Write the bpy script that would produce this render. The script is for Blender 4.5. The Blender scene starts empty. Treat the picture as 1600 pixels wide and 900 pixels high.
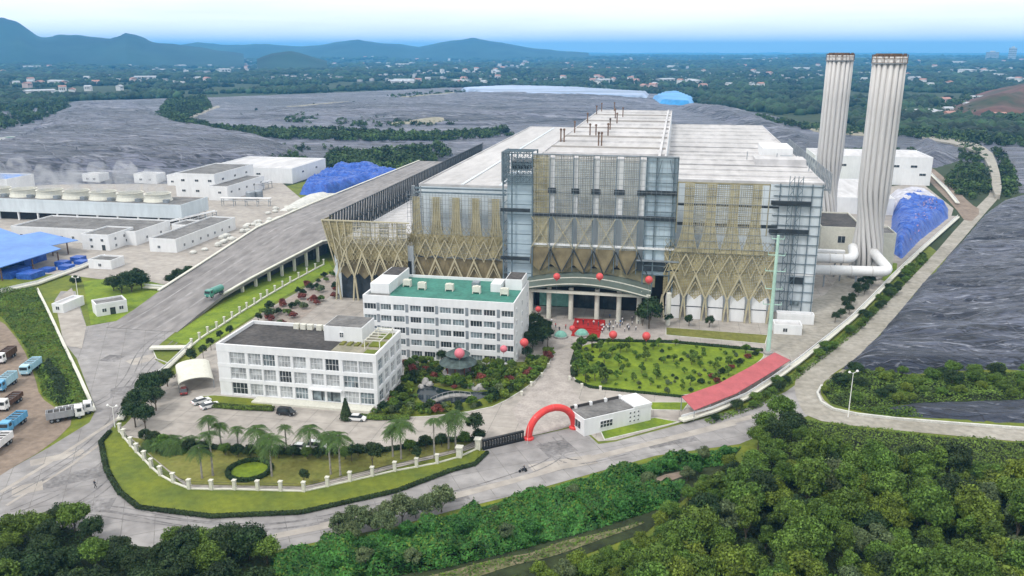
import bpy, bmesh, math, random
import numpy as np
R = math.radians
SC = bpy.context.scene
COL = SC.collection
rng = np.random.default_rng(7)
random.seed(7)

# ------------------------------------------------------------------ camera
CAM_H = 82.0; FPX = 1300.0; PITCH = math.atan(372 / 1300); YAW = R(11.0)
cam_data = bpy.data.cameras.new('camera')
cam_data.sensor_width = 36; cam_data.lens = 36 * FPX / 1600
cam_data.clip_start = 1; cam_data.clip_end = 120000
cam = bpy.data.objects.new('camera', cam_data); COL.objects.link(cam)
cam.location = (0, 0, CAM_H); cam.rotation_euler = (R(90) - PITCH, 0, YAW)
SC.camera = cam

# ------------------------------------------------------------------ sky, sun, exposure
SUN_EL = R(52); SUN_AZ = R(215)        # azimuth clockwise from +Y: behind and left of the camera
W = bpy.data.worlds.new('World'); SC.world = W; W.use_nodes = True
nt = W.node_tree; nt.nodes.clear()
wo = nt.nodes.new('ShaderNodeOutputWorld'); bg = nt.nodes.new('ShaderNodeBackground')
sky = nt.nodes.new('ShaderNodeTexSky'); sky.sky_type = 'NISHITA'; sky.sun_disc = False
sky.sun_elevation = SUN_EL; sky.sun_rotation = SUN_AZ; sky.air_density = 1.0; sky.dust_density = 1.5
tc = nt.nodes.new('ShaderNodeTexCoord'); mp = nt.nodes.new('ShaderNodeMapping')
mp.inputs['Scale'].default_value = (1.6, 1.6, 16)
nz = nt.nodes.new('ShaderNodeTexNoise'); nz.inputs['Scale'].default_value = 2.2
nz.inputs['Detail'].default_value = 5; nz.inputs['Roughness'].default_value = 0.55
rp = nt.nodes.new('ShaderNodeValToRGB')
rp.color_ramp.elements[0].position = 0.30; rp.color_ramp.elements[0].color = (0.80, 0.80, 0.80, 1)
rp.color_ramp.elements[1].position = 0.60; rp.color_ramp.elements[1].color = (0.98, 0.98, 0.98, 1)
mx = nt.nodes.new('ShaderNodeMix'); mx.data_type = 'RGBA'
mx.inputs[7].default_value = (13.6, 13.5, 13.3, 1)       # overcast cloud deck
nt.links.new(tc.outputs['Generated'], mp.inputs['Vector']); nt.links.new(mp.outputs['Vector'], nz.inputs['Vector'])
nt.links.new(nz.outputs['Fac'], rp.inputs['Fac']); nt.links.new(rp.outputs['Color'], mx.inputs[0])
nt.links.new(sky.outputs['Color'], mx.inputs[6]); nt.links.new(mx.outputs[2], bg.inputs['Color'])
bg.inputs['Strength'].default_value = 0.09
nt.links.new(bg.outputs['Background'], wo.inputs['Surface'])

sd = bpy.data.lights.new('sun', 'SUN'); sd.energy = 1.5; sd.angle = R(10); sd.color = (1.0, 0.96, 0.9)
sun = bpy.data.objects.new('sun', sd); COL.objects.link(sun)
sun.rotation_euler = (R(90) - SUN_EL, 0, -SUN_AZ + R(180)); sun.location = (-100, -100, 300)
SC.view_settings.view_transform = 'Standard'; SC.view_settings.look = 'None'
SC.view_settings.exposure = 0.36; SC.view_settings.gamma = 1.0
SC.cycles.volume_bounces = 2
SC.cycles.transparent_max_bounces = 12
SC.cycles.max_bounces = 6

# ------------------------------------------------------------------ survey: ground point under a photo pixel at height z (plant axes: x along the facade, y into depth)
_c, _s = math.cos(PITCH), math.sin(PITCH)
def G(px, py, z=0.0):
    u = px - 800; v = py - 450
    d = v * _c + FPX * _s; g = FPX * _c - v * _s; t = (CAM_H - z) / d
    X, Y = u * t, g * t
    return (X * math.cos(YAW) - Y * math.sin(YAW), X * math.sin(YAW) + Y * math.cos(YAW))
def GP(pts, z=0.0): return [G(x, y, z) for x, y in pts]

# ------------------------------------------------------------------ materials
MATS = {}
def mat(name, col, rough=0.75, var=0.12, scale=0.4, bump=0.0, metal=0.0, col2=None, stretch=None, detail=4, spec=0.3, alpha=None, islands=0.0, objvar=0.0, transl=0.0, bscale=None, stain=0.0):
    m = bpy.data.materials.new(name); m.use_nodes = True; MATS[name] = m
    t = m.node_tree; n = t.nodes; l = t.links; b = n['Principled BSDF']
    b.inputs['Roughness'].default_value = rough; b.inputs['Metallic'].default_value = metal
    b.inputs['Specular IOR Level'].default_value = spec
    geo = n.new('ShaderNodeNewGeometry'); mpn = n.new('ShaderNodeMapping')
    l.new(geo.outputs['Position'], mpn.inputs['Vector'])
    if stretch: mpn.inputs['Scale'].default_value = stretch
    no = n.new('ShaderNodeTexNoise'); no.inputs['Scale'].default_value = scale; no.inputs['Detail'].default_value = detail
    no.inputs['Roughness'].default_value = 0.62
    l.new(mpn.outputs['Vector'], no.inputs['Vector'])
    mixc = n.new('ShaderNodeMix'); mixc.data_type = 'RGBA'
    c2 = col2 if col2 else tuple(max(0, c * (1 - var * 2)) for c in col)
    c1 = col if col2 else tuple(min(1, c * (1 + var)) for c in col)
    mixc.inputs[6].default_value = (*c1, 1); mixc.inputs[7].default_value = (*c2, 1)
    mr = n.new('ShaderNodeMapRange'); mr.inputs[1].default_value = 0.32; mr.inputs[2].default_value = 0.68
    l.new(no.outputs['Fac'], mr.inputs[0]); l.new(mr.outputs[0], mixc.inputs[0])
    out = mixc.outputs[2]
    if stain > 0:
        n2 = n.new('ShaderNodeTexNoise'); n2.inputs['Scale'].default_value = scale * 6; n2.inputs['Detail'].default_value = 5
        l.new(mpn.outputs['Vector'], n2.inputs['Vector'])
        m2 = n.new('ShaderNodeMapRange'); m2.inputs[1].default_value = 0.35; m2.inputs[2].default_value = 0.7
        m2.inputs[3].default_value = 1.0; m2.inputs[4].default_value = 1 - stain
        l.new(n2.outputs['Fac'], m2.inputs[0])
        vm = n.new('ShaderNodeVectorMath'); vm.operation = 'SCALE'; l.new(out, vm.inputs[0]); l.new(m2.outputs[0], vm.inputs['Scale']); out = vm.outputs[0]
    if islands > 0 or objvar > 0:
        hs = n.new('ShaderNodeHueSaturation'); l.new(out, hs.inputs['Color'])
        if islands > 0:
            a = n.new('ShaderNodeMapRange'); a.inputs[3].default_value = 1 - islands; a.inputs[4].default_value = 1 + islands
            l.new(geo.outputs['Random Per Island'], a.inputs[0]); l.new(a.outputs[0], hs.inputs['Value'])
        if objvar > 0:
            oi = n.new('ShaderNodeObjectInfo'); a2 = n.new('ShaderNodeMapRange'); a2.inputs[3].default_value = 0.5 - objvar; a2.inputs[4].default_value = 0.5 + objvar
            l.new(oi.outputs['Random'], a2.inputs[0]); l.new(a2.outputs[0], hs.inputs['Hue'])
        out = hs.outputs['Color']
    l.new(out, b.inputs['Base Color'])
    if bump > 0:
        nb = n.new('ShaderNodeTexNoise'); nb.inputs['Scale'].default_value = bscale or scale * 4; nb.inputs['Detail'].default_value = 4
        l.new(mpn.outputs['Vector'], nb.inputs['Vector'])
        bp = n.new('ShaderNodeBump'); bp.inputs['Strength'].default_value = bump; bp.inputs['Distance'].default_value = 0.3
        l.new(nb.outputs['Fac'], bp.inputs['Height']); l.new(bp.outputs['Normal'], b.inputs['Normal'])
    if alpha is not None: b.inputs['Alpha'].default_value = alpha
    if transl > 0:
        tr = n.new('ShaderNodeBsdfTranslucent'); l.new(out, tr.inputs['Color']); ms = n.new('ShaderNodeMixShader')
        ms.inputs[0].default_value = transl; o = n['Material Output']
        l.new(b.outputs[0], ms.inputs[1]); l.new(tr.outputs[0], ms.inputs[2]); l.new(ms.outputs[0], o.inputs['Surface'])
    return m

def perforated(name, col, cell, hole, rough=0.6, var=0.2):
    """expanded-metal screen: solid strips round square holes, in x and z"""
    m = mat(name, col, rough, var, 0.35)
    t = m.node_tree; n = t.nodes; l = t.links; b = n['Principled BSDF']
    geo = n.new('ShaderNodeNewGeometry'); sx = n.new('ShaderNodeSeparateXYZ'); l.new(geo.outputs['Position'], sx.inputs[0])
    outs = []
    for ax in (0, 2):
        d = n.new('ShaderNodeMath'); d.operation = 'DIVIDE'; d.inputs[1].default_value = cell; l.new(sx.outputs[ax], d.inputs[0])
        f = n.new('ShaderNodeMath'); f.operation = 'FRACT'; l.new(d.outputs[0], f.inputs[0])
        g = n.new('ShaderNodeMath'); g.operation = 'LESS_THAN'; g.inputs[1].default_value = hole; l.new(f.outputs[0], g.inputs[0]); outs.append(g)
    mu = n.new('ShaderNodeMath'); mu.operation = 'MULTIPLY'; l.new(outs[0].outputs[0], mu.inputs[0]); l.new(outs[1].outputs[0], mu.inputs[1])
    inv = n.new('ShaderNodeMath'); inv.operation = 'SUBTRACT'; inv.inputs[0].default_value = 1.0; l.new(mu.outputs[0], inv.inputs[1])
    l.new(inv.outputs[0], b.inputs['Alpha'])
    return m

mat('grass', (0.185, 0.215, 0.020), 0.9, 0, 0.12, 0.5, col2=(0.095, 0.135, 0.022), bscale=3, stain=0.25)
mat('lawn_bright', (0.22, 0.30, 0.018), 0.9, 0, 0.18, 0.6, col2=(0.11, 0.18, 0.016), bscale=3, stain=0.25)
mat('lawn_dry', (0.23, 0.22, 0.055), 0.9, 0, 0.16, 0.5, col2=(0.14, 0.16, 0.03), bscale=3, stain=0.3)
mat('plain', (0.024, 0.045, 0.016), 0.95, 0, 0.006, 0.0, col2=(0.050, 0.070, 0.025), detail=8, stain=0.4)
mat('soil', (0.30, 0.235, 0.185), 0.95, 0, 0.12, 0.4, col2=(0.20, 0.155, 0.12), stain=0.3)
mat('dirt_pale', (0.36, 0.33, 0.26), 0.95, 0, 0.15, 0.3, col2=(0.22, 0.21, 0.15), stain=0.25)
mat('ramp_concrete', (0.30, 0.282, 0.275), 0.9, 0, 0.08, 0.15, col2=(0.20, 0.188, 0.185), stain=0.35, detail=7, stretch=(1, 0.3, 1))
mat('concrete_road', (0.36, 0.345, 0.338), 0.9, 0, 0.05, 0.15, col2=(0.255, 0.242, 0.24), stain=0.32, detail=7)
mat('concrete_pale', (0.44, 0.405, 0.365), 0.9, 0, 0.06, 0.1, col2=(0.33, 0.30, 0.27), stain=0.26, detail=7)
mat('paver', (0.36, 0.30, 0.26), 0.9, 0, 0.2, 0.1, col2=(0.28, 0.25, 0.22), stain=0.25)
mat('track', (0.40, 0.375, 0.33), 0.95, 0, 0.1, 0.3, col2=(0.29, 0.27, 0.225), stain=0.3)
mat('kerb', (0.62, 0.62, 0.58), 0.85, 0.1, 0.5, stain=0.2)
mat('white_wall', (0.74, 0.75, 0.76), 0.6, 0.03, 0.15, stain=0.08, stretch=(1, 1, 0.25))
mat('white_cream', (0.66, 0.65, 0.57), 0.7, 0.04, 0.3, stain=0.14)
mat('panel_white', (0.60, 0.66, 0.70), 0.5, 0.05, 0.12, stain=0.10, stretch=(1, 1, 0.3))
mat('roof_white', (0.60, 0.59, 0.595), 0.6, 0.10, 0.05, stain=0.26, stretch=(1.2, 0.25, 1))
mat('roof_grey', (0.20, 0.195, 0.19), 0.85, 0.2, 0.2, stain=0.35)
mat('roof_dark', (0.115, 0.105, 0.10), 0.85, 0, 0.16, col2=(0.045, 0.042, 0.042), stain=0.5)
mat('roof_green', (0.055, 0.22, 0.17), 0.7, 0.12, 0.2, stain=0.3)
mat('roof_blue', (0.13, 0.27, 0.62), 0.55, 0.08, 0.1, stain=0.1)
mat('roof_red', (0.44, 0.105, 0.115), 0.6, 0.08, 0.3, stain=0.12)
mat('tarp_blue', (0.05, 0.16, 0.60), 0.4, 0, 0.35, 0.6, col2=(0.022, 0.07, 0.36), stain=0.45, bscale=1.2)
mat('litter', (0.6, 0.5, 0.5), 0.7, 0, 1.5, col2=(0.42, 0.10, 0.12), islands=0.5)
mat('tarp_grey', (0.5, 0.5, 0.56), 0.5, 0.2, 0.3)
mat('membrane_old', (0.165, 0.17, 0.215), 0.42, 0, 0.018, 0.22, col2=(0.095, 0.098, 0.135), detail=9, stretch=(0.55, 2.2, 1), stain=0.42, spec=0.5, bscale=0.12)
mat('membrane_near_old', (0.150, 0.157, 0.205), 0.40, 0, 0.035, 0.35, col2=(0.075, 0.080, 0.118), detail=9, stretch=(0.5, 1.9, 1), stain=0.45, spec=0.5, bscale=0.3)
def membrane(name, sc, c_dark, c_mid, c_pale, ang, stretch=(0.42, 1.35, 1)):
    """black liner: weld seams, pale scuffs, plus crease shade and fold highlights put into the colour"""
    m = bpy.data.materials.new(name); m.use_nodes = True; MATS[name] = m; t = m.node_tree; n = t.nodes; l = t.links; b = n['Principled BSDF']
    b.inputs['Roughness'].default_value = 0.42; b.inputs['Specular IOR Level'].default_value = 0.3
    geo = n.new('ShaderNodeNewGeometry'); mp1 = n.new('ShaderNodeMapping'); mp1.inputs['Rotation'].default_value = (0, 0, ang); mp1.inputs['Scale'].default_value = stretch
    l.new(geo.outputs['Position'], mp1.inputs['Vector'])
    def noise(s, d, dist=0.0, rough=0.62):
        q = n.new('ShaderNodeTexNoise'); q.inputs['Scale'].default_value = s; q.inputs['Detail'].default_value = d; q.inputs['Roughness'].default_value = rough; q.inputs['Distortion'].default_value = dist
        l.new(mp1.outputs[0], q.inputs['Vector']); return q
    def ramp(src, p0, p1, c0, c1):
        r = n.new('ShaderNodeValToRGB'); e = r.color_ramp.elements; e[0].position = p0; e[0].color = (*c0, 1); e[1].position = p1; e[1].color = (*c1, 1); l.new(src, r.inputs['Fac']); return r
    def mix(f, a, c):
        x = n.new('ShaderNodeMix'); x.data_type = 'RGBA'; l.new(f, x.inputs[0]); l.new(a, x.inputs[6]); x.inputs[7].default_value = (*c, 1); return x.outputs[2]
    big = noise(sc * 0.16, 5); r0 = ramp(big.outputs['Fac'], 0.42, 0.58, c_dark, c_mid)
    # ridged creases, their shade painted dark: |noise - 0.5| close to zero
    cr = noise(sc, 4, 1.5, 0.55); sb = n.new('ShaderNodeMath'); sb.operation = 'SUBTRACT'; sb.inputs[1].default_value = 0.5; l.new(cr.outputs['Fac'], sb.inputs[0]); ab = n.new('ShaderNodeMath'); ab.operation = 'ABSOLUTE'; l.new(sb.outputs[0], ab.inputs[0])
    crease = ramp(ab.outputs[0], 0.005, 0.06, (1, 1, 1), (0, 0, 0))
    c2 = noise(sc * 2.3, 6, 1.0, 0.65); r2 = ramp(c2.outputs['Fac'], 0.55, 0.70, (0, 0, 0), (1, 1, 1))
    out = mix(crease.outputs[0], r0.outputs[0], tuple(x * 0.35 for x in c_dark)); 
    d3 = noise(sc * 5, 5, 0.5, 0.7); r3 = ramp(d3.outputs['Fac'], 0.35, 0.68, (0.72, 0.72, 0.72), (1.35, 1.35, 1.35)); mu = n.new('ShaderNodeMix'); mu.data_type = 'RGBA'; mu.blend_type = 'MULTIPLY'; mu.inputs[0].default_value = 1; l.new(out, mu.inputs[6]); l.new(r3.outputs[0], mu.inputs[7])
    out = mix(r2.outputs[0], mu.outputs[2], c_pale)  # pale scuffs and wrinkle highlights, mixed into the colour
    bk = n.new('ShaderNodeTexBrick'); bk.inputs['Scale'].default_value = sc * 0.9; bk.inputs['Color1'].default_value = (0.72, 0.74, 0.78, 1); bk.inputs['Color2'].default_value = (1.3, 1.3, 1.28, 1); bk.inputs['Mortar'].default_value = (0.5, 0.5, 0.52, 1)     # separate liner sheets
    bk.inputs['Mortar Size'].default_value = 0.012; bk.inputs['Brick Width'].default_value = 3.4; bk.inputs['Row Height'].default_value = 1.1; wp = n.new('ShaderNodeVectorMath'); wp.operation = 'MULTIPLY_ADD'; wp.inputs[1].default_value = (4 / sc * .25,) * 3; l.new(big.outputs['Color'], wp.inputs[0]); l.new(mp1.outputs[0], wp.inputs[2]); l.new(wp.outputs[0], bk.inputs['Vector'])
    m3 = n.new('ShaderNodeMix'); m3.data_type = 'RGBA'; m3.blend_type = 'MULTIPLY'; m3.inputs[0].default_value = 1; l.new(out, m3.inputs[6]); l.new(bk.outputs['Color'], m3.inputs[7]); l.new(m3.outputs[2], b.inputs['Base Color'])
    ad_ = n.new('ShaderNodeMath'); ad_.operation = 'MULTIPLY_ADD'; ad_.inputs[1].default_value = 1.6; l.new(ab.outputs[0], ad_.inputs[0]); l.new(c2.outputs['Fac'], ad_.inputs[2])
    bp = n.new('ShaderNodeBump'); bp.inputs['Strength'].default_value = 1.0; bp.inputs['Distance'].default_value = 0.16 / sc; l.new(ad_.outputs[0], bp.inputs['Height']); l.new(bp.outputs['Normal'], b.inputs['Normal'])
membrane('membrane', 0.034, (0.026, 0.030, 0.050), (0.120, 0.124, 0.170), (0.28, 0.28, 0.32), 0.25, (0.5, 1.6, 1))
membrane('membrane_near', 0.15, (0.020, 0.026, 0.045), (0.072, 0.082, 0.120), (0.27, 0.285, 0.34), -0.15, (0.4, 1.5, 1))
mat('liner_weld', (0.15, 0.155, 0.19), 0.5, 0.3, 0.05)
mat('joint', (0.20, 0.19, 0.18), 0.95, 0.3, 0.5)
mat('patch_dark', (0.25, 0.24, 0.24), 0.9, 0.2, 0.2, stain=0.4)
mat('olive', (0.33, 0.295, 0.185), 0.55, 0.15, 0.3, metal=0.1)
mat('olive_pale', (0.43, 0.39, 0.265), 0.5, 0.08, 0.3)
mat('olive_dark', (0.20, 0.165, 0.095), 0.6, 0.2, 0.3)
perforated('screen_olive', (0.33, 0.285, 0.155), 0.5, 0.46)
perforated('screen_fin', (0.41, 0.37, 0.235), 0.5, 0.42)
perforated('screen_pale', (0.45, 0.43, 0.35), 0.6, 0.72)
perforated('screen_grey', (0.41, 0.40, 0.345), 0.55, 0.64)
mat('steel_dark', (0.045, 0.055, 0.065), 0.5, 0.2, 0.5, metal=0.3)
mat('steel_blue', (0.14, 0.19, 0.225), 0.5, 0.15, 0.4, metal=0.2)
mat('steel_grey', (0.27, 0.30, 0.33), 0.5, 0.12, 0.5, metal=0.3)
mat('glass_blue', (0.50, 0.60, 0.66), 0.35, 0, 0.12, col2=(0.36, 0.46, 0.54), spec=0.4)
mat('glass_dark', (0.045, 0.055, 0.062), 0.1, 0.3, 0.5, spec=0.6)
mat('curtain_glass', (0.42, 0.44, 0.45), 0.15, 0.25, 0.6, spec=0.5)
mat('window_glass', (0.20, 0.245, 0.265), 0.1, 0.45, 0.45, spec=0.6)
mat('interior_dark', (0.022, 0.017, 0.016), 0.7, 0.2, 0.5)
mat('flue', (0.57, 0.555, 0.54), 0.45, 0.04, 0.3, stain=0.1, stretch=(1, 1, 0.15))
mat('flue_seam', (0.36, 0.34, 0.32), 0.6, 0.1, 0.3)
mat('rust', (0.17, 0.105, 0.07), 0.8, 0.3, 0.6)
mat('pipe_white', (0.76, 0.76, 0.76), 0.4, 0.04, 0.3, stain=0.08)
mat('canopy_green', (0.12, 0.15, 0.13), 0.5, 0.1, 0.3, stain=0.15)
mat('mint', (0.42, 0.62, 0.53), 0.5, 0.08, 0.4)
mat('red_vinyl', (0.66, 0.055, 0.05), 0.4, 0.08, 0.4)
mat('balloon_red', (0.60, 0.085, 0.085), 0.35, 0.05, 0.4)
mat('balloon_pink', (0.62, 0.17, 0.21), 0.35, 0.05, 0.4)
mat('carpet', (0.36, 0.020, 0.016), 0.95, 0.15, 1.0)
mat('black_gloss', (0.018, 0.018, 0.02), 0.35, 0.1, 0.5)
mat('sign_grey', (0.13, 0.13, 0.13), 0.4, 0.2, 1.5)
mat('rubber', (0.02, 0.02, 0.02), 0.8, 0.1, 1)
mat('lamp', (0.8, 0.8, 0.78), 0.3, 0.03, 1)
mat('bark', (0.13, 0.105, 0.08), 0.9, 0.25, 1.5)
mat('palm_bark', (0.30, 0.28, 0.25), 0.9, 0.2, 1.5)
mat('pond', (0.018, 0.028, 0.035), 0.06, 0.3, 0.3, spec=0.7)
mat('stone', (0.33, 0.32, 0.31), 0.85, 0.2, 0.5)
mat('plaza', (0.42, 0.38, 0.35), 0.85, 0.12, 0.3, stain=0.2)
mat('pavilion_roof', (0.075, 0.105, 0.10), 0.6, 0.25, 0.8)
mat('teal', (0.20, 0.43, 0.36), 0.7, 0.15, 0.8)
for nm, c in dict(car_white=(0.78, 0.78, 0.78), car_black=(0.02, 0.02, 0.022), car_maroon=(0.16, 0.045, 0.045), truck_blue=(0.12, 0.38, 0.62), truck_pale=(0.42, 0.66, 0.78), truck_green=(0.08, 0.28, 0.23), truck_brown=(0.10, 0.05, 0.035), truck_grey=(0.33, 0.34, 0.36)).items():
    mat(nm, c, 0.3, 0.05, 0.5, spec=0.5, stain=0.1)
LV = dict(islands=0.45, transl=0.22)
mat('leaf_mid', (0.112, 0.190, 0.028), 0.65, 0.25, 0.25, objvar=0.012, **LV)
mat('leaf_dark', (0.036, 0.068, 0.020), 0.65, 0.25, 0.25, objvar=0.015, **LV)
mat('leaf_yellow', (0.150, 0.210, 0.026), 0.65, 0.2, 0.25, objvar=0.008, **LV)
mat('leaf_grey', (0.13, 0.175, 0.075), 0.65, 0.2, 0.25, objvar=0.015, **LV)
mat('leaf_vine', (0.075, 0.235, 0.040), 0.6, 0, 0.22, col2=(0.026, 0.090, 0.018), **LV)
mat('leaf_weed', (0.120, 0.200, 0.020), 0.65, 0, 0.16, col2=(0.040, 0.085, 0.014), **LV)
mat('leaf_palm', (0.062, 0.120, 0.020), 0.6, 0.15, 0.3, islands=0.3, transl=0.2)
mat('leaf_red', (0.22, 0.065, 0.05), 0.65, 0.2, 0.3, **LV)
mat('leaf_far', (0.024, 0.052, 0.020), 0.8, 0.45, 0.012, islands=0.45)
mat('house_white', (0.62, 0.62, 0.62), 0.8, 0.1, 0.1)
mat('house_pink', (0.58, 0.45, 0.42), 0.8, 0.1, 0.1)
mat('house_roof', (0.40, 0.22, 0.18), 0.8, 0.15, 0.1)
mat('house_roof_grey', (0.42, 0.44, 0.47), 0.8, 0.15, 0.1)
mat('mountain', (0.020, 0.045, 0.035), 0.95, 0.3, 0.003)
mat('red_soil', (0.20, 0.075, 0.07), 0.95, 0, 0.012, col2=(0.035, 0.055, 0.022), stain=0.4, detail=8)
mat('cliff_grey', (0.36, 0.36, 0.36), 0.9, 0.2, 0.05)
mat('paint_line', (0.62, 0.61, 0.6), 0.8, 0.2, 0.3, stain=0.4)

# ------------------------------------------------------------------ mesh helpers
class MB:
    def __init__(s): s.v = []; s.f = []; s.m = []
    def add(s, vs, fs, mi=0):
        o = len(s.v); s.v += [tuple(v) for v in vs]; s.f += [tuple(i + o for i in f) for f in fs]; s.m += [mi] * len(fs); return s
    def box(s, x0, x1, y0, y1, z0, z1, mi=0):
        return s.add([(x0, y0, z0), (x1, y0, z0), (x1, y1, z0), (x0, y1, z0), (x0, y0, z1), (x1, y0, z1), (x1, y1, z1), (x0, y1, z1)],
                     [(3, 2, 1, 0), (4, 5, 6, 7), (0, 1, 5, 4), (1, 2, 6, 5), (2, 3, 7, 6), (3, 0, 4, 7)], mi)
    def bar(s, p, q, w, t=None, mi=0):
        """square bar from p to q"""
        t = t or w; p = np.array(p, float); q = np.array(q, float); d = q - p; L = np.linalg.norm(d)
        if L < 1e-6: return s
        d /= L; up = np.array((0, 1.0, 0)) if abs(d[1]) < 0.9 else np.array((1.0, 0, 0))
        a = np.cross(d, up); a /= np.linalg.norm(a); b = np.cross(a, d); a *= w / 2; b *= t / 2
        vs = [p - a - b, p + a - b, p + a + b, p - a + b, q - a - b, q + a - b, q + a + b, q - a + b]
        return s.add(vs, [(3, 2, 1, 0), (4, 5, 6, 7), (0, 1, 5, 4), (1, 2, 6, 5), (2, 3, 7, 6), (3, 0, 4, 7)], mi)
    def prism(s, poly, z0, z1, mi=0, mtop=None):
        n = len(poly); ar = sum(poly[i][0] * poly[(i + 1) % n][1] - poly[(i + 1) % n][0] * poly[i][1] for i in range(n))
        if ar < 0: poly = poly[::-1]
        s.add([(x, y, z0) for x, y in poly] + [(x, y, z1) for x, y in poly], [(i, (i + 1) % n, n + (i + 1) % n, n + i) for i in range(n)] + [tuple(range(n - 1, -1, -1))], mi)
        s.add([(x, y, z1) for x, y in poly], [tuple(range(n))], mi if mtop is None else mtop); return s
    def tube(s, pts, r, n=10, mi=0, cap=True, r2=None):
        pts = [np.array(p, float) for p in pts]; k = len(pts); rs = [r + (r2 - r) * i / (k - 1) if r2 is not None else (r[i] if isinstance(r, (list, tuple)) else r) for i in range(k)]
        d0 = pts[1] - pts[0]; d0 /= np.linalg.norm(d0); ref = np.array((0, 0, 1.0)) if abs(d0[2]) < 0.9 else np.array((1.0, 0, 0))
        vs = []; a = np.cross(d0, ref); a /= np.linalg.norm(a)
        for i in range(k):
            d = pts[min(i + 1, k - 1)] - pts[max(i - 1, 0)]; d /= np.linalg.norm(d)
            a = a - d * np.dot(a, d); a /= np.linalg.norm(a); b = np.cross(d, a)
            for j in range(n):
                th = 2 * math.pi * j / n; vs.append(pts[i] + rs[i] * (math.cos(th) * a + math.sin(th) * b))
        fs = [(i * n + j, i * n + (j + 1) % n, (i + 1) * n + (j + 1) % n, (i + 1) * n + j) for i in range(k - 1) for j in range(n)]
        if cap: fs += [tuple(range(n - 1, -1, -1)), tuple((k - 1) * n + j for j in range(n))]
        return s.add(vs, fs, mi)
    def lathe(s, prof, n=16, c=(0, 0, 0), mi=0):
        vs = []; fs = []
        for r, z in prof:
            for j in range(n):
                th = 2 * math.pi * j / n; vs.append((c[0] + r * math.cos(th), c[1] + r * math.sin(th), c[2] + z))
        for i in range(len(prof) - 1):
            for j in range(n): fs.append((i * n + j, i * n + (j + 1) % n, (i + 1) * n + (j + 1) % n, (i + 1) * n + j))
        fs += [tuple(range(n - 1, -1, -1)), tuple((len(prof) - 1) * n + j for j in range(n))]
        return s.add(vs, fs, mi)
    def mesh(s, name, mats, smooth=False):
        me = bpy.data.meshes.new(name); me.from_pydata(s.v, [], s.f)
        for m in (mats if isinstance(mats, (list, tuple)) else [mats]): me.materials.append(MATS[m])
        if max(s.m, default=0) > 0: me.polygons.foreach_set('material_index', s.m)
        if smooth: me.polygons.foreach_set('use_smooth', [True] * len(me.polygons))
        me.update(); return me
    def build(s, name, mats, parent=None, loc=None, rz=0, smooth=False): return link(name, s.mesh(name, mats, smooth), parent, loc, rz)

def link(name, me, parent=None, loc=None, rz=0, scale=None):
    o = bpy.data.objects.new(name, me); COL.objects.link(o)
    if parent: o.parent = parent
    if loc: o.location = loc
    if rz: o.rotation_euler = (0, 0, rz)
    if scale: o.scale = scale
    return o
def tag(o, label, cat, group=None):
    o['label'] = label; o['category'] = cat
    if group: o['group'] = group
    return o
def struct(o): o['kind'] = 'structure'; return o
def stuff(o, label=None, cat=None):
    o['kind'] = 'stuff'
    if label: o['label'] = label; o['category'] = cat
    return o
def thing(name, label, cat, loc=(0, 0, 0), rz=0, group=None):
    return tag(link(name, None, None, loc, rz), label, cat, group)
def copy_tree(o, parent=None):
    c = o.copy(); COL.objects.link(c); c.parent = parent
    for ch in o.children: copy_tree(ch, c)
    return c
def quads_mesh(name, q, mats, mi=None):
    """q: (N,4,3) array of loose quads -> mesh"""
    n = len(q); me = bpy.data.meshes.new(name)
    me.vertices.add(n * 4); me.vertices.foreach_set('co', np.ascontiguousarray(q, dtype=np.float32).ravel())
    me.loops.add(n * 4); me.loops.foreach_set('vertex_index', np.arange(n * 4, dtype=np.int32))
    me.polygons.add(n); me.polygons.foreach_set('loop_start', np.arange(0, n * 4, 4, dtype=np.int32))
    for m in (mats if isinstance(mats, (list, tuple)) else [mats]): me.materials.append(MATS[m])
    if mi is not None: me.polygons.foreach_set('material_index', np.asarray(mi, dtype=np.int32))
    me.update(calc_edges=True); me.validate(); return me
def arr_mesh(name, v, f, mats, smooth=False):
    """numpy verts (N,3), faces (M,3|4)"""
    k = f.shape[1]; me = bpy.data.meshes.new(name)
    me.vertices.add(len(v)); me.vertices.foreach_set('co', np.ascontiguousarray(v, dtype=np.float32).ravel())
    me.loops.add(len(f) * k); me.loops.foreach_set('vertex_index', np.ascontiguousarray(f, dtype=np.int32).ravel())
    me.polygons.add(len(f)); me.polygons.foreach_set('loop_start', np.arange(0, len(f) * k, k, dtype=np.int32))
    for m in (mats if isinstance(mats, (list, tuple)) else [mats]): me.materials.append(MATS[m])
    if smooth: me.polygons.foreach_set('use_smooth', np.ones(len(f), dtype=bool))
    me.update(calc_edges=True); return me
def in_poly(P, poly):
    x, y = P[:, 0], P[:, 1]; ins = np.zeros(len(P), bool); n = len(poly)
    for i in range(n):
        x0, y0 = poly[i]; x1, y1 = poly[(i + 1) % n]
        cnd = ((y0 > y) != (y1 > y)) & (x < (x1 - x0) * (y - y0) / ((y1 - y0) or 1e-9) + x0); ins ^= cnd
    return ins
def edge_dist(P, poly):
    d = np.full(len(P), 1e9); n = len(poly)
    for i in range(n):
        a = np.array(poly[i]); b = np.array(poly[(i + 1) % n]); ab = b - a
        t = np.clip(((P - a) @ ab) / max(ab @ ab, 1e-9), 0, 1); d = np.minimum(d, np.linalg.norm(P - a - t[:, None] * ab, axis=1))
    return d
def sample_poly(poly, n):
    pa = np.array(poly); lo, hi = pa.min(0), pa.max(0); out = []; c = 0
    while c < n:
        P = lo + rng.random((n * 2 + 60, 2)) * (hi - lo); P = P[in_poly(P, poly)]; out.append(P); c += len(P)
        if len(P) == 0: break
    return np.concatenate(out)[:n]
_perm = np.random.default_rng(3).random((256, 256))
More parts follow.
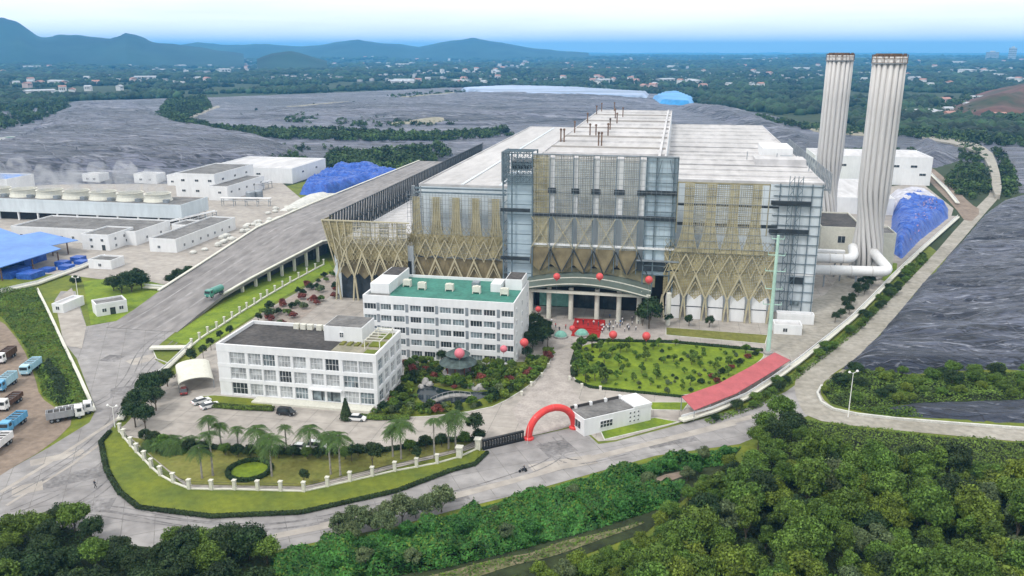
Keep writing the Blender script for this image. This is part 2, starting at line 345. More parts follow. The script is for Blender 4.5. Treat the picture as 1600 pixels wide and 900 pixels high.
def vnoise(x, y):
    xi = np.floor(x).astype(int); yi = np.floor(y).astype(int); fx = x - xi; fy = y - yi
    fx = fx * fx * (3 - 2 * fx); fy = fy * fy * (3 - 2 * fy); p = lambda i, j: _perm[i & 255, j & 255]
    return (p(xi, yi) * (1 - fx) + p(xi + 1, yi) * fx) * (1 - fy) + (p(xi, yi + 1) * (1 - fx) + p(xi + 1, yi + 1) * fx) * fy
def fbm(x, y, o=4):
    r = 0; a = 0.5
    for k in range(o): r = r + a * vnoise(x * 2 ** k + 17 * k, y * 2 ** k + 31 * k); a *= 0.5
    return r
def sheet(name, poly, z, m, thick=0.0):
    """flat paved or planted sheet; with thick > 0 a raised slab"""
    mb = MB(); n = len(poly)
    if thick: mb.prism(poly, z - thick, z)
    else:
        ar = sum(poly[i][0] * poly[(i + 1) % n][1] - poly[(i + 1) % n][0] * poly[i][1] for i in range(n))
        mb.add([(x, y, z) for x, y in (poly if ar > 0 else poly[::-1])], [tuple(range(n))])
    me = mb.mesh(name, m)
    bm = bmesh.new(); bm.from_mesh(me); bmesh.ops.triangulate(bm, faces=[f for f in bm.faces if len(f.verts) > 4]); bm.to_mesh(me); bm.free()
    return struct(link(name, me))
def mound(name, poly, cell, hfun, m, smooth=True):
    """height field clipped to a polygon; sinks below ground at its border"""
    pa = np.array(poly); lo, hi = pa.min(0) - cell, pa.max(0) + cell
    nx = int((hi[0] - lo[0]) / cell) + 1; ny = int((hi[1] - lo[1]) / cell) + 1
    X, Y = np.meshgrid(lo[0] + np.arange(nx) * cell, lo[1] + np.arange(ny) * cell, indexing='ij')
    P = np.stack([X.ravel(), Y.ravel()], 1); ins = in_poly(P, poly); d = edge_dist(P, poly); d = np.where(ins, d, -d)
    Z = hfun(P, d); idx = np.arange(nx * ny).reshape(nx, ny)
    f = np.stack([idx[:-1, :-1], idx[1:, :-1], idx[1:, 1:], idx[:-1, 1:]], -1).reshape(-1, 4)
    keep = (d[f] > -cell * 1.5).all(1); f = f[keep]
    used = np.unique(f); re = np.zeros(nx * ny, int); re[used] = np.arange(len(used))
    return link(name, arr_mesh(name, np.column_stack([P, Z])[used], re[f], m, smooth))
def smooth01(x): x = np.clip(x, 0, 1); return x * x * (3 - 2 * x)

# ================================================================== SETTING
def gz(x, y):
    """height of the open plain: level at the plant, rolling far out"""
    x = np.asarray(x, float); y = np.asarray(y, float); d = np.hypot(x, y)
    return (fbm(x / 900 + 40, y / 900 + 40, 4) - 0.47) * 70 * smooth01((d - 1900) / 3500)
gx = np.concatenate([-np.geomspace(24000, 420, 46), np.linspace(-400, 400, 41), np.geomspace(420, 24000, 46)])
gy = np.concatenate([[-3000, -1500, -600, -200], np.linspace(-100, 640, 38), np.geomspace(660, 26000, 90)])
X, Y = np.meshgrid(gx, gy, indexing='ij'); idx = np.arange(len(gx) * len(gy)).reshape(len(gx), len(gy))
fq = np.stack([idx[:-1, :-1], idx[1:, :-1], idx[1:, 1:], idx[:-1, 1:]], -1).reshape(-1, 4)
struct(link('ground', arr_mesh('ground', np.column_stack([X.ravel(), Y.ravel(), gz(X.ravel(), Y.ravel()) - 0.06]), fq, 'plain', True)))

def offset(poly, d):
    n = len(poly); ar = sum(poly[i][0] * poly[(i + 1) % n][1] - poly[(i + 1) % n][0] * poly[i][1] for i in range(n))
    P = [np.array(p) for p in (poly if ar > 0 else poly[::-1])]; out = []
    for i in range(n):
        a = P[i] - P[i - 1]; b = P[(i + 1) % n] - P[i]; a = a / (np.linalg.norm(a) + 1e-9); b = b / (np.linalg.norm(b) + 1e-9)
        na = np.array((-a[1], a[0])); nb = np.array((-b[1], b[0])); m = na + nb; m = m / (np.linalg.norm(m) + 1e-9)
        out.append(tuple(P[i] + m * d / max(0.4, m @ na)))
    return out
def smooth_poly(poly, it=2):
    for _ in range(it):
        q = []
        for i in range(len(poly)):
            a = poly[i]; b = poly[(i + 1) % len(poly)]; q += [(a[0] * .75 + b[0] * .25, a[1] * .75 + b[1] * .25), (a[0] * .25 + b[0] * .75, a[1] * .25 + b[1] * .75)]
        poly = q
    return poly
def bed(name, poly, m, z=0.16, kerb=True):
    if kerb:
        k = struct(MB().prism(poly, 0.0, z).build('kerb', 'kerb')); sheet(name, offset(poly, 0.22), z + 0.02, m)
    else: sheet(name, poly, z, m)

def joints(poly, ang, sp, z, w=.08, name='paving_joint', m='joint'):
    """expansion joints: parallel grooves clipped to a paved polygon"""
    pa = np.array(poly); c, s_ = math.cos(ang), math.sin(ang); Rm = np.array([[c, s_], [-s_, c]]); Q = pa @ Rm.T; lo, hi = Q.min(0), Q.max(0); mb = MB(); st = 1.5
    for v in np.arange(lo[1] + sp / 2, hi[1], sp):
        us = np.arange(lo[0], hi[0], st); P = np.column_stack([us, np.full(len(us), v)]) @ Rm; ins = in_poly(P, poly); i = 0
        while i < len(us):
            if ins[i]:
                j = i
                while j + 1 < len(us) and ins[j + 1]: j += 1
                if j > i:
                    A_, B_ = P[i], P[j]; nn = np.array((-s_, c)) * w / 2; mb.add([(*(A_ - nn), z), (*(B_ - nn), z), (*(B_ + nn), z), (*(A_ + nn), z)], [(0, 1, 2, 3)])
                i = j + 1
            else: i += 1
    if mb.v: o = mb.build(name, m); o['kind'] = 'structure'
# green verges round the site, then paving on top
sheet('grass', GP([(-500, 905), (-200, 420), (120, 380), (600, 250), (1300, 270), (1500, 420), (2200, 560), (2100, 905), (800, 1400)]), 0.0, 'grass')
ROAD_LOW = GP([(-260, 905), (-60, 790), (0, 742), (75, 700), (140, 660), (150, 640), (120, 560), (100, 535), (85, 470), (95, 455), (118, 455), (135, 510), (190, 500), (262, 463), (335, 470), (262, 528), (238, 548), (242, 562), (265, 575),
               (200, 630), (172, 672), (157, 690), (166, 738), (186, 772), (216, 796), (330, 810), (470, 804), (620, 770), (705, 738), (742, 728), (765, 705), (752, 704), (822, 684), (905, 666), (935, 694), (962, 690),
               (1060, 664), (1130, 646), (1185, 632), (1228, 612), (1245, 600), (1262, 650), (1155, 694), (1025, 712), (925, 740), (800, 775), (710, 797), (620, 822), (520, 842), (430, 860), (300, 880), (150, 905)])
sheet('road', ROAD_LOW, 0.03, 'concrete_road')
# wheel-worn paler streaks and a darker patched strip along the road
for k, (pts, w, m) in enumerate([
        ([(0, 770), (90, 715), (190, 650), (260, 590)], 0.5, 'concrete_pale'), ([(10, 790), (110, 728), (210, 655), (280, 598)], 0.35, 'concrete_pale'),
        ([(430, 838), (620, 800), (800, 752), (925, 716), (1060, 682), (1180, 650)], 0.9, 'concrete_pale'), ([(500, 820), (700, 775), (860, 735), (1000, 700), (1150, 663)], 0.4, 'concrete_pale'),
        ([(200, 575), (250, 535), (330, 487), (400, 440)], 0.8, 'concrete_pale')]):
    P = [np.array(p) for p in GP(pts)]; mb = MB()
    for a, b in zip(P[:-1], P[1:]):
        d = (b - a) / np.linalg.norm(b - a); nn = np.array((-d[1], d[0])) * w
        if k == 4: continue
        mb.add([(*(a - nn), 0.05 + k * .006), (*(b - nn), 0.05 + k * .006), (*(b + nn), 0.05 + k * .006), (*(a + nn), 0.05 + k * .006)], [(0, 1, 2, 3)])
    if mb.v: struct(mb.build('road_streak', m))
TRACK = GP([(1240, 600), (1250, 580), (1330, 525), (1395, 462), (1450, 408), (1500, 350), (1528, 322), (1550, 300), (1548, 268), (1535, 240), (1500, 222), (1520, 216), (1548, 232), (1560, 262), (1566, 303), (1535, 338), (1495, 385), (1440, 445), (1402, 492), (1345, 556), (1290, 592), (1280, 612), (1290, 630), (1320, 645), (1400, 655), (1500, 663), (1610, 671), (1900, 690), (1900, 716), (1610, 692), (1480, 680), (1350, 668), (1262, 655), (1246, 628)])
sheet('track', smooth_poly(TRACK, 1), 0.07, 'track')
TUP = GP([(1551, 303), (1549, 268), (1536, 242), (1500, 226), (1440, 216), (1442, 211), (1510, 219), (1548, 233), (1561, 262), (1567, 305)], 2.6)
sheet('track', smooth_poly(TUP, 1), 2.6, 'track', 2.7)
sheet('dirt_yard', smooth_poly(GP([(1432, 262), (1452, 258), (1490, 290), (1515, 318), (1535, 330), (1512, 352), (1490, 322), (1460, 292)]), 1), 0.11, 'soil')
sheet('yard', GP([(1310, 300), (1440, 286), (1490, 326), (1484, 345), (1400, 420), (1300, 400), (1290, 330)]), 0.10, 'concrete_pale')
# white kerb on the inside of the bend
KP = GP([(1284, 604), (1277, 616), (1283, 630), (1302, 641), (1340, 649), (1400, 656), (1500, 664), (1610, 672), (1800, 686)])
mb = MB()
for a, b in zip(KP[:-1], KP[1:]): mb.bar((a[0], a[1], 0.3), (b[0], b[1], 0.3), 0.6, 0.55)
struct(mb.build('kerb', 'kerb'))
sheet('dirt_yard', smooth_poly(GP([(-400, 880), (-300, 560), (-60, 480), (0, 497), (35, 540), (55, 590), (62, 620), (90, 640), (120, 655), (78, 697), (0, 742), (-80, 800)]), 1), 0.045, 'soil')
COMP = GP([(188, 672), (255, 600), (330, 540), (420, 482), (520, 425), (560, 330), (800, 260), (1290, 300), (1330, 330), (1500, 338), (1390, 438), (1330, 500), (1245, 570), (1160, 628), (1060, 661), (962, 688), (935, 690), (905, 664), (822, 682), (752, 700), (718, 706), (475, 768), (295, 765)])
sheet('pavement', COMP, 0.06, 'concrete_pale')
sheet('driveway', GP([(868, 545), (908, 545), (890, 600), (915, 640), (880, 670), (820, 684), (800, 640), (838, 600)]), 0.085, 'plaza')
# expansion joints of the forecourt paving
joints(COMP, 0, 6, .072); joints(COMP, math.pi / 2, 6, .074)
joints(ROAD_LOW, R(32), 5.5, .044, .09); joints(ROAD_LOW, R(32) + math.pi / 2, 5.5, .042, .09)
for i, (px, py, w, l, a) in enumerate([(60, 760, 4, 9, 40), (120, 745, 5, 12, 42), (200, 610, 6, 8, 35), (230, 560, 5, 10, 60), (150, 790, 5, 6, 20), (560, 812, 3.5, 12, 26), (880, 725, 4, 14, 30), (1050, 690, 3, 12, 30), (700, 780, 3, 8, 28), (90, 715, 3, 10, 42), (175, 560, 5, 5, 0), (870, 700, 6, 7, 35)]):
    x, y = G(px, py); c, s_ = math.cos(R(a)), math.sin(R(a)); sheet('road_patch', [(x + u * c - v * s_, y + u * s_ + v * c) for u, v in ((-l / 2, -w / 2), (l / 2, -w / 2), (l / 2, w / 2), (-l / 2, w / 2))], .036 + .0004 * i, 'patch_dark' if i % 3 else 'concrete_pale')
for i, pts in enumerate([[(20, 800), (90, 770), (150, 735), (200, 690), (235, 640), (245, 600)], [(60, 812), (130, 785), (185, 740), (225, 680), (255, 610)], [(0, 780), (70, 742), (140, 695), (190, 640), (230, 575), (290, 520)], [(30, 830), (120, 800), (230, 812), (380, 826), (520, 812)], [(60, 815), (160, 795), (300, 818), (450, 820), (620, 784)], [(640, 790), (760, 758), (850, 726), (880, 700), (868, 680)], [(980, 706), (900, 722), (862, 706), (850, 690)], [(130, 640), (170, 620), (200, 590), (230, 540), (300, 492)]]):
    P = [np.array(x) for x in GP(pts)]; P2 = []
    for k in range(len(P) - 1):          # smooth the tyre track
        p0, p1, p2, p3 = P[max(k - 1, 0)], P[k], P[k + 1], P[min(k + 2, len(P) - 1)]
        for t in np.linspace(0, 1, 7)[:-1]: P2.append(.5 * (2 * p1 + (p2 - p0) * t + (2 * p0 - 5 * p1 + 4 * p2 - p3) * t * t + (3 * p1 - p0 - 3 * p2 + p3) * t ** 3))
    for off_ in (-.95, .95):
        mb = MB(); prev = None
        for a, b in zip(P2[:-1], P2[1:]):
            d = (b - a) / (np.linalg.norm(b - a) + 1e-9); nn = np.array((-d[1], d[0])); z = .046 + .0006 * i
            A0_, A1_ = a + nn * (off_ - .17), a + nn * (off_ + .17); B0_, B1_ = b + nn * (off_ - .17), b + nn * (off_ + .17)
            mb.add([(*A0_, z), (*B0_, z), (*B1_, z), (*A1_, z)], [(0, 1, 2, 3)])
        struct(mb.build('tyre_track', 'patch_dark'))
sheet('dirt_verge', GP([(1290, 594), (1345, 560), (1405, 496), (1442, 448), (1498, 388), (1538, 340), (1572, 312), (1590, 318), (1550, 352), (1505, 402), (1455, 462), (1412, 510), (1352, 570), (1310, 600)]), .05, 'dirt_pale')
# beds and lawns
WALL = [(188, 674), (206, 692), (222, 706), (238, 722), (256, 738), (276, 753), (295, 765), (475, 768), (720, 708), (750, 698)]
OUT = [(742, 727), (705, 737), (620, 769), (470, 803), (330, 809), (216, 795), (186, 771), (166, 737), (157, 690), (172, 674)]
bed('lawn', GP(WALL + OUT), 'grass', kerb=False)
bed('lawn', GP([(204, 684), (240, 716), (280, 748), (300, 758), (472, 761), (715, 702), (742, 690), (700, 686), (600, 703), (470, 708), (380, 704), (300, 697), (250, 690)]), 'lawn_dry', .14, False)
bed('lawn', smooth_poly(GP([(906, 533), (1050, 536), (1192, 549), (1196, 560), (1150, 590), (1082, 622), (985, 613), (920, 606), (893, 592), (894, 570)]), 2), 'lawn_bright')
bed('lawn', GP([(1040, 512), (1200, 524), (1196, 538), (1040, 524)]), 'lawn_dry')
bed('lawn', GP([(944, 688), (1062, 660), (1022, 653), (936, 671)]), 'lawn_bright')
bed('lawn', GP([(1012, 629), (1078, 629), (1068, 642), (1018, 641)]), 'lawn_bright')
bed('lawn', GP([(335, 618), (430, 626), (425, 640), (330, 632), (310, 620)]), 'grass')
bed('garden_bed', smooth_poly(GP([(632, 562), (805, 572), (870, 545), (862, 562), (845, 590), (800, 622), (760, 641), (640, 655), (565, 650), (592, 640), (628, 600)]), 1), 'grass')
bed('lawn', GP([(238, 547), (298, 547), (268, 570), (244, 561)]), 'grass')
sheet('lawn', GP([(1372, 436), (1378, 408), (1402, 412), (1400, 428), (1384, 440)]), .12, 'lawn_bright')
sheet('garden_path', smooth_poly(GP([(672, 600), (690, 590), (740, 588), (765, 598), (740, 605), (690, 606)]), 1), 0.21, 'lawn_dry')
sheet('pond', smooth_poly(GP([(648, 612), (665, 600), (700, 612), (742, 614), (770, 612), (755, 625), (710, 632), (660, 634)]), 2), 0.22, 'pond')
sheet('lawn', GP([(130, 440), (200, 432), (268, 448), (205, 498), (142, 508)]), 0.08, 'lawn_bright')
sheet('side_road', GP([(86, 470), (112, 450), (135, 510), (128, 545), (100, 540)]), 0.09, 'concrete_pale')
sheet('yard', GP([(-200, 440), (90, 428), (265, 450), (300, 428), (480, 318), (440, 285), (280, 285), (0, 290), (-250, 330)]), 0.05, 'concrete_pale')
sheet('plaza', GP([(838, 498), (1040, 505), (1040, 525), (905, 532), (868, 546), (850, 520)]), 0.09, 'plaza')
sheet('side_path', GP([(405, 495), (520, 425), (545, 440), (470, 500), (440, 520)]), 0.09, 'paver')
sheet('service_yard', GP([(1200, 500), (1290, 460), (1320, 420), (1370, 440), (1310, 510), (1240, 560), (1205, 545)]), 0.09, 'track')
# strip of grass beside the ramp
sheet('grass_verge', GP([(262, 530), (335, 482), (420, 430), (505, 398), (520, 420), (420, 478), (330, 538), (305, 545)]), 0.10, 'lawn_bright')

# ------------------------------------------------------------------ landfill hills under black sheeting
def wrinkle(P, sc, amp):
    n = fbm(P[:, 0] / sc + 9, P[:, 1] / (sc * 0.45) + 5, 4); return amp * (1 - np.abs(n * 4 - 2) % 1.0)
def hnear(P, d): return -0.5 + 6.5 * smooth01(d / 70) + smooth01(d / 6) * (wrinkle(P, 26, 0.9) + wrinkle(P + 50, 9, 0.45) + fbm(P[:, 0] / 22, P[:, 1] / 14) * 3.4)
LN = offset(GP([(1318, 577), (1348, 556), (1405, 493), (1452, 436), (1500, 386), (1542, 336), (1575, 312), (1640, 300), (1800, 300), (2300, 420), (2100, 640), (1760, 590), (1560, 574), (1420, 582)]), -2.6)
m1 = struct(mound('landfill_hill', LN, 1.1, hnear, 'membrane_near'))
LN2 = GP([(1350, 640), (1420, 628), (1600, 622), (1900, 640), (1900, 672), (1600, 664), (1400, 652)])
struct(mound('landfill_hill', LN2, 0.8, lambda P, d: -0.3 + 1.2 * smooth01(d / 4) + wrinkle(P, 8, 0.3), ['membrane_near']))
def hback(h, w):
    def f(P, d):
        z = h * smooth01(d / w) + smooth01(d / 25) * fbm(P[:, 0] / 110, P[:, 1] / 150) * 6; st = 2.2; k = np.floor(z / st); fr_ = z / st - k   # benched slopes
        z = st * (k + 0.25 * fr_ + 0.75 * smooth01((fr_ - .68) / .3))
        return -1.0 + z + smooth01(d / 25) * (wrinkle(P, 60, 1.5) + wrinkle(P + 90, 24, 0.9))
    return f
FLAT = GP([(-900, 330), (-300, 200), (60, 168), (110, 158), (330, 152), (560, 143), (700, 137), (900, 139), (1050, 148), (1100, 166), (1200, 176), (1300, 200), (1500, 214), (1800, 236), (2400, 260), (2400, 330), (1640, 306), (1560, 306), (1560, 262), (1440, 246), (1300, 262), (1000, 270), (700, 262), (640, 246), (440, 290), (90, 292), (-200, 310)])
struct(mound('landfill_hill', FLAT, 9.0, lambda P, d: -1.0 + 1.6 * smooth01(d / 20) + smooth01(d / 30) * wrinkle(P, 60, 0.9), 'membrane'))
for poly, h, w in [([(-200, 262), (0, 222), (70, 178), (110, 166), (235, 164), (300, 195), (430, 215), (500, 240), (440, 262), (280, 268), (95, 272), (-100, 285)], 5.5, 50),
                   ([(340, 188), (400, 172), (560, 158), (700, 146), (900, 147), (1040, 156), (1060, 175), (1000, 186), (760, 200), (500, 196)], 4.5, 120),
                   ([(1040, 168), (1090, 166), (1180, 176), (1285, 214), (1290, 240), (1240, 232), (1100, 186)], 6, 50),
                   ([(1600, 250), (1800, 262), (1950, 300), (1700, 306), (1610, 290)], 9, 40), ([(1410, 218), (1490, 228), (1515, 252), (1470, 266), (1410, 258)], 5, 25)]:
    struct(mound('landfill_hill', GP(poly), 5.0, hback(h, w), 'membrane'))
# weld lines of the liner, laid on the surface
def welds(poly, ang, sp, w, zf, jit=0.0):
    pa = np.array(poly); c, s_ = math.cos(ang), math.sin(ang); Rm = np.array([[c, s_], [-s_, c]]); Q = pa @ Rm.T; lo, hi = Q.min(0), Q.max(0); quads = []; st = sp * .3
    for v in np.arange(lo[1] + sp / 2, hi[1], sp):
        us = np.arange(lo[0], hi[0], st); vv = v + (fbm(us / (sp * 3), np.full(len(us), v / sp)) - .47) * sp * 1.6; P = np.column_stack([us, vv]) @ Rm; ok = in_poly(P, poly) & (edge_dist(P, poly) > 2); z = zf(P)
        for i in range(len(us) - 1):
            if ok[i] and ok[i + 1] and (i // 9 + int(v)) % 7: nn = np.array((-s_, c)) * w / 2; quads.append([(*(P[i] - nn), z[i]), (*(P[i + 1] - nn), z[i + 1]), (*(P[i + 1] + nn), z[i + 1]), (*(P[i] + nn), z[i])])
    stuff(link('liner_weld', quads_mesh('liner_weld', np.array(quads), 'liner_weld')), 'pale weld lines across the black landfill liner', 'liner')
welds(LN, R(18), 7.5, .22, lambda P: hnear(P, edge_dist(P, LN)) + .07); welds(LN, R(110), 23, .2, lambda P: hnear(P, edge_dist(P, LN)) + .09)
for _poly in ([(0, 230), (70, 186), (110, 172), (235, 168), (300, 197), (430, 217), (490, 240), (440, 258), (280, 262), (95, 266)],):
    _g = GP(_poly); _hp = GP([(-200, 262), (0, 222), (70, 178), (110, 166), (235, 164), (300, 195), (430, 215), (500, 240), (440, 262), (280, 268), (95, 272), (-100, 285)]); welds(_g, R(-35), 20, .8, lambda P: hback(5.5, 50)(P, edge_dist(P, _hp)) + .35)
# service tracks and pale flats on the rear landfill
for i, (pts, m) in enumerate([([(252, 196), (300, 180), (340, 166), (346, 168), (306, 184), (262, 200)], 'track'), ([(560, 200), (640, 192), (700, 190), (690, 196), (600, 204)], 'dirt_pale'), ([(420, 168), (520, 160), (560, 162), (470, 172)], 'dirt_pale'), ([(600, 152), (700, 144), (720, 148), (640, 156)], 'dirt_pale'), ([(1200, 186), (1300, 206), (1400, 212), (1400, 216), (1290, 212)], 'dirt_pale'), ([(58, 262), (70, 236), (84, 228), (88, 232), (76, 244), (72, 262)], 'track')]):
    LBP = GP([(340, 188), (400, 172), (560, 158), (700, 146), (900, 147), (1040, 156), (1060, 175), (1000, 186), (760, 200), (500, 196)])
    if i in (1, 2, 3): struct(mound('dirt_flat', smooth_poly(GP(pts), 2), 3.0, lambda P, d: hback(4.5, 120)(P, np.where(in_poly(P, LBP), edge_dist(P, LBP), -edge_dist(P, LBP))) - 1.0 + 1.5 * smooth01((d + 2) / 5), m))
    else: struct(mound('dirt_flat', GP(pts), 3.0, lambda P, d: -1.5 + 3.6 * smooth01((d + 3) / 6), m))
# bright tarpaulins lying on the far landfill
def tarp(name, poly, h, w, cell, label, m='tarp_blue', amp=0.6):
    o = mound(name, GP(poly), cell, lambda P, d: -0.4 + h * smooth01(d / w) + smooth01(d / (w * 0.6)) * (wrinkle(P, w * 2.2, amp * .8) + wrinkle(P[:, ::-1] + 20, w * 1.1, amp * 0.4) + fbm(P[:, 0] / (w * 1.4), P[:, 1] / (w * 1.4)) * amp * 2), m, smooth=False)
    return tag(o, label, 'tarpaulin')
mat('tarp_sky', (0.05, 0.33, 0.72), 0.45, 0.2, 0.02, stain=0.2)
mat('tarp_paleblue', (0.32, 0.42, 0.60), 0.45, 0.25, 0.01, stain=0.3, stretch=(0.4, 2, 1))
tarp('tarpaulin', [(1018, 156), (1034, 149), (1062, 148), (1086, 158), (1080, 166), (1050, 165), (1030, 163)], 7.5, 6, 5, 'bright blue tarpaulin on the far landfill crest behind the plant', 'tarp_sky', .5)
tarp('tarpaulin', [(720, 142), (800, 138), (900, 141), (1015, 149), (1010, 158), (880, 152), (760, 154)], 7.5, 8, 8, 'long pale blue tarpaulin along the far landfill crest', 'tarp_paleblue', .5)
tarp('tarp_heap', [(466, 304), (476, 292), (500, 280), (520, 270), (545, 266), (575, 264), (618, 276), (640, 280), (600, 290), (560, 298), (512, 308)], 2.6, 6, .8, 'rumpled blue tarpaulin over a heap beside the ramp road', amp=2.3)
tarp('tarp_heap', [(1386, 392), (1392, 330), (1402, 312), (1440, 312), (1484, 326), (1484, 342), (1440, 376), (1410, 408)], 2.6, 7, .8, 'big blue tarpaulin heap behind the chimney, strewn with litter', amp=2.2)
tarp('tarp_heap', [(1376, 336), (1384, 306), (1440, 302), (1474, 318), (1440, 330)], 4.0, 9, 1.2, 'white tarpaulin patch on top of the blue heap by the chimney', 'tarp_grey', 1.4)

tarp('tarp_heap', [(400, 362), (420, 346), (470, 342), (478, 352), (440, 364)], 3.2, 7, 1.0, 'white sheeted heap against the ramp parapet', 'kerb', 0.5)
tarp('tarp_heap', [(430, 330), (470, 308), (520, 300), (545, 300), (500, 318), (460, 332)], 2.2, 8, 1.2, 'long white sheeted stack in front of the blue heap', 'kerb', 0.4)
# ------------------------------------------------------------------ mountains on the horizon
def range_mesh(name, prof, D, depth, seed, label=None):
    xs = np.arange(prof[0][0], prof[-1][0] + 1, 5.0); hs = np.interp(xs, [p[0] for p in prof], [p[1] for p in prof])
    n = 15; V = []
    for i in range(len(xs)):
        ang = math.atan((xs[i] - 800) / 1352.0)
        crest = CAM_H + D * (78 - hs[i]) / 1352.0
        for j in range(n):
            t = j / (n - 1) * 2 - 1; dd = D + t * depth; x, y = dd * math.tan(ang), dd
            k = (1 - abs(t)) ** 0.8; nzv = (float(fbm(np.array([xs[i] / 38 + seed]), np.array([t * 3.3 + seed]), 4)[0]) - 0.47) * 0.55 * (1 - k * 0.8)
            z = max(-40, (crest + 30) * (k + nzv * k * 1.4) - 30)
            V.append((x * math.cos(YAW) - y * math.sin(YAW), x * math.sin(YAW) + y * math.cos(YAW), z))
    ix = np.arange(len(xs) * n).reshape(len(xs), n)
    f = np.stack([ix[:-1, :-1], ix[1:, :-1], ix[1:, 1:], ix[:-1, 1:]], -1).reshape(-1, 4)
    return struct(link(name, arr_mesh(name, np.array(V), f, 'mountain', True)))
range_mesh('mountain', [(-420, 70), (-300, 52), (-200, 40), (-110, 45), (-40, 36), (0, 30), (14, 30), (32, 36), (62, 57), (90, 56), (120, 55), (150, 60), (176, 60), (200, 51), (214, 55), (236, 66), (268, 68), (300, 73), (340, 78), (380, 84)], 5200, 900, 3)
range_mesh('mountain', [(200, 78), (280, 70), (310, 66), (345, 70), (400, 69), (436, 71), (470, 73), (500, 70), (530, 65), (560, 63), (590, 67), (625, 70), (655, 74), (680, 69), (705, 64), (738, 60), (765, 65), (800, 70), (830, 75), (880, 79), (920, 82)], 7800, 1300, 11)
range_mesh('mountain', [(400, 92), (425, 84), (455, 81), (490, 88), (510, 94)], 3700, 350, 23)
# bare red-soil hill on the right, and dark wooded rises
RH = GP([(1440, 175), (1500, 150), (1560, 140), (1700, 138), (1800, 170), (1640, 190), (1500, 188)])
struct(mound('red_hill', RH, 14, lambda P, d: -2 + 30 * smooth01(d / 170) + fbm(P[:, 0] / 60, P[:, 1] / 60) * 16 * smooth01(d / 60), 'red_soil'))

# ================================================================== FAR WOODS, HOUSES
def leaf_quads(C, Nrm, size, r):
    """quads of given sizes facing Nrm at C"""
    n = len(C); t = r.normal(size=(n, 3)); t -= Nrm * (t * Nrm).sum(1)[:, None]; t /= np.linalg.norm(t, axis=1)[:, None] + 1e-9; b = np.cross(Nrm, t)
    t = t * (size * .6)[:, None]; b = b * (size * .42)[:, None]; k = r.uniform(.55, 1.0, n)[:, None]
    return np.stack([C - t, C - b * k, C + t, C + b], 1)
_ico = bmesh.new(); bmesh.ops.create_icosphere(_ico, subdivisions=1, radius=1.0)
ICO_V = np.array([v.co[:] for v in _ico.verts]); ICO_F = np.array([[v.index for v in f.verts] for f in _ico.faces]); _ico.free()
def clump_cloud(name, P, size, hz, m, label):
    """a far wood: thousands of ragged crowns in one mesh"""
    n = len(P); j = 1 + (rng.random((n, len(ICO_V), 1)) - 0.5) * 0.75
    V = ICO_V[None] * j * size[:, None, None]; V[:, :, 2] *= hz
    V += np.column_stack([P, gz(P[:, 0], P[:, 1]) + size * hz * 0.55])[:, None, :]
    F = (ICO_F[None] + (np.arange(n) * len(ICO_V))[:, None, None]).reshape(-1, 3)
    return stuff(link(name, arr_mesh(name, V.reshape(-1, 3), F, m)), label, 'woodland')
def polar(n, d0, d1, a0=-36, a1=36, p=1.0):
    d = np.exp(rng.uniform(math.log(d0), math.log(d1), n)); a = np.radians(rng.uniform(a0, a1, n)) - YAW
    return np.column_stack([d * np.sin(a), d * np.cos(a)]), d
BARE = [np.array(FLAT), np.array(RH)]
def outside(P):
    k = np.ones(len(P), bool)
    for b in BARE: k &= ~in_poly(P, b)
    return k
P, d = polar(30000, 900, 3200); k = outside(P) & (fbm(P[:, 0] / 160, P[:, 1] / 160) > 0.40) & (P[:, 1] > 560); P, d = P[k], d[k]
clump_cloud('far_woodland', P, rng.uniform(3.5, 8.5, len(P)), 0.9, 'leaf_far', 'dark wooded plain between the landfill and the far villages')
P, d = polar(26000, 2700, 11000); k = fbm(P[:, 0] / 420, P[:, 1] / 420) > 0.36; P, d = P[k], d[k]
clump_cloud('far_woodland', P, rng.uniform(7, 15, len(P)) * (1 + d / 9000), 0.55, 'leaf_far', 'hazy blue wooded plain reaching to the horizon')

def strip(poly, n, s0, s1, label, m='leaf_far'):
    """a belt of bushy crowns, each a ball of leaf tufts"""
    P = sample_poly(GP(poly), n); sz = rng.uniform(s0, s1, n) * .8; k = 46; q = rng.normal(size=(n, k, 3)); q[:, :, 2] += .4; q /= np.linalg.norm(q, axis=2)[:, :, None]
    C = q * (sz[:, None] * rng.uniform(.6, 1.05, (n, k)))[:, :, None]; C[:, :, 2] *= rng.uniform(.7, 1.3, (n, 1)); C += np.column_stack([P, gz(P[:, 0], P[:, 1]) + sz * .8])[:, None, :]
    C = C.reshape(-1, 3); N = q.reshape(-1, 3) + rng.normal(size=(n * k, 3)) * .4; N /= np.linalg.norm(N, axis=1)[:, None]
    return stuff(link('tree_belt', quads_mesh('tree_belt', leaf_quads(C, N, np.repeat(sz, k) * rng.uniform(.35, .75, n * k), rng), m)), label, 'woodland')
mat('leaf_belt', (0.050, 0.090, 0.022), 0.8, 0.45, 0.05, islands=0.5)
strip([(240, 190), (262, 160), (320, 152), (330, 172), (290, 188), (330, 200), (420, 206), (520, 206), (660, 212), (790, 205), (800, 214), (700, 222), (560, 222), (400, 218), (300, 210)], 1900, 2.6, 5.2, 'long green tree belt crossing the landfill behind the ramp', 'leaf_belt')
strip([(440, 187), (470, 182), (500, 186), (496, 192), (450, 193)], 60, 2.5, 4.5, 'small dark grove on the grey landfill, west of the belt', 'leaf_belt')
strip([(525, 192), (545, 182), (600, 188), (640, 190), (720, 192), (715, 197), (600, 200), (530, 198)], 160, 2.0, 4.0, 'broken row of bushes standing on the middle landfill', 'leaf_belt')
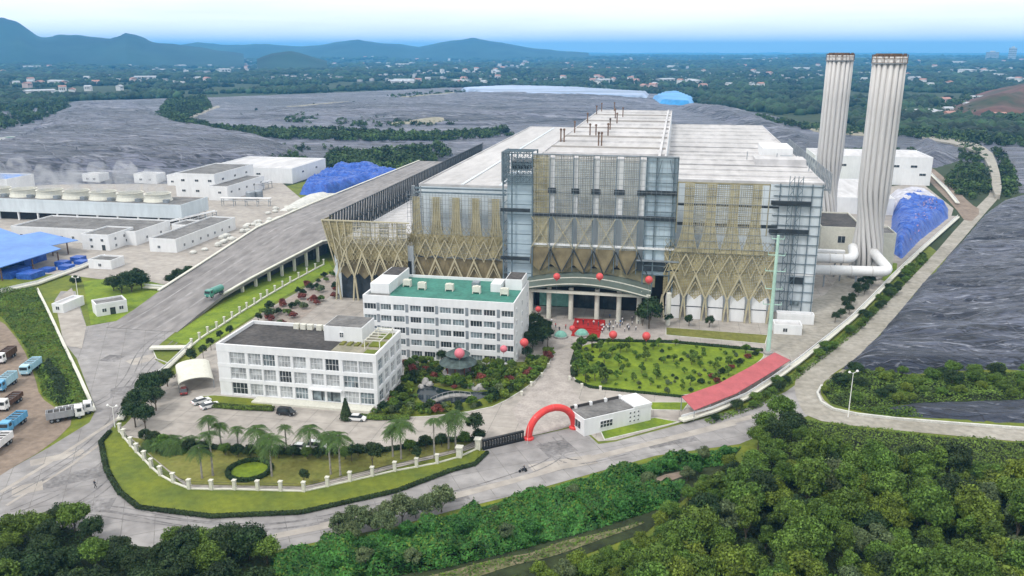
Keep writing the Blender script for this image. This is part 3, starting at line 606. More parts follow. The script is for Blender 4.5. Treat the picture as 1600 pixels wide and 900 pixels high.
strip([(500, 262), (520, 240), (580, 240), (640, 234), (690, 226), (705, 244), (660, 262), (620, 270), (560, 268)], 330, 2.4, 5.0, 'dense dark grove behind the steel screen of the tipping hall', 'leaf_belt')
strip([(-60, 200), (-20, 170), (40, 160), (105, 158), (112, 172), (60, 190), (0, 205)], 320, 3, 6, 'dark grove at the edge of the western landfill slope', 'leaf_belt')
strip([(-40, 250), (0, 225), (60, 222), (75, 240), (40, 248), (0, 255)], 160, 2, 4.2, 'bushes below the landfill behind the cooling fans', 'leaf_belt')
strip([(1400, 205), (1440, 198), (1600, 208), (1800, 215), (1800, 250), (1640, 236), (1500, 226), (1420, 216)], 700, 2.5, 5.5, 'wooded bank along the eastern landfill beyond the chimneys', 'leaf_belt')
strip([(1570, 190), (1640, 186), (1700, 200), (1680, 214), (1590, 206)], 130, 4, 8, 'tall dark trees beyond the eastern landfill', 'leaf_belt')
strip([(1498, 222), (1522, 212), (1535, 240), (1548, 270), (1545, 300), (1505, 318), (1470, 290), (1500, 262)], 260, 1.5, 3.4, 'scrub on the bank inside the climbing track', 'leaf_belt')
strip([(1560, 232), (1580, 262), (1590, 300), (1570, 310), (1562, 262), (1550, 236)], 120, 1.5, 3.2, 'scrub on the outer shoulder of the climbing track', 'leaf_belt')
strip([(490, 268), (440, 262), (400, 246), (430, 243), (480, 250)], 60, 1.5, 3, 'bushes behind the white treatment building', 'leaf_belt')

strip([(1450, 178), (1500, 152), (1560, 143), (1700, 142), (1740, 170), (1640, 186), (1500, 186)], 420, 3, 7, 'patchy trees on the red soil hill', 'leaf_belt')
strip([(360, 178), (560, 156), (760, 150), (900, 156), (860, 186), (640, 200), (420, 192)], 110, 1.4, 3.2, 'scattered scrub on the middle landfill hill', 'leaf_belt')
strip([(820, 138), (900, 130), (980, 136), (960, 142), (860, 144)], 120, 3, 6, 'light green wood edge behind the far landfill crest', 'leaf_belt')
strip([(395, 262), (420, 246), (470, 238), (478, 244), (450, 258), (420, 266)], 60, 1.6, 3.4, 'ragged bushes on the lower landfill above the treatment yard', 'leaf_belt')
strip([(130, 188), (200, 182), (260, 190), (330, 204), (300, 206), (220, 196)], 26, 1.5, 3, 'few bushes on the western landfill slope', 'leaf_belt')
strip([(1180, 182), (1290, 202), (1420, 210), (1420, 216), (1300, 212), (1200, 192)], 260, 2, 4.5, 'green strip on the landfill edge behind the chimneys', 'leaf_belt')
strip([(1300, 238), (1360, 232), (1440, 236), (1430, 246), (1340, 246)], 90, 1.5, 3, 'low scrub between annex and landfill', 'leaf_belt')
strip([(700, 166), (820, 160), (860, 164), (760, 174)], 70, 1.5, 3.2, 'thin scrub line on the landfill behind the roof', 'leaf_belt')
strip([(20, 190), (60, 178), (100, 172), (110, 176), (70, 190), (30, 200)], 70, 1.8, 4, 'bushy fringe on the crest of the western landfill', 'leaf_belt')
strip([(300, 222), (380, 226), (470, 230), (520, 228), (520, 234), (440, 238), (330, 232)], 60, 1.4, 3.0, 'scattered low scrub below the long tree belt', 'leaf_belt')
strip([(860, 168), (960, 166), (1030, 172), (980, 180), (880, 178)], 70, 1.6, 3.2, 'scrub patch on the landfill right behind the vent pipes', 'leaf_belt')
strip([(590, 152), (680, 144), (760, 142), (740, 148), (640, 156)], 90, 2.2, 4.2, 'green strip along the far rim of the landfill', 'leaf_belt')
def house_mesh(w, d, h, r, mats):
    mb = MB().box(-w, w, -d, d, -3, h, 0)
    mb.add([(-w * 1.08, -d * 1.1, h), (w * 1.08, -d * 1.1, h), (w * 1.08, d * 1.1, h), (-w * 1.08, d * 1.1, h), (-w * 1.08, 0, h + r), (w * 1.08, 0, h + r)], [(0, 1, 5, 4), (2, 3, 4, 5), (1, 2, 5), (3, 0, 4), (3, 2, 1, 0)], 1)
    for i in range(-1, 2): mb.box(i * w * .55 - w * .14, i * w * .55 + w * .14, -d - 0.15, -d + 0.02, h * .35, h * .75, 2)
    return mb.mesh('far_house', mats)
HM = [(house_mesh(6, 4.5, 6, 2.2, ['house_white', 'house_roof_grey', 'glass_dark']), 'small white grey-roofed house'),
      (house_mesh(6, 5, 9, 2.4, ['house_white', 'house_roof', 'glass_dark']), 'small white red-roofed house'),
      (house_mesh(7, 6, 6, 2.6, ['house_pink', 'house_roof', 'glass_dark']), 'small pinkish red-roofed house'),
      (house_mesh(22, 9, 7, 2.0, ['house_white', 'house_roof_grey', 'glass_dark']), 'long pale farm shed')]
P, d = polar(900, 1750, 7500, -33, 33); keep = outside(P) & (fbm(P[:, 0] / 300 + 7, P[:, 1] / 300) > 0.46); P, d = P[keep][:262], d[keep][:262]
for i, (x, y) in enumerate(P):
    k = int(rng.choice(4, p=[.42, .2, .2, .18])); s = float(.8 + d[i] / 6500)
    az = math.degrees(math.atan2(x, y)) + 11; zone = 'below the blue mountains' if az < -14 else 'between the mountains and the plant roof' if az < 2 else 'beyond the plant roof' if az < 16 else 'behind the chimneys and the tower blocks'; near = 'wooded' if d[i] < 3200 else 'hazy far'
    tag(link('far_house', HM[k][0], None, (x, y, float(gz(x, y)) + 2.5 * s), rng.uniform(0, 3.1), (s, s, s)), HM[k][1] + ' on the %s plain ' % near + zone, 'house', 'houses scattered on the far plain')
# the countless smaller houses of the far villages
P, d = polar(2300, 2300, 9000, -33, 33); keep = outside(P) & (fbm(P[:, 0] / 420 + 3, P[:, 1] / 420 + 9) > 0.49); P, d = P[keep], d[keep]; n = len(P)
bx = np.array([(-1, -1, 0), (1, -1, 0), (1, 1, 0), (-1, 1, 0), (-1, -1, 1), (1, -1, 1), (1, 1, 1), (-1, 1, 1)], float); bf = np.array([(4, 5, 6, 7), (0, 1, 5, 4), (1, 2, 6, 5), (2, 3, 7, 6), (3, 0, 4, 7)])
sz = np.column_stack([rng.uniform(3.5, 8, n), rng.uniform(3, 6, n), rng.uniform(6, 10, n)]) * (.6 + d / 7500)[:, None]
V = bx[None] * sz[:, None, :] + np.column_stack([P, gz(P[:, 0], P[:, 1]) - 1])[:, None, :]
mat('village', (0.30, 0.30, 0.31), 0.8, 0.1, 0.1, islands=0.45)
stuff(link('far_village', arr_mesh('far_village', V.reshape(-1, 3), (bf[None] + (np.arange(n) * 8)[:, None, None]).reshape(-1, 4), 'village')), 'pale speckle of village houses over the far plain', 'village')
# hamlet at the foot of the red hill
for i, (px, py) in enumerate([(1512, 168), (1530, 163), (1545, 172), (1556, 180), (1568, 174), (1585, 170), (1596, 176), (1560, 186), (1480, 176), (1455, 183), (1440, 181), (1485, 184), (1420, 184), (1590, 182), (1540, 158), (1476, 160)]):
    x, y = G(px, py); k = [0, 0, 3, 2][i % 4]
    tag(link('hamlet_house', HM[k][0], None, (x, y, float(gz(x, y))), rng.uniform(-.4, .4), (1, 1, 1)), HM[k][1] + ' in the hamlet below the red hill', 'house', 'hamlet houses below the red hill')
# far apartment towers
for i, (px, w, h, lab) in enumerate([(1580, 22, 92, 'tall blue-grey tower block standing alone on the eastern horizon'), (1549, 40, 62, 'broad low tower block beside the tallest one on the horizon')]):
    x, y = G(px, 78 + 82 / 6200 * 1352)
    o = thing('tower_block', lab, 'building', (x, y, float(gz(x, y)) - 4))
    MB().box(-w, w, -16, 16, 0, h).build('wall', 'house_roof_grey', o)
    MB().box(-w * .4, w * .4, -6, 6, h - .1, h + 9).build('roof_house', 'house_white', o)
    for k in range(6): MB().box(-w - .3, w + .3, -16.3, 16.3, 8 + k * h / 6.6, 11 + k * h / 6.6).build('window_band', 'glass_dark', o)

# ================================================================== MAIN PLANT (local frame: y = 0 is the plane of the front screens)
plant = thing('waste_plant', 'huge white waste-to-energy plant with olive lattice screens and flat white roofs', 'power plant', (0, 256, 0))
def walls(name, x0, x1, y0, y1, z, parent, m='panel_white', roof='roof_white', par=0.7, rname='roof'):
    w = MB().box(x0, x1, y0, y1, 0, z).build(name, m, parent)
    mb = MB().box(x0 + .25, x1 - .25, y0 + .25, y1 - .25, z - .2, z + .06)
    r = mb.build(rname, roof, parent)
    if par:
        p = MB(); t = .35
        p.box(x0 - .05, x1 + .05, y0 - .05, y0 + t, z - .3, z + par); p.box(x0 - .05, x1 + .05, y1 - t, y1 + .05, z - .3, z + par)
        p.box(x0 - .05, x0 + t, y0 + t, y1 - t, z - .3, z + par); p.box(x1 - t, x1 + .05, y0 + t, y1 - t, z - .3, z + par)
        p.build('parapet', 'white_wall' if roof != 'roof_white' else 'roof_white', r)
    return w, r
walls('tipping_hall_wall', -112, -84, 3, 232, 19, plant, par=0)
wl, rl = walls('boiler_hall_wall', -84, -44.5, 12, 233, 38.3, plant, par=0.5)
wh, rh = walls('turbine_hall_wall', -44.45, -2.7, 10, 240, 48, plant, par=0.5)
wr, rr = walls('flue_hall_wall', -2.65, 46, 14, 222, 42, plant, par=0.45)
# raised front bay of the right roof, gently sloped
mb = MB(); mb.add([(-2.6, 14.2, 42.4), (45.7, 14.2, 42.4), (45.7, 74, 43.6), (-2.6, 74, 43.6), (-2.6, 74, 41.9), (45.7, 74, 41.9), (-2.6, 14.2, 41.9), (45.7, 14.2, 41.9)], [(0, 1, 2, 3), (3, 2, 5, 4), (0, 3, 4, 6), (1, 7, 5, 2), (6, 7, 1, 0)]); mb.build('roof_slope', 'roof_white', plant)
for k in range(5): y = 22 + k * 11.5; MB().box(-2.3, 45.2, y, y + .5, 42.4 + (y - 14) * .02, 42.95 + (y - 14) * .02).build('roof_rib', 'roof_white', rr)
for k in range(7): y = 92 + k * 18; MB().box(-2.0, 45.2, y, y + .6, 42.0, 42.55).build('roof_rib', 'roof_white', rr)
for k in range(11): y = 26 + k * 19.5; MB().box(-44, -3.2, y, y + .45, 48.0, 48.75).build('roof_rib', 'flue_seam' if k % 2 else 'roof_white', rh)
MB().box(-5.2, -4.4, 12, 238, 48.0, 49.1).build('roof_rib', 'roof_white', rh)
def seams(x0, x1, y0, y1, z, sp, parent, slope=0.0):
    mb = MB()
    for y in np.arange(y0 + sp, y1, sp): zz = z + (y - y0) * slope; mb.add([(x0, y, zz), (x1, y, zz), (x1, y + .22, zz), (x0, y + .22, zz), (x0, y, zz + .14), (x1, y, zz + .14), (x1, y + .22, zz + .14), (x0, y + .22, zz + .14)], [(4, 5, 6, 7), (0, 1, 5, 4), (2, 3, 7, 6)])
    o = mb.build('roof_seam', 'flue', parent); o['kind'] = 'stuff'
seams(-83.5, -45, 13, 231, 38.36, 3.2, rl); seams(-44, -6, 11, 238, 48.06, 3.4, rh); seams(-2.2, 45.4, 76, 221, 42.06, 3.4, rr); seams(-2.2, 45.4, 15, 73, 42.42, 3.0, rr, .02); seams(-111.5, -84.5, 4, 230, 19.06, 3.2, plant)
for x in (-70, -57): MB().box(x, x + 1.0, 14, 230, 38.5, 38.62).build('skylight_strip', 'panel_white', rl)
MB().box(28, 45, 48, 58, 43, 45.2).build('roof_plant_room', 'roof_white', plant)
MB().box(33, 44, 76, 96, 42, 46).build('roof_plant_room', 'white_wall', plant)
MB().box(38, 42, 60, 63, 43.2, 45).build('roof_fan', 'steel_grey', plant)
vent = MB().tube([(0, 0, 0), (0, 0, 4.6)], 0.27, 8).lathe([(0.27, 4.3), (0.48, 4.5), (0.48, 4.9), (0.15, 5.2)], 8).mesh('vent_pipe', 'rust')
for a, b in [(-43.2, 320.5), (-41.9, 320.2), (-42.2, 356.6), (-41.9, 405.6), (-42.6, 459.3), (-42.1, 484.1), (-35.4, 491), (-27.8, 448.6), (-28.0, 408.3), (-28.6, 374.2), (-27.4, 348.3), (-27.7, 309.5), (-26.6, 309.6), (-31.8, 342.1), (-31, 438), (-34.5, 345)]:
    link('vent_pipe', vent, plant, (a, b - 256, 48.0))
post = MB().tube([(0, 0, 0), (0, 0, 4.2)], 0.16, 6).mesh('roof_mast', 'steel_grey')
for a, b in [(26, 316), (36, 312), (43.5, 318), (44, 290)]: link('roof_mast', post, plant, (a, b - 256, 42.2))

# --- screens. A bay: legs at both sides, a lozenge above, fine lattice, fins
BW = 6.6
def zb(mb, x0, z0, x1, z1, y, w, t, mi=0): mb.bar((x0, y, z0), (x1, y, z1), w, t, mi)
def leg_mesh(zs, za):
    mb = MB()
    zb(mb, -.85, 0, -.15, zs, 0, .5, .5); zb(mb, .85, 0, .15, zs, 0, .5, .5); zb(mb, 0, zs - 1.2, 0, zs + .6, 0, .5, .55)
    return mb.mesh('screen_leg', 'olive_pale')
def lozenge_mesh(zs, za, zt):
    mb = MB(); h = BW / 2
    for s in (-1, 1):
        zb(mb, s * h, zs, 0, za, -.02 * s, .52, .4); zb(mb, s * (h - 1.2), zs + 1.4, 0, za - 2.4, .1 + .02 * s, .24, .3)
        zb(mb, 0, za, s * h, zt, -.02 * s + .06, .30, .35); zb(mb, s * h, za - .5, 0, zt + 1.5, .16 + .02 * s, .22, .25)
    return mb.mesh('lattice_lozenge', 'olive_pale')
def fine_mesh(z0, z1, m, w=.13, nx=4, hz=2.2):
    mb = MB(); h = BW / 2; dx = BW / nx; k = 0; z = z0
    while z < z1 - .1:
        zt = min(z1, z + hz)
        for i in range(nx):
            x = -h + i * dx; q = (zt - z) / hz
            zb(mb, x, z, x + dx * q, zt, .01 + .012 * ((i + k) % 3), w, .12); zb(mb, x + dx, z, x + dx - dx * q, zt, -.06 - .012 * ((i + k) % 3), w, .12)
        z += hz; k += 1
    return mb.mesh('fine_lattice', m)
def fin_mesh(w, z0, z1, m):
    """vertical fin that flares like a tree into the lattice below"""
    mb = MB(); h = w / 2; rows = [(z1, h), (z0 + 5, h), (z0 + 2, h * 1.15), (z0 - .5, h * 1.45), (z0 - 3, h * 1.9), (z0 - 6, BW * .5)]
    mb.add([(-q, 0, z) for z, q in rows] + [(q, 0, z) for z, q in rows], [(k + 1, len(rows) + k + 1, len(rows) + k, k) for k in range(len(rows) - 1)], 0)
    for i in range(5):
        f_ = i / 2 - 1
        for (za, qa), (zc, qc) in zip(rows[:-1], rows[1:]): zb(mb, f_ * qa, za, f_ * qc, zc, -.1, .15, .28, 1)
    return mb.mesh('fin', [m, 'olive_pale'])
def grid_mesh(w, z0, z1, nx, dz, m, t=.09):
    mb = MB()
    for i in range(nx + 1): x = -w / 2 + i * w / nx; zb(mb, x, z0, x, z1, 0, t, t)
    z = z0; k = 0
    while z <= z1 + .01: zb(mb, -w / 2, z, w / 2, z, .1, t, t); z += dz
    return mb.mesh('grid_frame', m)
def panel_mesh(w, z0, z1, m, t=.05): return MB().box(-w / 2, w / 2, -t / 2, t / 2, z0, z1).mesh('screen_panel', m)
def vee_mesh(w, zs, za, z1, m):
    """screen filling the lozenges: pointed bottoms at the legs, pleated"""
    mb = MB(); h = w / 2; zm = (zs + za) / 2
    mb.add([(-h, .1, zs), (-h * .5, -.1, zm), (0, -.75, za - .4), (h * .5, -.1, zm), (h, .1, zs), (h, .1, z1), (0, -.2, z1), (-h, .1, z1)], [(0, 1, 2, 7), (2, 6, 7), (2, 3, 4, 5), (2, 5, 6)])
    mb.add([(-h * .78, .35, zs + 1.6), (0, .3, zs - .8), (h * .78, .35, zs + 1.6), (0, -.1, za - 1.2)], [(0, 1, 2, 3)])
    return mb.mesh('screen_panel', m)
def skirt_mesh(w, z0, z1, m):
    """pleated screen between the lattice bars"""
    mb = MB(); h = w / 2
    mb.add([(-h, .05, z0), (0, -.9, z0 + 1.2), (h, .05, z0), (h, .05, z1), (0, -.15, z1), (-h, .05, z1)], [(0, 1, 4, 5), (1, 2, 3, 4)]); return mb.mesh('screen_panel', m)

# right screen: five bays
right_bounds = [-1.5 + BW * i for i in range(6)]
LEG = leg_mesh(7.2, 15); LOZ = lozenge_mesh(7.2, 15, 21.5); FINE = fine_mesh(16.5, 26.0, 'olive'); FIN = fin_mesh(2.7, 28, 43.4, 'screen_fin')
GRD = grid_mesh(BW - 2.4, 28, 43.4, 5, 1.9, 'olive_pale', .08); PAN = panel_mesh(BW - 2.6, 27.5, 43.2, 'screen_pale'); SKR = skirt_mesh(BW, 15.2, 23.2, 'screen_olive')
SKL = vee_mesh(BW, 7.4, 15, 16.2, 'screen_olive'); SKD = skirt_mesh(BW, 1.0, 15.1, 'olive_dark')
for i, x in enumerate(right_bounds):
    link('screen_leg', LEG, plant, (x, 0, 0))
    if 0 < i < 5: link('fin', FIN, plant, (x, -.5, 0))
for i in range(5):
    x = right_bounds[i] + BW / 2
    link('lattice_lozenge', LOZ, plant, (x, -.25, 0)); link('fine_lattice', FINE, plant, (x, -.2, 0)); link('screen_panel', SKR, plant, (x, .4, 0)); link('screen_panel', SKL, plant, (x, .55, 0))
    if 0 < i < 4: link('grid_frame', GRD, plant, (x, .1, 0)); link('screen_panel', PAN, plant, (x, .45, 0))
    # white arched wall panel between the legs
    mb = MB(); pr = [(-2.25, 0.1), (2.25, 0.1), (2.25, 6.6)] + [(2.25 * math.cos(t), 6.6 + 3.2 * math.sin(t)) for t in np.linspace(.15, math.pi - .15, 9)] + [(-2.25, 6.6)]
    n = len(pr); mb.add([(a, 0, z) for a, z in pr] + [(a, .3, z) for a, z in pr], [tuple(range(n))] + [(j, n + j, n + (j + 1) % n, (j + 1) % n) for j in range(n)])
    ap = mb.build('arch_panel', 'white_wall', plant, (x, .9, 0)); MB().box(-2.3, 2.3, -.08, .02, 4.1, 4.35).build('mullion', 'steel_dark', ap)
for x in (1.6, 28.4): zz = MB(); zb(zz, x, 28, x, 43.5, 0, .3, .4); zz.build('edge_post', 'olive', plant)
MB().box(1.5, 28.5, -.2, .2, 43.3, 43.7).build('top_rail', 'olive', plant)
MB().box(-1.5, 31.5, .9, 1.3, 22.3, 22.9).build('screen_beam', 'white_wall', plant)
MB().box(-1.5, 31.5, 1.3, 1.8, 30.0, 31.0).build('screen_beam', 'steel_dark', plant)
MB().box(-1.5, 31.5, 1.3, 1.8, 36.2, 37.0).build('screen_beam', 'steel_dark', plant)
# mid-left screen, five bays, a little set back
LB = [-86.4 + BW * i for i in range(6)]
LFIN = fin_mesh(2.2, 26, 35.5, 'screen_fin'); LGR = grid_mesh(BW, 24, 37.0, 6, 1.5, 'steel_grey', .09); LPAN = panel_mesh(BW - 2.2, 24, 35.4, 'screen_pale')
for i, x in enumerate(LB):
    link('screen_leg', LEG, plant, (x, 4, 0))
    if i > 1: link('fin', LFIN, plant, (x - 3.2 + .1 * i, 5.2, 0))
link('fin', LFIN, plant, (LB[1] - 3.2, 5.2, 0))
for i in range(5):
    x = LB[i] + BW / 2
    link('lattice_lozenge', LOZ, plant, (x, 3.7, 0)); link('fine_lattice', FINE, plant, (x, 3.9, 0)); link('screen_panel', SKR, plant, (x, 4.4, 0)); link('screen_panel', SKD, plant, (x, 5.0, 0))
    link('grid_frame', LGR, plant, (x, 5.9, 0)); link('screen_panel', LPAN, plant, (x, 6.3, 0))
for z in (36.9, 38.3): MB().box(-84.5, -52.8, 5.6, 6.2, z - .25, z + .25).build('screen_beam', 'steel_blue', plant)
MB().box(-84.6, -83.6, 5.4, 6.4, 0, 39).build('edge_post', 'steel_grey', plant)
mb = MB()
for k in range(14):
    z = 10 + k * 2.0; zb(mb, -84.4, z, -81.4, z + 2, 5.2, .16, .16); zb(mb, -84.4, z + 2, -81.4, z, 5.4, .16, .16)
for x in (-84.4, -81.4): zb(mb, x, 0, x, 39, 5.3, .3, .3)
mb.build('lattice_column', 'steel_grey', plant)
# tipping hall screen (flared top)
TB = [-110 + 6.2 * i for i in range(5)]
TLOZ = lozenge_mesh(8, 17, 22); TLEG = leg_mesh(8, 17); TFINE = fine_mesh(13, 22, 'olive'); TSK = skirt_mesh(6.5, 14, 21.5, 'screen_olive'); TV = vee_mesh(6.3, 8.2, 17, 18, 'olive_dark')
TGR = grid_mesh(6.2, 20.5, 27.4, 4, 1.7, 'olive_pale', .16); TPAN = panel_mesh(6.2, 20.5, 27.4, 'screen_grey')
for i, x in enumerate(TB): link('screen_leg', TLEG, plant, (x, 0, 0))
for i in range(4):
    x = TB[i] + 3.1
    link('lattice_lozenge', TLOZ, plant, (x, -.25, 0)); link('fine_lattice', TFINE, plant, (x, -.1, 0)); link('screen_panel', TSK, plant, (x, .5, 0)); link('screen_panel', TV, plant, (x, .7, 0))
    if i > 0: link('grid_frame', TGR, plant, (x, .1, 0)); link('screen_panel', TPAN, plant, (x, .4, 0))
mb = MB(); mb.add([(-110, 0, 14), (-104, 0, 14), (-104, .2, 27.4), (-114.6, .2, 27.4), (-112.4, .1, 20)], [(0, 1, 2, 3, 4)]); mb.build('screen_panel', 'screen_olive', plant)
for i in range(4): x = -114.4 + i * 2.6; q = MB(); zb(q, x + (4.4 - i * 1.2) * .9, 12, x, 27.4, -.15, .3, .4); q.build('fan_rib', 'olive_pale', plant)
MB().box(-114.6, -84, -.25, .25, 27.3, 27.7).build('top_rail', 'olive_pale', plant)
for r in range(3):
    for i in range(3): MB().box(-101 + i * 6.0, -97.6 + i * 6.0, 1.2, 1.5, 20.9 + r * 2.1, 22.5 + r * 2.1).build('wall_panel', 'white_wall', plant)
MB().box(-109.5, -84.6, 2.2, 2.9, 0, 14).build('recess_shade', 'steel_dark', plant)  # dark slab painted as the shade inside the open hall base
# side return of the flared screen, towards the ramp
mb = MB(); mb.add([(-114.6, 0, 27.4), (-112.4, 0, 18), (-113, 10, 18), (-114.6, 10, 27.4)], [(0, 1, 2, 3)]); mb.build('screen_panel', 'screen_olive', plant)
mb = MB()
for z in np.arange(23.5, 43, 2.3): zb(mb, 1.6, z, 31.5, z, -.75, .13, .09)
for x in np.arange(2, 29, 1.65): zb(mb, x, 22, x, 43.4, -.7, .06, .06)
mb.build('cable_grid', 'steel_grey', plant); mb = MB()
for z in np.arange(32.5, 51, 1.9): zb(mb, -43, z, 1.4, z, -.6, .09, .09)
for x in np.arange(-42.5, 1.4, 1.45): zb(mb, x, 22.5, x, 50.8, -.55, .06, .06)
mb.build('cable_grid', 'steel_grey', plant)
# central screen
slots = [(-37.8, -36.3), (-30.4, -29.0), (-24.2, -22.4), (-17.2, -15.0), (-10.2, -8.4)]
cpan = [(-43.0, -38.0)] + [(slots[i][1] + .1, slots[i + 1][0] - .1) for i in range(4)]
for i, (a, b) in enumerate(cpan):
    x = (a + b) / 2; w = b - a
    link('screen_panel', panel_mesh(w, 21.5, 50.8, 'screen_fin' if i == 0 else 'screen_grey'), plant, (x, .2, 0))
    link('grid_frame', grid_mesh(w, 32, 50.8, 6, 2.4, 'olive' if i == 0 else 'steel_grey', .10), plant, (x, 0, 0))
    mb = MB(); zb(mb, -w / 2 - .4, 21.5, w / 2 + .4, 31.5, -.4, .22, .3); zb(mb, w / 2 + .4, 21.5, -w / 2 - .4, 31.5, -.3, .22, .3); mb.build('cross_brace', 'olive_pale', plant, (x, 0, 0))
    mb = MB(); zb(mb, -w / 2 - .8, 14, 0, 21, -.5, .32, .4); zb(mb, w / 2 + .8, 14, 0, 21, -.45, .32, .4); mb.build('lattice_lozenge', 'steel_dark', plant, (x + w / 2 + .8, 0, 0))
    MB().add([(-w / 2 - .9, 0, 16), (0, -.8, 13.6), (w / 2 + .9, 0, 16), (w / 2 + .6, 0, 21.5), (-w / 2 - .6, 0, 21.5)], [(0, 1, 2, 3, 4)]).build('screen_panel', 'olive_dark', plant, (x, .3, 0))
for a, b in slots:
    MB().box(a, b, .6, .9, 32.4, 50).build('wall_strip', 'white_wall', plant)
    MB().box(a - .5, b + .5, -.3, .6, 39.0, 40.6).build('balcony', 'steel_dark', plant)
    q = MB(); zb(q, a + .1, 14, a + .1, 51, -.2, .22, .25); q.build('screen_post', 'steel_blue', plant)
MB().box(-43, -8.2, -.3, .5, 31.6, 32.6).build('screen_beam', 'steel_dark', plant)
MB().box(-43, 1.4, -.1, .7, 22.2, 22.8).build('screen_beam', 'white_wall', plant)
MB().box(-43, 1.5, -.3, .3, 50.8, 51.2).build('top_rail', 'steel_grey', plant)
# glazed steel bay right of the central screen
MB().box(-8.0, 1.2, 1.0, 1.4, 14, 50.6).build('curtain_wall', 'glass_blue', plant)
mb = MB()
for x in (-8.0, -5.0, .2, 1.3): zb(mb, x, 8, x, 51, .4, .42, .5)
for z in (14, 17, 23.5, 26.5, 29.5, 34, 37, 43, 46, 50.6): zb(mb, -8, z, 1.3, z, .3, .2, .3)
zb(mb, -5, 43, -3.6, 50, .2, .2, .2); zb(mb, .2, 43, -1.2, 50, .2, .2, .2)
mb.build('steel_frame', 'steel_blue', plant)
for z in (32, 40): MB().box(-8.2, 1.5, -.1, 1.0, z - .7, z + .6).build('balcony', 'steel_dark', plant)
MB().box(-10, 3.0, .2, 3, 15.2, 18.2).build('louvre', 'steel_dark', plant); MB().box(-10, 3, -.4, .2, 18.4, 18.9).build('louvre', 'steel_grey', plant)
# stair tower left of the central screen
MB().box(-51.6, -43.6, 1.6, 9, 0, 44).build('tower_glass', 'glass_blue', plant)
mb = MB()
for x in (-52.6, -49.8, -43.2):
    for y in (0, 9.4): mb.bar((x, y, 0), (x, y, 51.4), .42)
for z in np.arange(3, 52, 3.2):
    mb.bar((-52.6, 0, z), (-43.2, 0, z), .22); mb.bar((-52.6, 0, z), (-52.6, 9.4, z), .2); mb.bar((-52.6, 9.4, z), (-43.2, 9.4, z), .2)
mb.build('tower_frame', 'steel_blue', plant)
mb = MB()
for k in range(5):
    z = 42 + k * 1.9
    for i in range(5):
        x = -52.6 + i * 1.88; mb.bar((x, -.15, z), (x + 1.88, -.15, z + 1.9), .16); mb.bar((x + 1.88, -.28, z), (x, -.28, z + 1.9), .16)
        y = i * 1.88; mb.bar((-52.8, y, z), (-52.8, y + 1.88, z + 1.9), .16); mb.bar((-52.95, y + 1.88, z), (-52.95, y, z + 1.9), .16)
    mb.bar((-52.6, -.2, z), (-43.2, -.2, z), .22)
for x in np.arange(-52.6, -43, .94): mb.bar((x, -.4, 42), (x, -.4, 51.4), .13)
for y in np.arange(0, 9.5, .94): mb.bar((-53.1, y, 42), (-53.1, y, 51.4), .13)
for x in np.arange(-52, -43, 1.5): mb.bar((x, 0, 51.3), (x, 9.4, 51.3), .2)
for y in np.arange(1, 9.4, 1.7): mb.bar((-52.6, y, 51.45), (-43.2, y, 51.45), .2)
mb.build('tower_crown', 'steel_blue', plant)
MB().box(-50, -44, .5, 8, 46, 48.4).build('tower_louvre', 'steel_dark', plant)
for z in (33.2, 17.5): MB().box(-53.4, -44, -.8, .3, z - .5, z + .5).build('balcony', 'steel_dark', plant)
# right end wall: girts, steel stair columns, windows
mb = MB()
for z in np.arange(4, 42, 3.1): zb(mb, 31.2, z, 46.0, z, 13.75, .16, .3)
for x in (33, 38.2, 42.6, 45.6): zb(mb, x, 0, x, 42, 13.6, .22, .4)
mb.build('wall_girts', 'steel_blue', plant)
for z in (27, 36): MB().box(30.5, 42.5, 12.3, 13.5, z - .6, z + .6).build('balcony', 'steel_dark', plant)
for x in (36.2, 38.8):
    mb = MB()
    for s in (-.7, .7): zb(mb, x + s, 0, x + s, 44.5, 12.6, .2, .2)
    for k in range(22): zb(mb, x + (-.7 if k % 2 else .7), k * 2.0, x + (.7 if k % 2 else -.7), k * 2.0 + 2.0, 12.6, .13, .13)
    mb.build('ladder_truss', 'steel_blue', plant)
MB().box(38.3, 42.5, 13.4, 13.9, 9.8, 12).build('louvre', 'steel_dark', plant); MB().box(39.2, 41.8, 13.4, 13.9, 2.6, 4.2).build('window', 'window_glass', plant)
MB().box(31.3, 45.9, 13.7, 14.05, 12.6, 13.4).build('wall_band', 'white_wall', plant)
# steel louvre screen down the left edge of the tipping hall, and the taller one on the right
def screen_bay(w, h, k_=1.0, m='steel_dark', out=False):
    mb = MB()
    for y in (0, w * .5): mb.bar((-.9 if out else 0, y, 0), (0, y, h), .5 * k_, .36 * k_)
    for z in (.2, h * .5, h - .2): mb.bar((0, 0, z), (0, w, z), .26 * k_)
    mb.bar((.1, 0, .2), (.1, w * .5, h * .5), .2 * k_); mb.bar((.1, w * .5, h * .5), (.1, w, h - .2), .2 * k_); mb.bar((.15, w, .2), (.15, w * .5, h * .5), .2 * k_)
    return mb.mesh('louvre_bay', m)
LV1 = screen_bay(5.1, 11.2, 1.1, 'steel_dark', True)
for k in range(45): link('louvre_bay', LV1, plant, (-112.6, 3 + k * 5.1, 17.6))
LV2 = screen_bay(5.5, 6.4, .55, 'steel_grey')
for k in range(20): link('louvre_bay', LV2, plant, (48.6, 18 + k * 5.5, 38.5))
for k in range(6): MB().box(46, 48.8, 18 + k * 21, 18.5 + k * 21, 39.4, 40).build('bracket', 'steel_grey', plant)
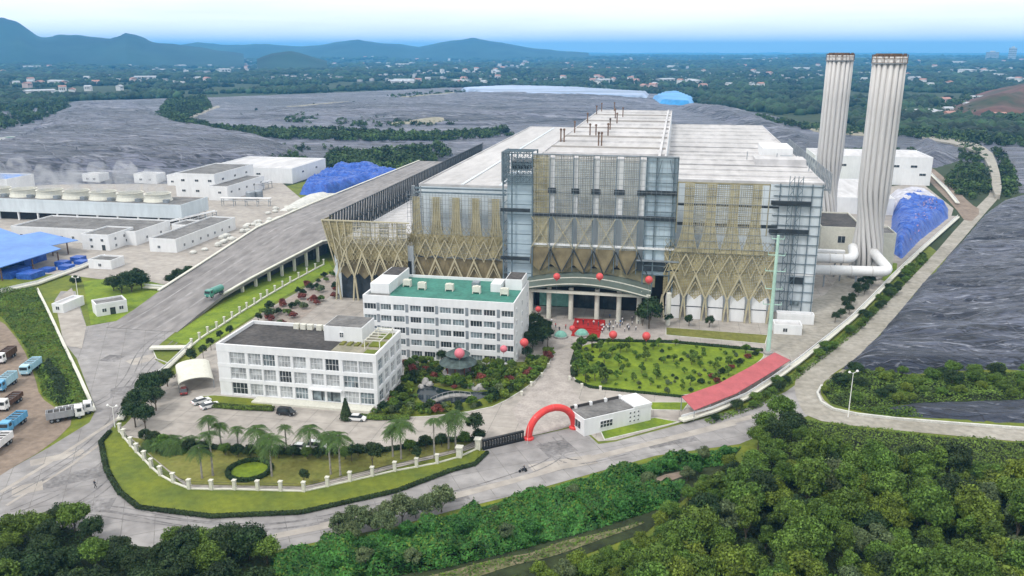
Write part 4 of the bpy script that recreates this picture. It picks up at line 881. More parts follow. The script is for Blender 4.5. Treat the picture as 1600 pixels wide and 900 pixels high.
# entrance: dark glazed recess, columns, arched canopy
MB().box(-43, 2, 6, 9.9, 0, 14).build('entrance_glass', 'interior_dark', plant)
MB().box(-41.5, -31, 5.5, 5.95, 0.4, 5.4).build('entrance_mural', 'teal', plant)
for x in (-42.4, -36.6, -29.6, -21.4, -14.6, -8.4, 0.6): MB().tube([(x, -6.5, 0), (x, -6.5, 10.4)], .75, 12).build('column', 'white_cream', plant)
mb = MB(); N = 24; pts = []
for i in range(N + 1):
    t = i / N; x = -44.5 + t * 39.5; z = 9.9 + 3.1 * math.sin(math.pi * (t * .92 + .04)) - .8 * t; pts.append((x, z))
for i in range(N):
    (x0, z0), (x1, z1) = pts[i], pts[i + 1]
    mb.add([(x0, -10, z0), (x1, -10, z1), (x1, 2, z1 + .8), (x0, 2, z0 + .8), (x0, -10, z0 - .6), (x1, -10, z1 - .6), (x1, 2, z1 - .4), (x0, 2, z0 - .4)], [(0, 1, 2, 3), (4, 7, 6, 5), (0, 4, 5, 1), (3, 2, 6, 7)] + ([(0, 3, 7, 4)] if i == 0 else []) + ([(1, 5, 6, 2)] if i == N - 1 else []))
cn = mb.build('canopy', 'canopy_green', plant)
mb = MB()
for (x0, z0), (x1, z1) in zip(pts[:-1], pts[1:]): mb.bar((x0, -10.1, z0 + .1), (x1, -10.1, z1 + .1), .28)
mb.build('canopy_trim', 'white_cream', cn); mb = MB()
for (x0, z0), (x1, z1) in zip(pts[:-1], pts[1:]): mb.bar((x0, -4, z0 + .55), (x1, -4, z1 + .55), .25)
mb.build('canopy_trim', 'white_cream', cn)
MB().box(-44, -5, -8.8, -7.9, 9.0, 9.9).build('canopy_beam', 'white_cream', plant)
MB().box(-44, -4, 2.1, 2.5, 9.5, 14.6).build('canopy_wall', 'olive', plant)
for (x0, x1) in ((-28.8, -22.4), (-20.6, -15.6)):
    for k in range(3): MB().box(x0 + k * (x1 - x0) / 3 + .1, x0 + (k + 1) * (x1 - x0) / 3 - .1, 5.7, 5.95, .2, 5).build('door', 'glass_dark', plant)

# ------------------------------------------------------------------ chimneys: bundles of six flues
def chimney(loc, label, turn):
    t = thing('chimney', label, 'chimney', loc)
    MB().tube([(0, 0, 0), (0, 0, 20), (0, 0, 27), (0, 0, 34), (0, 0, 77)], [3.0, 3.3, 3.9, 4.75, 4.75], 24).build('core', 'flue', t, smooth=True)
    for k in range(16):
        pts = []
        for z in list(np.linspace(0.2, 34, 16)) + [46, 60, 77.6]:
            q = smooth01((34 - z) / 30); th = k * math.pi / 8 + turn + float(q) * .95; rr_ = 4.85 - .9 * math.sin(math.pi * float(smooth01((34 - z) / 26)))
            pts.append((rr_ * math.cos(th), rr_ * math.sin(th), z))
        fl = MB().tube(pts, .80, 10).build('flue', 'flue', t, smooth=True)
        x, y, _ = pts[-1]; MB().tube([(x, y, 77.5), (x, y, 78.0 + (k % 3) * .3)], .6, 8).build('flue_tip', 'rust', fl)
    mb = MB()
    for k in range(12): th = k * math.pi / 6; mb.bar((5.9 * math.cos(th), 5.9 * math.sin(th), 75.6), (5.9 * math.cos(th), 5.9 * math.sin(th), 78.2), .16)
    for z in (75.6, 77, 78.2):
        for k in range(12):
            a = k * math.pi / 6; b = a + math.pi / 6; mb.bar((5.9 * math.cos(a), 5.9 * math.sin(a), z), (5.9 * math.cos(b), 5.9 * math.sin(b), z), .14)
    mb.build('top_railing', 'rust', t); MB().tube([(0, 0, 76.9), (0, 0, 78.6)], 3.9, 16).build('cap', 'rust', t)
    MB().lathe([(4.2, 75.2), (6.1, 75.2), (6.1, 75.5), (4.2, 75.5)], 12).build('platform', 'steel_grey', t)
    MB().lathe([(6.6, 0), (6.6, .8), (6.0, 1.0)], 16).build('plinth', 'stone', t)
    t.scale = (1, 1, 1.028); return t
chimney((72.3, 322, 0), 'nearer tall pale chimney of bundled flues beside the blue tarpaulin heap', .3)
chimney((69.6, 402, 0), 'farther tall pale chimney of bundled flues standing behind the dark-roofed block', .55)
def elbow(pts, r, n=6):
    out = []
    for i, p in enumerate(pts):
        p = np.array(p, float)
        if 0 < i < len(pts) - 1:
            a = np.array(pts[i - 1], float); b = np.array(pts[i + 1], float); da = (a - p) / np.linalg.norm(a - p); db = (b - p) / np.linalg.norm(b - p)
            for k in range(n + 1):
                t = k / n; out.append((p + da * r * (1 - t)) * (1 - t) + p * 0 + (p + db * r * t) * t)
        else: out.append(p)
    return out
def duct(label, pts, r, posts):
    t = thing('flue_duct', label, 'duct', (pts[0][0], pts[0][1], 0)); o = np.array((pts[0][0], pts[0][1], 0))
    MB().tube([np.array(p) - o for p in elbow(pts, 3.4)], r, 16).build('pipe', 'pipe_white', t, smooth=True)
    for p in posts:
        q = np.array(p) - o; MB().bar((q[0], q[1], 0), (q[0], q[1], q[2] - r + .3), .5).build('support', 'steel_grey', t)
    for k in range(4):
        p = np.array(pts[0]) + (np.array(pts[1]) - np.array(pts[0])) * (k + .5) / 4.4 - o; d = (np.array(pts[1]) - np.array(pts[0])); d = d / np.linalg.norm(d)
        MB().tube([p - d * .15, p + d * .15], r + .12, 16).build('flange', 'flue', t)
duct('long white flue duct running low to the nearer chimney', [(45.8, 303.5, 6.2), (77.5, 306.5, 6.2), (73.5, 318, 10.5)], 1.8, [(55, 304.4, 6.2), (66, 305.4, 6.2)])
duct('shorter white flue duct above the long one', [(45.8, 312, 8.6), (66.5, 313.5, 8.6), (66.5, 319, 12)], 1.75, [(53, 312.5, 8.6), (62, 313.2, 8.6)])
t = thing('pipe_bridge', 'flat white pipe bridge between plant and nearer chimney', 'pipe bridge', (46, 318, 0))
MB().box(0, 18, 0, 2.6, 9.4, 10.3).build('deck', 'pipe_white', t)
for x in (5, 15): MB().bar((x, 1.2, 0), (x, 1.2, 9.4), .5).build('support', 'steel_grey', t)

# ================================================================== OTHER BUILDINGS
def window_set(w, h, nx, nz, m='window_glass', fm='white_wall', t=.09):
    f = MB()
    for z in (0, h): f.box(-w / 2, w / 2, -.10, .06, z - (t if z else 0), z + (0 if z else t))
    for x in (-w / 2, w / 2 - t): f.box(x, x + t, -.10, .06, t, h - t)
    for i in range(1, nx): x = -w / 2 + w * i / nx; f.box(x - t * .4, x + t * .4, -.08, .05, t, h - t)
    for k in range(1, nz): z = h * k / nz; f.box(-w / 2 + t, w / 2 - t, -.075, .045, z - t * .4, z + t * .4)
    return f.mesh('window', fm), MB().box(-w / 2 + t * .5, w / 2 - t * .5, -.02, .03, t * .5, h - t * .5).mesh('pane', m)
def put_window(ws, parent, loc, rz=0):
    o = link('window', ws[0], parent, loc, rz); link('pane', ws[1], o); return o

# ---- three-storey administration building
ad = thing('admin_building', 'three-storey white office with gridded windows and dark flat roof', 'building', (-107, 173.4, 0))
L_, D_, Hh = 40.8, 18.5, 12.4
cols = [(3.2, 7.3), (8.1, 11.4), (11.9, 15.1), (15.9, 19.1), (19.8, 23.1), (24.2, 27.4), (28.0, 31.4), (32.4, 36.1), (36.4, 39.9)]
fl0 = [0.55, 4.5, 8.45]; WH = 3.05
mb = MB(); mb.box(.45, L_ - .45, .45, D_, 0, Hh)
edges = [0] + [v for c in cols for v in c] + [L_]
for i in range(0, len(edges), 2): mb.box(edges[i], edges[i + 1], 0, .45, 0, Hh + .02)
for z0, z1 in ((0, .55), (3.6, 4.5), (7.55, 8.45), (11.5, Hh + 1)):
    mb.box(-.06, L_ + .06, -.07, .45, z0, z1)
for z0, z1 in ((0, .55), (3.6, 4.5), (7.55, 8.45), (11.5, Hh + 1)): mb.box(L_ - .45, L_ + .055, .46, D_ - .02, z0, z1)
sc_ = [(1.2, 4.6), (5.6, 9.0), (10.0, 13.4), (14.4, 17.8)]; se = [.46] + [v for c in sc_ for v in c] + [D_ - .02]
for i in range(0, len(se), 2): mb.box(L_ - .45, L_, se[i], se[i + 1], 0, Hh + .02)
mb.build('wall', 'white_wall', ad)
rf = MB().box(.3, L_ - .3, .3, D_ - .3, Hh - .1, Hh + .15).build('roof', 'roof_dark', ad)
p = MB(); p.box(-.06, .4, .46, D_, Hh - .2, Hh + 1); p.box(.4, L_ - .46, D_ - .4, D_ + .02, Hh - .2, Hh + 1); p.build('parapet', 'white_wall', rf)
for fi, z in enumerate(fl0):
    for ci, (a, b) in enumerate(cols):
        if fi == 0 and ci in (5, 6): continue
        put_window(window_set(b - a, WH, 4, 2, 'curtain_glass' if (ci * 7 + fi * 3) % 4 else 'window_glass' if ci % 3 else 'glass_dark'), ad, ((a + b) / 2, .36, z))
    for (a, b) in sc_: put_window(window_set(b - a, WH, 3, 2, 'curtain_glass' if a > 5 else 'window_glass'), ad, (L_ - .36, (a + b) / 2, z), R(90))
MB().box(24.0, 31.6, .3, .5, 0.02, 3.4).build('entrance_glass', 'glass_dark', ad); MB().box(23.6, 32.0, -1.0, .3, 3.55, 3.8).build('entrance_canopy', 'white_wall', ad)
for k in range(3): MB().box(24.4 + k * 2.5, 26.4 + k * 2.5, .2, .32, .1, 3.0).build('door', 'window_glass', ad)
MB().box(10, 40, -3.6, -.3, 0, .55).build('terrace', 'white_cream', ad)
ph = MB().box(24.0, 34.0, 9.4, 18.0, Hh + .1, Hh + 4.0).build('penthouse', 'white_wall', ad); MB().box(24.3, 33.7, 9.7, 17.7, Hh + 3.9, Hh + 4.15).build('penthouse_roof', 'roof_grey', ph)
put_window(window_set(1.1, 1.3, 2, 2, 'glass_dark'), ad, (28.6, 9.36, Hh + 1.3))
for k in range(6): MB().box(12.5 + k * 1.9 + (.6 if k > 2 else 0), 13.9 + k * 1.9 + (.6 if k > 2 else 0), 16.2, 17.4, Hh + .15, Hh + 1.5).build('air_conditioner', 'white_cream', ad)
MB().box(28.5, L_ - .6, .6, D_ - .6, Hh + .1, Hh + .22).build('roof_terrace', 'dirt_pale', ad)
for k in range(4): MB().box(29 + k * 1.9, 30 + k * 1.9, 6.6, 9.0, Hh + .2, Hh + .55).build('roof_planter', 'lawn_dry', ad)
for (x0, x1, y0, y1) in ((37, 40, 2, 4.5), (36.4, 40, 7, 10.5), (36.6, 39.8, 13, 16.5)): MB().box(x0, x1, y0, y1, Hh + .2, Hh + .5).build('roof_planter', 'grass', ad)
mb = MB()
for k in range(6): mb.bar((36, 5 + k * 1.9, Hh + 2.6), (40.2, 5 + k * 1.9, Hh + 2.6), .16)
for x in (36.2, 40): mb.bar((x, 5, Hh + 2.4), (x, 14.6, Hh + 2.4), .18)
for x in (36.2, 40):
    for y in (5, 14.6): mb.bar((x, y, Hh + .1), (x, y, Hh + 2.4), .2)
mb.build('pergola', 'white_cream', ad)
MB().box(18, 26, D_, D_ + 6, 0, 9).build('rear_wing', 'white_wall', ad)

# ---- five-storey dormitory
dm = thing('dormitory_building', 'five-storey white dormitory with green flat roof and grey window piers', 'building', (-81.4, 205.6, 0))
L_, D_, Hh = 42.0, 23.0, 17.0
f = lambda x: (x - 30) / 1155 * 42
wc = [(f(a), f(b)) for a, b in ((36, 130), (165, 248), (265, 352), (395, 480), (497, 582), (625, 710), (722, 810), (856, 945), (957, 1045), (1090, 1180))]
pil = [f(x) for x in (147, 371, 602, 831, 1068)]
FH = 3.25; mb = MB(); mb.box(.4, L_ - .3, .4, D_, 0, Hh)
for k in range(6):
    z0 = .0 if k == 0 else .9 + (k - 1) * FH + 1.75; z1 = .9 + k * FH if k < 5 else Hh + .9
    mb.box(-.05, L_, 0, .4, z0, z1)
ed = [0] + [v for c in wc for v in c] + [L_]
for i in range(0, len(ed), 2):
    if ed[i + 1] - ed[i] > .1: mb.box(ed[i], ed[i + 1], .06, .4, 0, Hh)
mb.box(L_ - .3, L_, .4, D_, 0, Hh + .9)
mb.build('wall', 'white_wall', dm)
for k in range(5):
    for i, (a, b) in enumerate(wc): put_window(window_set(b - a, 1.7, 4, 1, 'window_glass' if (i * 5 + k * 3) % 4 else 'glass_dark', t=.08), dm, ((a + b) / 2, .32, .92 + k * FH))
    for j in range(3): put_window(window_set(1.4, 1.5, 2, 1, t=.08), dm, (L_ + .02, 3.5 + j * 8, 1.0 + k * FH), R(90))
    for x in pil: MB().box(x - .42, x + .42, -.04, .1, .6 + k * FH, .6 + k * FH + 2.3).build('pier_louvre', 'steel_grey', dm)
rf = MB().box(.3, L_ - .3, .3, D_ - .3, Hh - .1, Hh + .12).build('roof', 'roof_green', dm)
p = MB(); p.box(-.05, .35, .4, D_, Hh - .2, Hh + .9); p.box(.35, L_ - .3, D_ - .35, D_ + .02, Hh - .2, Hh + .9); p.build('parapet', 'white_wall', rf)
b1 = MB().box(.6, 6.0, 4.5, D_ - .2, Hh, Hh + 3.0).build('stair_house', 'white_wall', dm); MB().box(1.0, 5.6, 14, D_ - .6, Hh + 2.9, Hh + 3.15).build('stair_house_roof', 'roof_dark', b1)
MB().box(.6, 6.5, .8, 4.3, Hh + .1, Hh + .25).build('roof_patch', 'roof_grey', dm)
b2 = MB().box(36.6, 41.4, 15.0, D_ - .2, Hh, Hh + 3.2).build('stair_house', 'white_wall', dm); MB().box(36.9, 41.1, 15.3, D_ - .5, Hh + 3.1, Hh + 3.35).build('stair_house_roof', 'roof_dark', b2)
ac = MB().box(-1.1, 1.1, -.8, .8, .5, 2.0).box(-1.1, -.9, -.8, .8, 0, .5).box(.9, 1.1, -.8, .8, 0, .5).lathe([(.6, 2.0), (.65, 2.15), (.4, 2.15)], 10, (0, 0, 0)).mesh('roof_fan', 'white_cream')
for x, y in ((13.5, 11), (21.5, 11), (29.5, 10), (37.5, 9.5), (8.5, 13)): link('roof_fan', ac, dm, (x, y, Hh + .1))
MB().box(33, 36, 12, 18, Hh + .1, Hh + 2.4).build('roof_cabinet', 'white_wall', dm); MB().box(27, 29, 14.5, 17, Hh + .1, Hh + 1.8).build('water_tank', 'steel_grey', dm)

def simple_house(name, label, x0, x1, y0, y1, h, roof='roof_grey', wins=None, wz=1.2, wins_side=None, parent_kind='building', ww=1.4, wh=1.3, wall='white_wall', door=None):
    t = thing(name, label, 'building', ((x0 + x1) / 2, (y0 + y1) / 2, 0)); w, d = (x1 - x0) / 2, (y1 - y0) / 2
    MB().box(-w, w, -d, d, 0, h).build('wall', wall, t)
    r = MB().box(-w + .3, w - .3, -d + .3, d - .3, h - .1, h + .12).build('roof', roof, t)
    p = MB(); p.box(-w - .04, w + .04, -d - .04, -d + .3, h - .2, h + .7); p.box(-w - .04, w + .04, d - .3, d + .04, h - .2, h + .7); p.box(-w - .04, -w + .3, -d + .3, d - .3, h - .2, h + .7); p.box(w - .3, w + .04, -d + .3, d - .3, h - .2, h + .7); p.build('parapet', wall, r)
    ws = window_set(ww, wh, 2, 1, 'glass_dark')
    for fx in (wins or []):
        z = wz if not isinstance(fx, tuple) else fx[1]; fx = fx if not isinstance(fx, tuple) else fx[0]
        put_window(ws, t, (-w + fx * 2 * w, -d - .02, z))
    for fy in (wins_side or []):
        z = wz if not isinstance(fy, tuple) else fy[1]; fy = fy if not isinstance(fy, tuple) else fy[0]
        put_window(ws, t, (w + .02, -d + fy * 2 * d, z), R(90))
    if door: MB().box(-w + door * 2 * w - .8, -w + door * 2 * w + .8, -d - .06, -d + .02, 0.02, 2.4).build('door', 'glass_dark', t)
    return t
simple_house('pump_house', 'low white annexe behind the office with dark flat roof', -88, -74, 205, 216, 5.5, 'roof_grey', [.7], 2.5)
# ---- cooling-fan building on the left
cb = thing('cooling_building', 'long white cooling building on stilts with a row of fan stacks', 'building', (-300, 355, 0))
MB().box(-80, 70, 0, 24, 4.2, 10).build('fascia', 'panel_white', cb); MB().box(-79.5, 69.5, .5, 23.5, 9.9, 10.2).build('roof', 'roof_grey', cb)
MB().box(-79, 66, 3, 22, 0, 4.2).build('stilt_void_shade', 'interior_dark', cb)  # dark core standing in for the shade of the void between the stilts
for k in range(14): MB().bar((-76 + k * 11.1, .6, 0), (-76 + k * 11.1, .6, 4.2), .7).build('stilt', 'white_wall', cb)
for k in range(4): MB().bar((69.2, 1 + k * 7, 0), (69.2, 1 + k * 7, 4.2), .7).build('stilt', 'white_wall', cb)
p = MB(); p.box(-80.05, 70.05, -.05, .3, 9.8, 10.9); p.box(69.7, 70.05, .3, 24, 9.8, 10.9); p.build('parapet', 'panel_white', cb)
stk = MB().lathe([(7.0, 0), (6.1, 1.8), (6.0, 3.4), (6.5, 3.7), (5.7, 3.7), (5.5, 1.8)], 20).mesh('fan_stack', 'white_cream')
mtr = MB().box(-1.2, 1.2, -1.0, 1.0, 0, 1.6).tube([(0, 0, .8), (0, 3.5, .8)], .3, 8).mesh('fan_motor', 'steel_grey')
for k in range(9): link('fan_stack', stk, cb, (-72 + k * 15.2, 13, 10.1)); link('fan_motor', mtr, cb, (-64.4 + k * 15.2, 8, 10.15))
simple_house('container_office', 'white container standing on the side road by the weeds', G(108, 482)[0] - 2, G(108, 482)[0] + 2, G(108, 482)[1] - 5, G(108, 482)[1] + 5, 2.4, 'roof_white', [.5], 1)
simple_house('long_workshop', 'long low white workshop with dark roof below the cooling fans', -290, -228, 316, 342, 5.6, 'roof_grey', [.08, .16, .24, .33, .41, .5, .6, .7, .8, .92], 1.6, [.3, .7])
simple_house('small_white_house', 'small two-storey white block with dark roof and dark doorway, by the workshop', -246, -233, 305, 322, 6.2, 'roof_grey', [(.35, 3.8), (.35, .9), (.75, 3.8)], 1.0, [(.25, 3.8), (.6, 3.8), (.25, .9)], door=.78)
simple_house('white_annexe', 'elongated white annexe with dark skylit roof beside the ramp', -215.5, -203, 307, 356, 5.2, 'roof_grey', [.35], 1.6, [.12, .25, .38, .5, .62, .75, .88])
big = simple_house('treatment_building', 'tall white cube-like treatment building with grey roof', -283, -258, 434, 480, 13, 'roof_grey', [(.2, 9), (.55, 9), (.88, 9), (.2, 3), (.55, 3), (.88, 3)], 3, [(.2, 9), (.5, 9), (.8, 9)], ww=2.4, wh=1.4)
simple_house('side_wing', 'lower white wing against the tall treatment building', -257.9, -246, 426, 470, 7.5, 'roof_grey', [.6], 4, [.1, .3, .5, .7, .9], ww=2)
simple_house('rear_store', 'wide white store at the back of the treatment yard', -296, -238, 492, 545, 9, 'roof_white', [.3, .6], 5, [.3, .7], ww=3)
simple_house('tank_room', 'little white hut among bushes beside the blue shed', -222, -212, 277, 285, 3.0, 'roof_grey', [.5], 1)
gh = simple_house('guard_hut', 'small white hut with three dark windows where ramp begins', -4.6 - 177.5, 4.6 - 177.5, 228.5 - 3.2, 228.5 + 3.2, 3.5, 'roof_grey', [.25, .8], 1.2, door=.52); gh.rotation_euler[2] = R(48)
simple_house('eastern_annex', 'long white annex building with small windows behind the chimneys', 88, 158, 560, 600, 17, 'roof_white', [(.1, 11), (.25, 11), (.55, 11), (.7, 11), (.85, 11), (.93, 6)], 6, ww=4, wh=1.6)
simple_house('eastern_store', 'low white store between the far chimney and the annex', 84, 112, 452, 520, 8, 'roof_white', [.5], 4, ww=2)
simple_house('dark_roof_block', 'cream block with dark roof squeezed beside the far chimney', 60.5, 77, 352, 386, 12, 'roof_dark', [.5], 6, wall='white_cream', ww=3, wh=3)
simple_house('filter_block', 'narrow cream block right behind the nearer chimney', 77.5, 86, 338, 352, 13, 'roof_grey', [], wall='white_cream')
simple_house('site_kiosk', 'flat white-roofed kiosk at the foot of the right end wall', 32, 40, 247, 252, 2.4, 'roof_white', [.4], .8)
simple_house('site_kiosk', 'thin white canopy hut between kiosk and end wall', 34, 45, 258, 261, 2.6, 'roof_white', [])
# ---- blue-roofed shed
bs = thing('blue_shed', 'open shed with big blue sheet roof and blue tarpaulin stores', 'shed', (-266, 282, 0))
rp_ = [(-39, -32), (25.4, -28), (29.4, -1), (-22, 26), (-39, 26)]; zr = [5.0, 5.4, 6.4, 7.0, 6.8]; n = 5
mb = MB(); mb.add([(x, y, z) for (x, y), z in zip(rp_, zr)] + [(x, y, z - .3) for (x, y), z in zip(rp_, zr)], [tuple(range(n)), tuple(range(2 * n - 1, n - 1, -1))] + [(k, n + k, n + (k + 1) % n, (k + 1) % n) for k in range(n)]); mb.build('roof', 'roof_blue', bs)
mb = MB(); mb.add([(-10, 20, 5.2), (18, 8, 5.2), (24, 16, 5.8), (-4, 28, 5.8), (-10, 20, 5.0), (18, 8, 5.0), (24, 16, 5.6), (-4, 28, 5.6)], [(0, 1, 2, 3), (7, 6, 5, 4), (0, 4, 5, 1), (1, 5, 6, 2), (2, 6, 7, 3), (3, 7, 4, 0)]); mb.build('lean_to_roof', 'roof_blue', bs)
for x, y in ((-36, -30), (-20, -30), (-4, -29), (12, -28), (24.5, -27), (27, -14), (28.4, -2), (10, 8), (-20, 24), (16, 10), (20, 14), (-4, 24)): MB().bar((x, y, 0), (x, y, 5.1), .4).build('post', 'rust', bs)
MB().box(-34, 18, -8, 4, 0, 3.2).build('stored_stack', 'tarp_blue', bs)
for k in range(9): MB().box(-36 + k * 8, -29.5 + k * 8, -26 + (k % 3), -17 + (k % 2) * 3, 0, 1.2 + (k * 37 % 10) * .15).build('stored_bale', 'tarp_blue', bs)
for k in range(5): MB().box(29 + (k % 2) * 5, 33.5 + (k % 2) * 5, -14 + k * 4.4, -10 + k * 4.4, 0, 1.4 + .3 * (k % 3)).build('stored_bale', 'tarp_blue', bs)
# ---- gatehouse
gt = thing('gatehouse', 'white gatehouse with dark flat roof beside the red arch', 'building', (-11.2, 175.4, 0), R(38))
MB().box(-9, 9, -3.1, 3.1, 0, 4.0).build('wall', 'white_wall', gt)
r = MB().box(-8.7, 4.2, -2.8, 2.8, 3.95, 4.2).build('roof', 'roof_grey', gt); MB().box(4.2, 9.1, -3.2, 3.2, 3.9, 4.5).build('roof_block', 'white_wall', r)
for k in range(4): MB().box(-8 + k * 4, -7.4 + k * 4, 2.4, 3.15, 4.1, 5.0).build('roof_fin', 'white_wall', r)
MB().box(-8.9, 4.2, 2.8, 3.1, 4, 4.8).build('parapet', 'roof_dark', r)
put_window(window_set(3.4, 1.7, 4, 2, 'glass_dark'), gt, (-3.2, -3.12, 1.1)); put_window(window_set(3.6, 2.0, 3, 1, 'glass_dark'), gt, (-9.02, 0, 1.0), R(-90))
ws = window_set(.6, .6, 1, 1, 'glass_dark')
for i in range(3):
    for k in range(3): put_window(ws, gt, (3.2 + i * 1.1, -3.12, .8 + k * 1.0))
# ---- red-roofed shelter following the boundary wall
rs = thing('red_shelter', 'long low shelter with pinkish red sheet roof along boundary wall', 'shelter', (7.5, 183.5, 0))
lo = [(7.5, 179.8), (17.4, 191.4), (25.5, 204.5), (33.0, 217.3)]; up = [(4.6, 185.0), (13.6, 195.0), (21.6, 207.4), (29.2, 220.0)]
for i in range(3):
    mb = MB(); a, b, c, d = lo[i], lo[i + 1], up[i + 1], up[i]; L2 = lambda p, z: (p[0] - 7.5, p[1] - 183.5, z)
    mb.add([L2(a, 2.9), L2(b, 2.9), L2(c, 3.8), L2(d, 3.8), L2(a, 2.75), L2(b, 2.75), L2(c, 3.65), L2(d, 3.65)], [(0, 1, 2, 3), (7, 6, 5, 4), (0, 4, 5, 1), (1, 5, 6, 2), (2, 6, 7, 3), (3, 7, 4, 0)]); mb.build('roof_sheet', 'roof_red', rs)
for i in range(9):
    t_ = i / 8 * 3; k = min(2, int(t_)); q = t_ - k
    for pl, h in ((lo, 2.8), (up, 3.7)):
        x = pl[k][0] * (1 - q) + pl[k + 1][0] * q; y = pl[k][1] * (1 - q) + pl[k + 1][1] * q
        MB().bar((x - 7.5, y - 183.5, 0), (x - 7.5, y - 183.5, h), .18).build('post', 'steel_grey', rs)

# ---- clutter of the treatment yard
for i, (px, py) in enumerate([(352, 300), (364, 298), (376, 296), (350, 312), (392, 312), (404, 310)]):
    t = thing('storage_tank', ['squat white tank in the row before the treatment building', 'grey cylindrical tank beside the pipe racks'][i > 3], 'tank', (*G(px, py), .05), 0, 'tanks of the treatment yard')
    MB().lathe([(2.6, 0), (2.6, 4.2), (2.2, 4.7), (.3, 5.1)], 18).build('shell', 'white_wall' if i < 4 else 'steel_grey', t); MB().lathe([(2.9, 0), (2.9, .4), (2.7, .4)], 18).build('base', 'stone', t)
    b = MB(); b.bar((2.7, -.25, 0), (2.7, -.25, 5), .08); b.bar((2.7, .25, 0), (2.7, .25, 5), .08)
    for k in range(10): b.bar((2.7, -.25, .4 + k * .45), (2.7, .25, .4 + k * .45), .06)
    b.build('ladder', 'steel_grey', t)
for lab, (px, py), L2_, rz in (('long pale pipe rack running beside the side wing', (395, 300), 34, 80), ('short pipe rack in front of the tanks', (385, 322), 26, 8), ('pipe rack between annexe and cooling building', (300, 352), 30, 75)):
    t = thing('pipe_rack', lab, 'pipe rack', (*G(px, py), .05), R(rz))
    for k in range(5):
        x = -L2_ / 2 + k * L2_ / 4; b = MB()
        for y in (-1.4, 1.4): b.bar((x, y, 0), (x, y, 4), .25)
        b.bar((x, -1.4, 2.6), (x, 1.4, 2.6), .2); b.bar((x, -1.4, 4), (x, 1.4, 4), .2); b.build('bent', 'steel_grey', t)
    for y, z, r, m in ((-.9, 4.35, .28, 'pipe_white'), (-.1, 4.3, .22, 'steel_grey'), (.7, 4.4, .34, 'pipe_white'), (.2, 2.9, .25, 'pipe_white')): MB().tube([(-L2_ / 2 - 1, y, z), (L2_ / 2 + 1, y, z)], r, 8).build('pipe', m, t)
low = [('white hut against the landfill foot, westernmost of the row', -372, -360, 470, 480, 5), ('white hut against the landfill foot, middle of the row', -338, -322, 474, 484, 5.5), ('white hut against the landfill foot nearest the treatment building', -312, -300, 470, 480, 6)]
for l, x0, x1, y0, y1, h in low: simple_house('landfill_hut', l, x0, x1, y0, y1, h, 'roof_white', [.3, .7], 2, ww=2)
simple_house('switch_room', 'flat white switch room between workshop and cooling building', -226, -217, 340, 352, 4, 'roof_grey', [.5], 1.5)
simple_house('western_hall', 'white hall with blue roof behind the cooling fans', -430, -392, 430, 452, 7, 'roof_blue', [.3, .7], 3, ww=3)
for i, (px, py, m) in enumerate([(12, 232, 'house_pink'), (34, 238, 'house_pink'), (22, 226, 'house_white')]):
    x, y = G(px, py); simple_house('village_house', ['low brick-pink house among bushes west of the landfill', 'pink house with pale roof beside the landfill lane', 'white house above the pink ones by the landfill'][i], x - 9, x + 9, y - 6, y + 6, 6, 'house_roof' if i < 2 else 'roof_green', [.3, .7], 2, wall=m)

# ================================================================== RAMP, WALLS, FENCES
def rz_(b): return 9.0 * min(1, max(0, (b - 222) / 98.0))
rb = [214, 230, 246, 262, 278, 294, 306, 320, 350, 380, 420, 460, 500, 548]
rl_ = np.interp(rb, [214, 246, 300, 374, 438, 548], [-168.5, -171.3, -172.3, -174, -172.8, -171])
rr_x = np.interp(rb, [214, 240, 265, 306, 322, 548], [-144.6, -148, -145, -137, -113.8, -113.4])
mb = MB()
for i in range(len(rb) - 1):
    z0, z1 = rz_(rb[i]) + .11, rz_(rb[i + 1]) + .11
    mb.add([(rl_[i], rb[i], z0), (rr_x[i], rb[i], z0), (rr_x[i + 1], rb[i + 1], z1), (rl_[i + 1], rb[i + 1], z1), (rl_[i], rb[i], max(-.5, z0 - 1)), (rr_x[i], rb[i], max(-.5, z0 - 1)), (rr_x[i + 1], rb[i + 1], max(-.5, z1 - 1)), (rl_[i + 1], rb[i + 1], max(-.5, z1 - 1))], [(0, 1, 2, 3), (7, 6, 5, 4), (1, 5, 6, 2), (3, 7, 4, 0)])
ramp = struct(mb.build('ramp', 'ramp_concrete'))
for xs in (rl_, rr_x):
    for i in range(2, len(rb) - 1):
        if xs is rr_x and i >= 7: continue
        MB().bar((xs[i], rb[i], rz_(rb[i]) + .55), (xs[i + 1], rb[i + 1], rz_(rb[i + 1]) + .55), .35, .95).build('parapet', 'white_cream', ramp)
for k in range(9):
    b = 258 + k * 7.6; x = float(np.interp(b, rb, rr_x)) - .9
    MB().bar((x, b, 0), (x, b, rz_(b) - .5), .9).build('column', 'white_cream', ramp)
mb = MB()
for i in range(2, len(rb) - 1):
    if rb[i] > 310: continue
    mb.box(rr_x[i] - 9, rr_x[i] - 4.5, rb[i], rb[i + 1], 0, max(.3, rz_(rb[i]) - .8))
mb.build('ramp_void_shade', 'roof_dark', ramp)  # dark blocks standing in for the shaded void under the deck
for w, x0, m in ((1.1, -160, 'concrete_road'), (.8, -153, 'concrete_road'), (.6, -165, 'concrete_road')):
    mb = MB()
    for i in range(len(rb) - 1): mb.add([(x0, rb[i], rz_(rb[i]) + .13), (x0 + w, rb[i], rz_(rb[i]) + .13), (x0 + w, rb[i + 1], rz_(rb[i + 1]) + .13), (x0, rb[i + 1], rz_(rb[i + 1]) + .13)], [(0, 1, 2, 3)])
    mb.build('worn_streak', m, ramp)

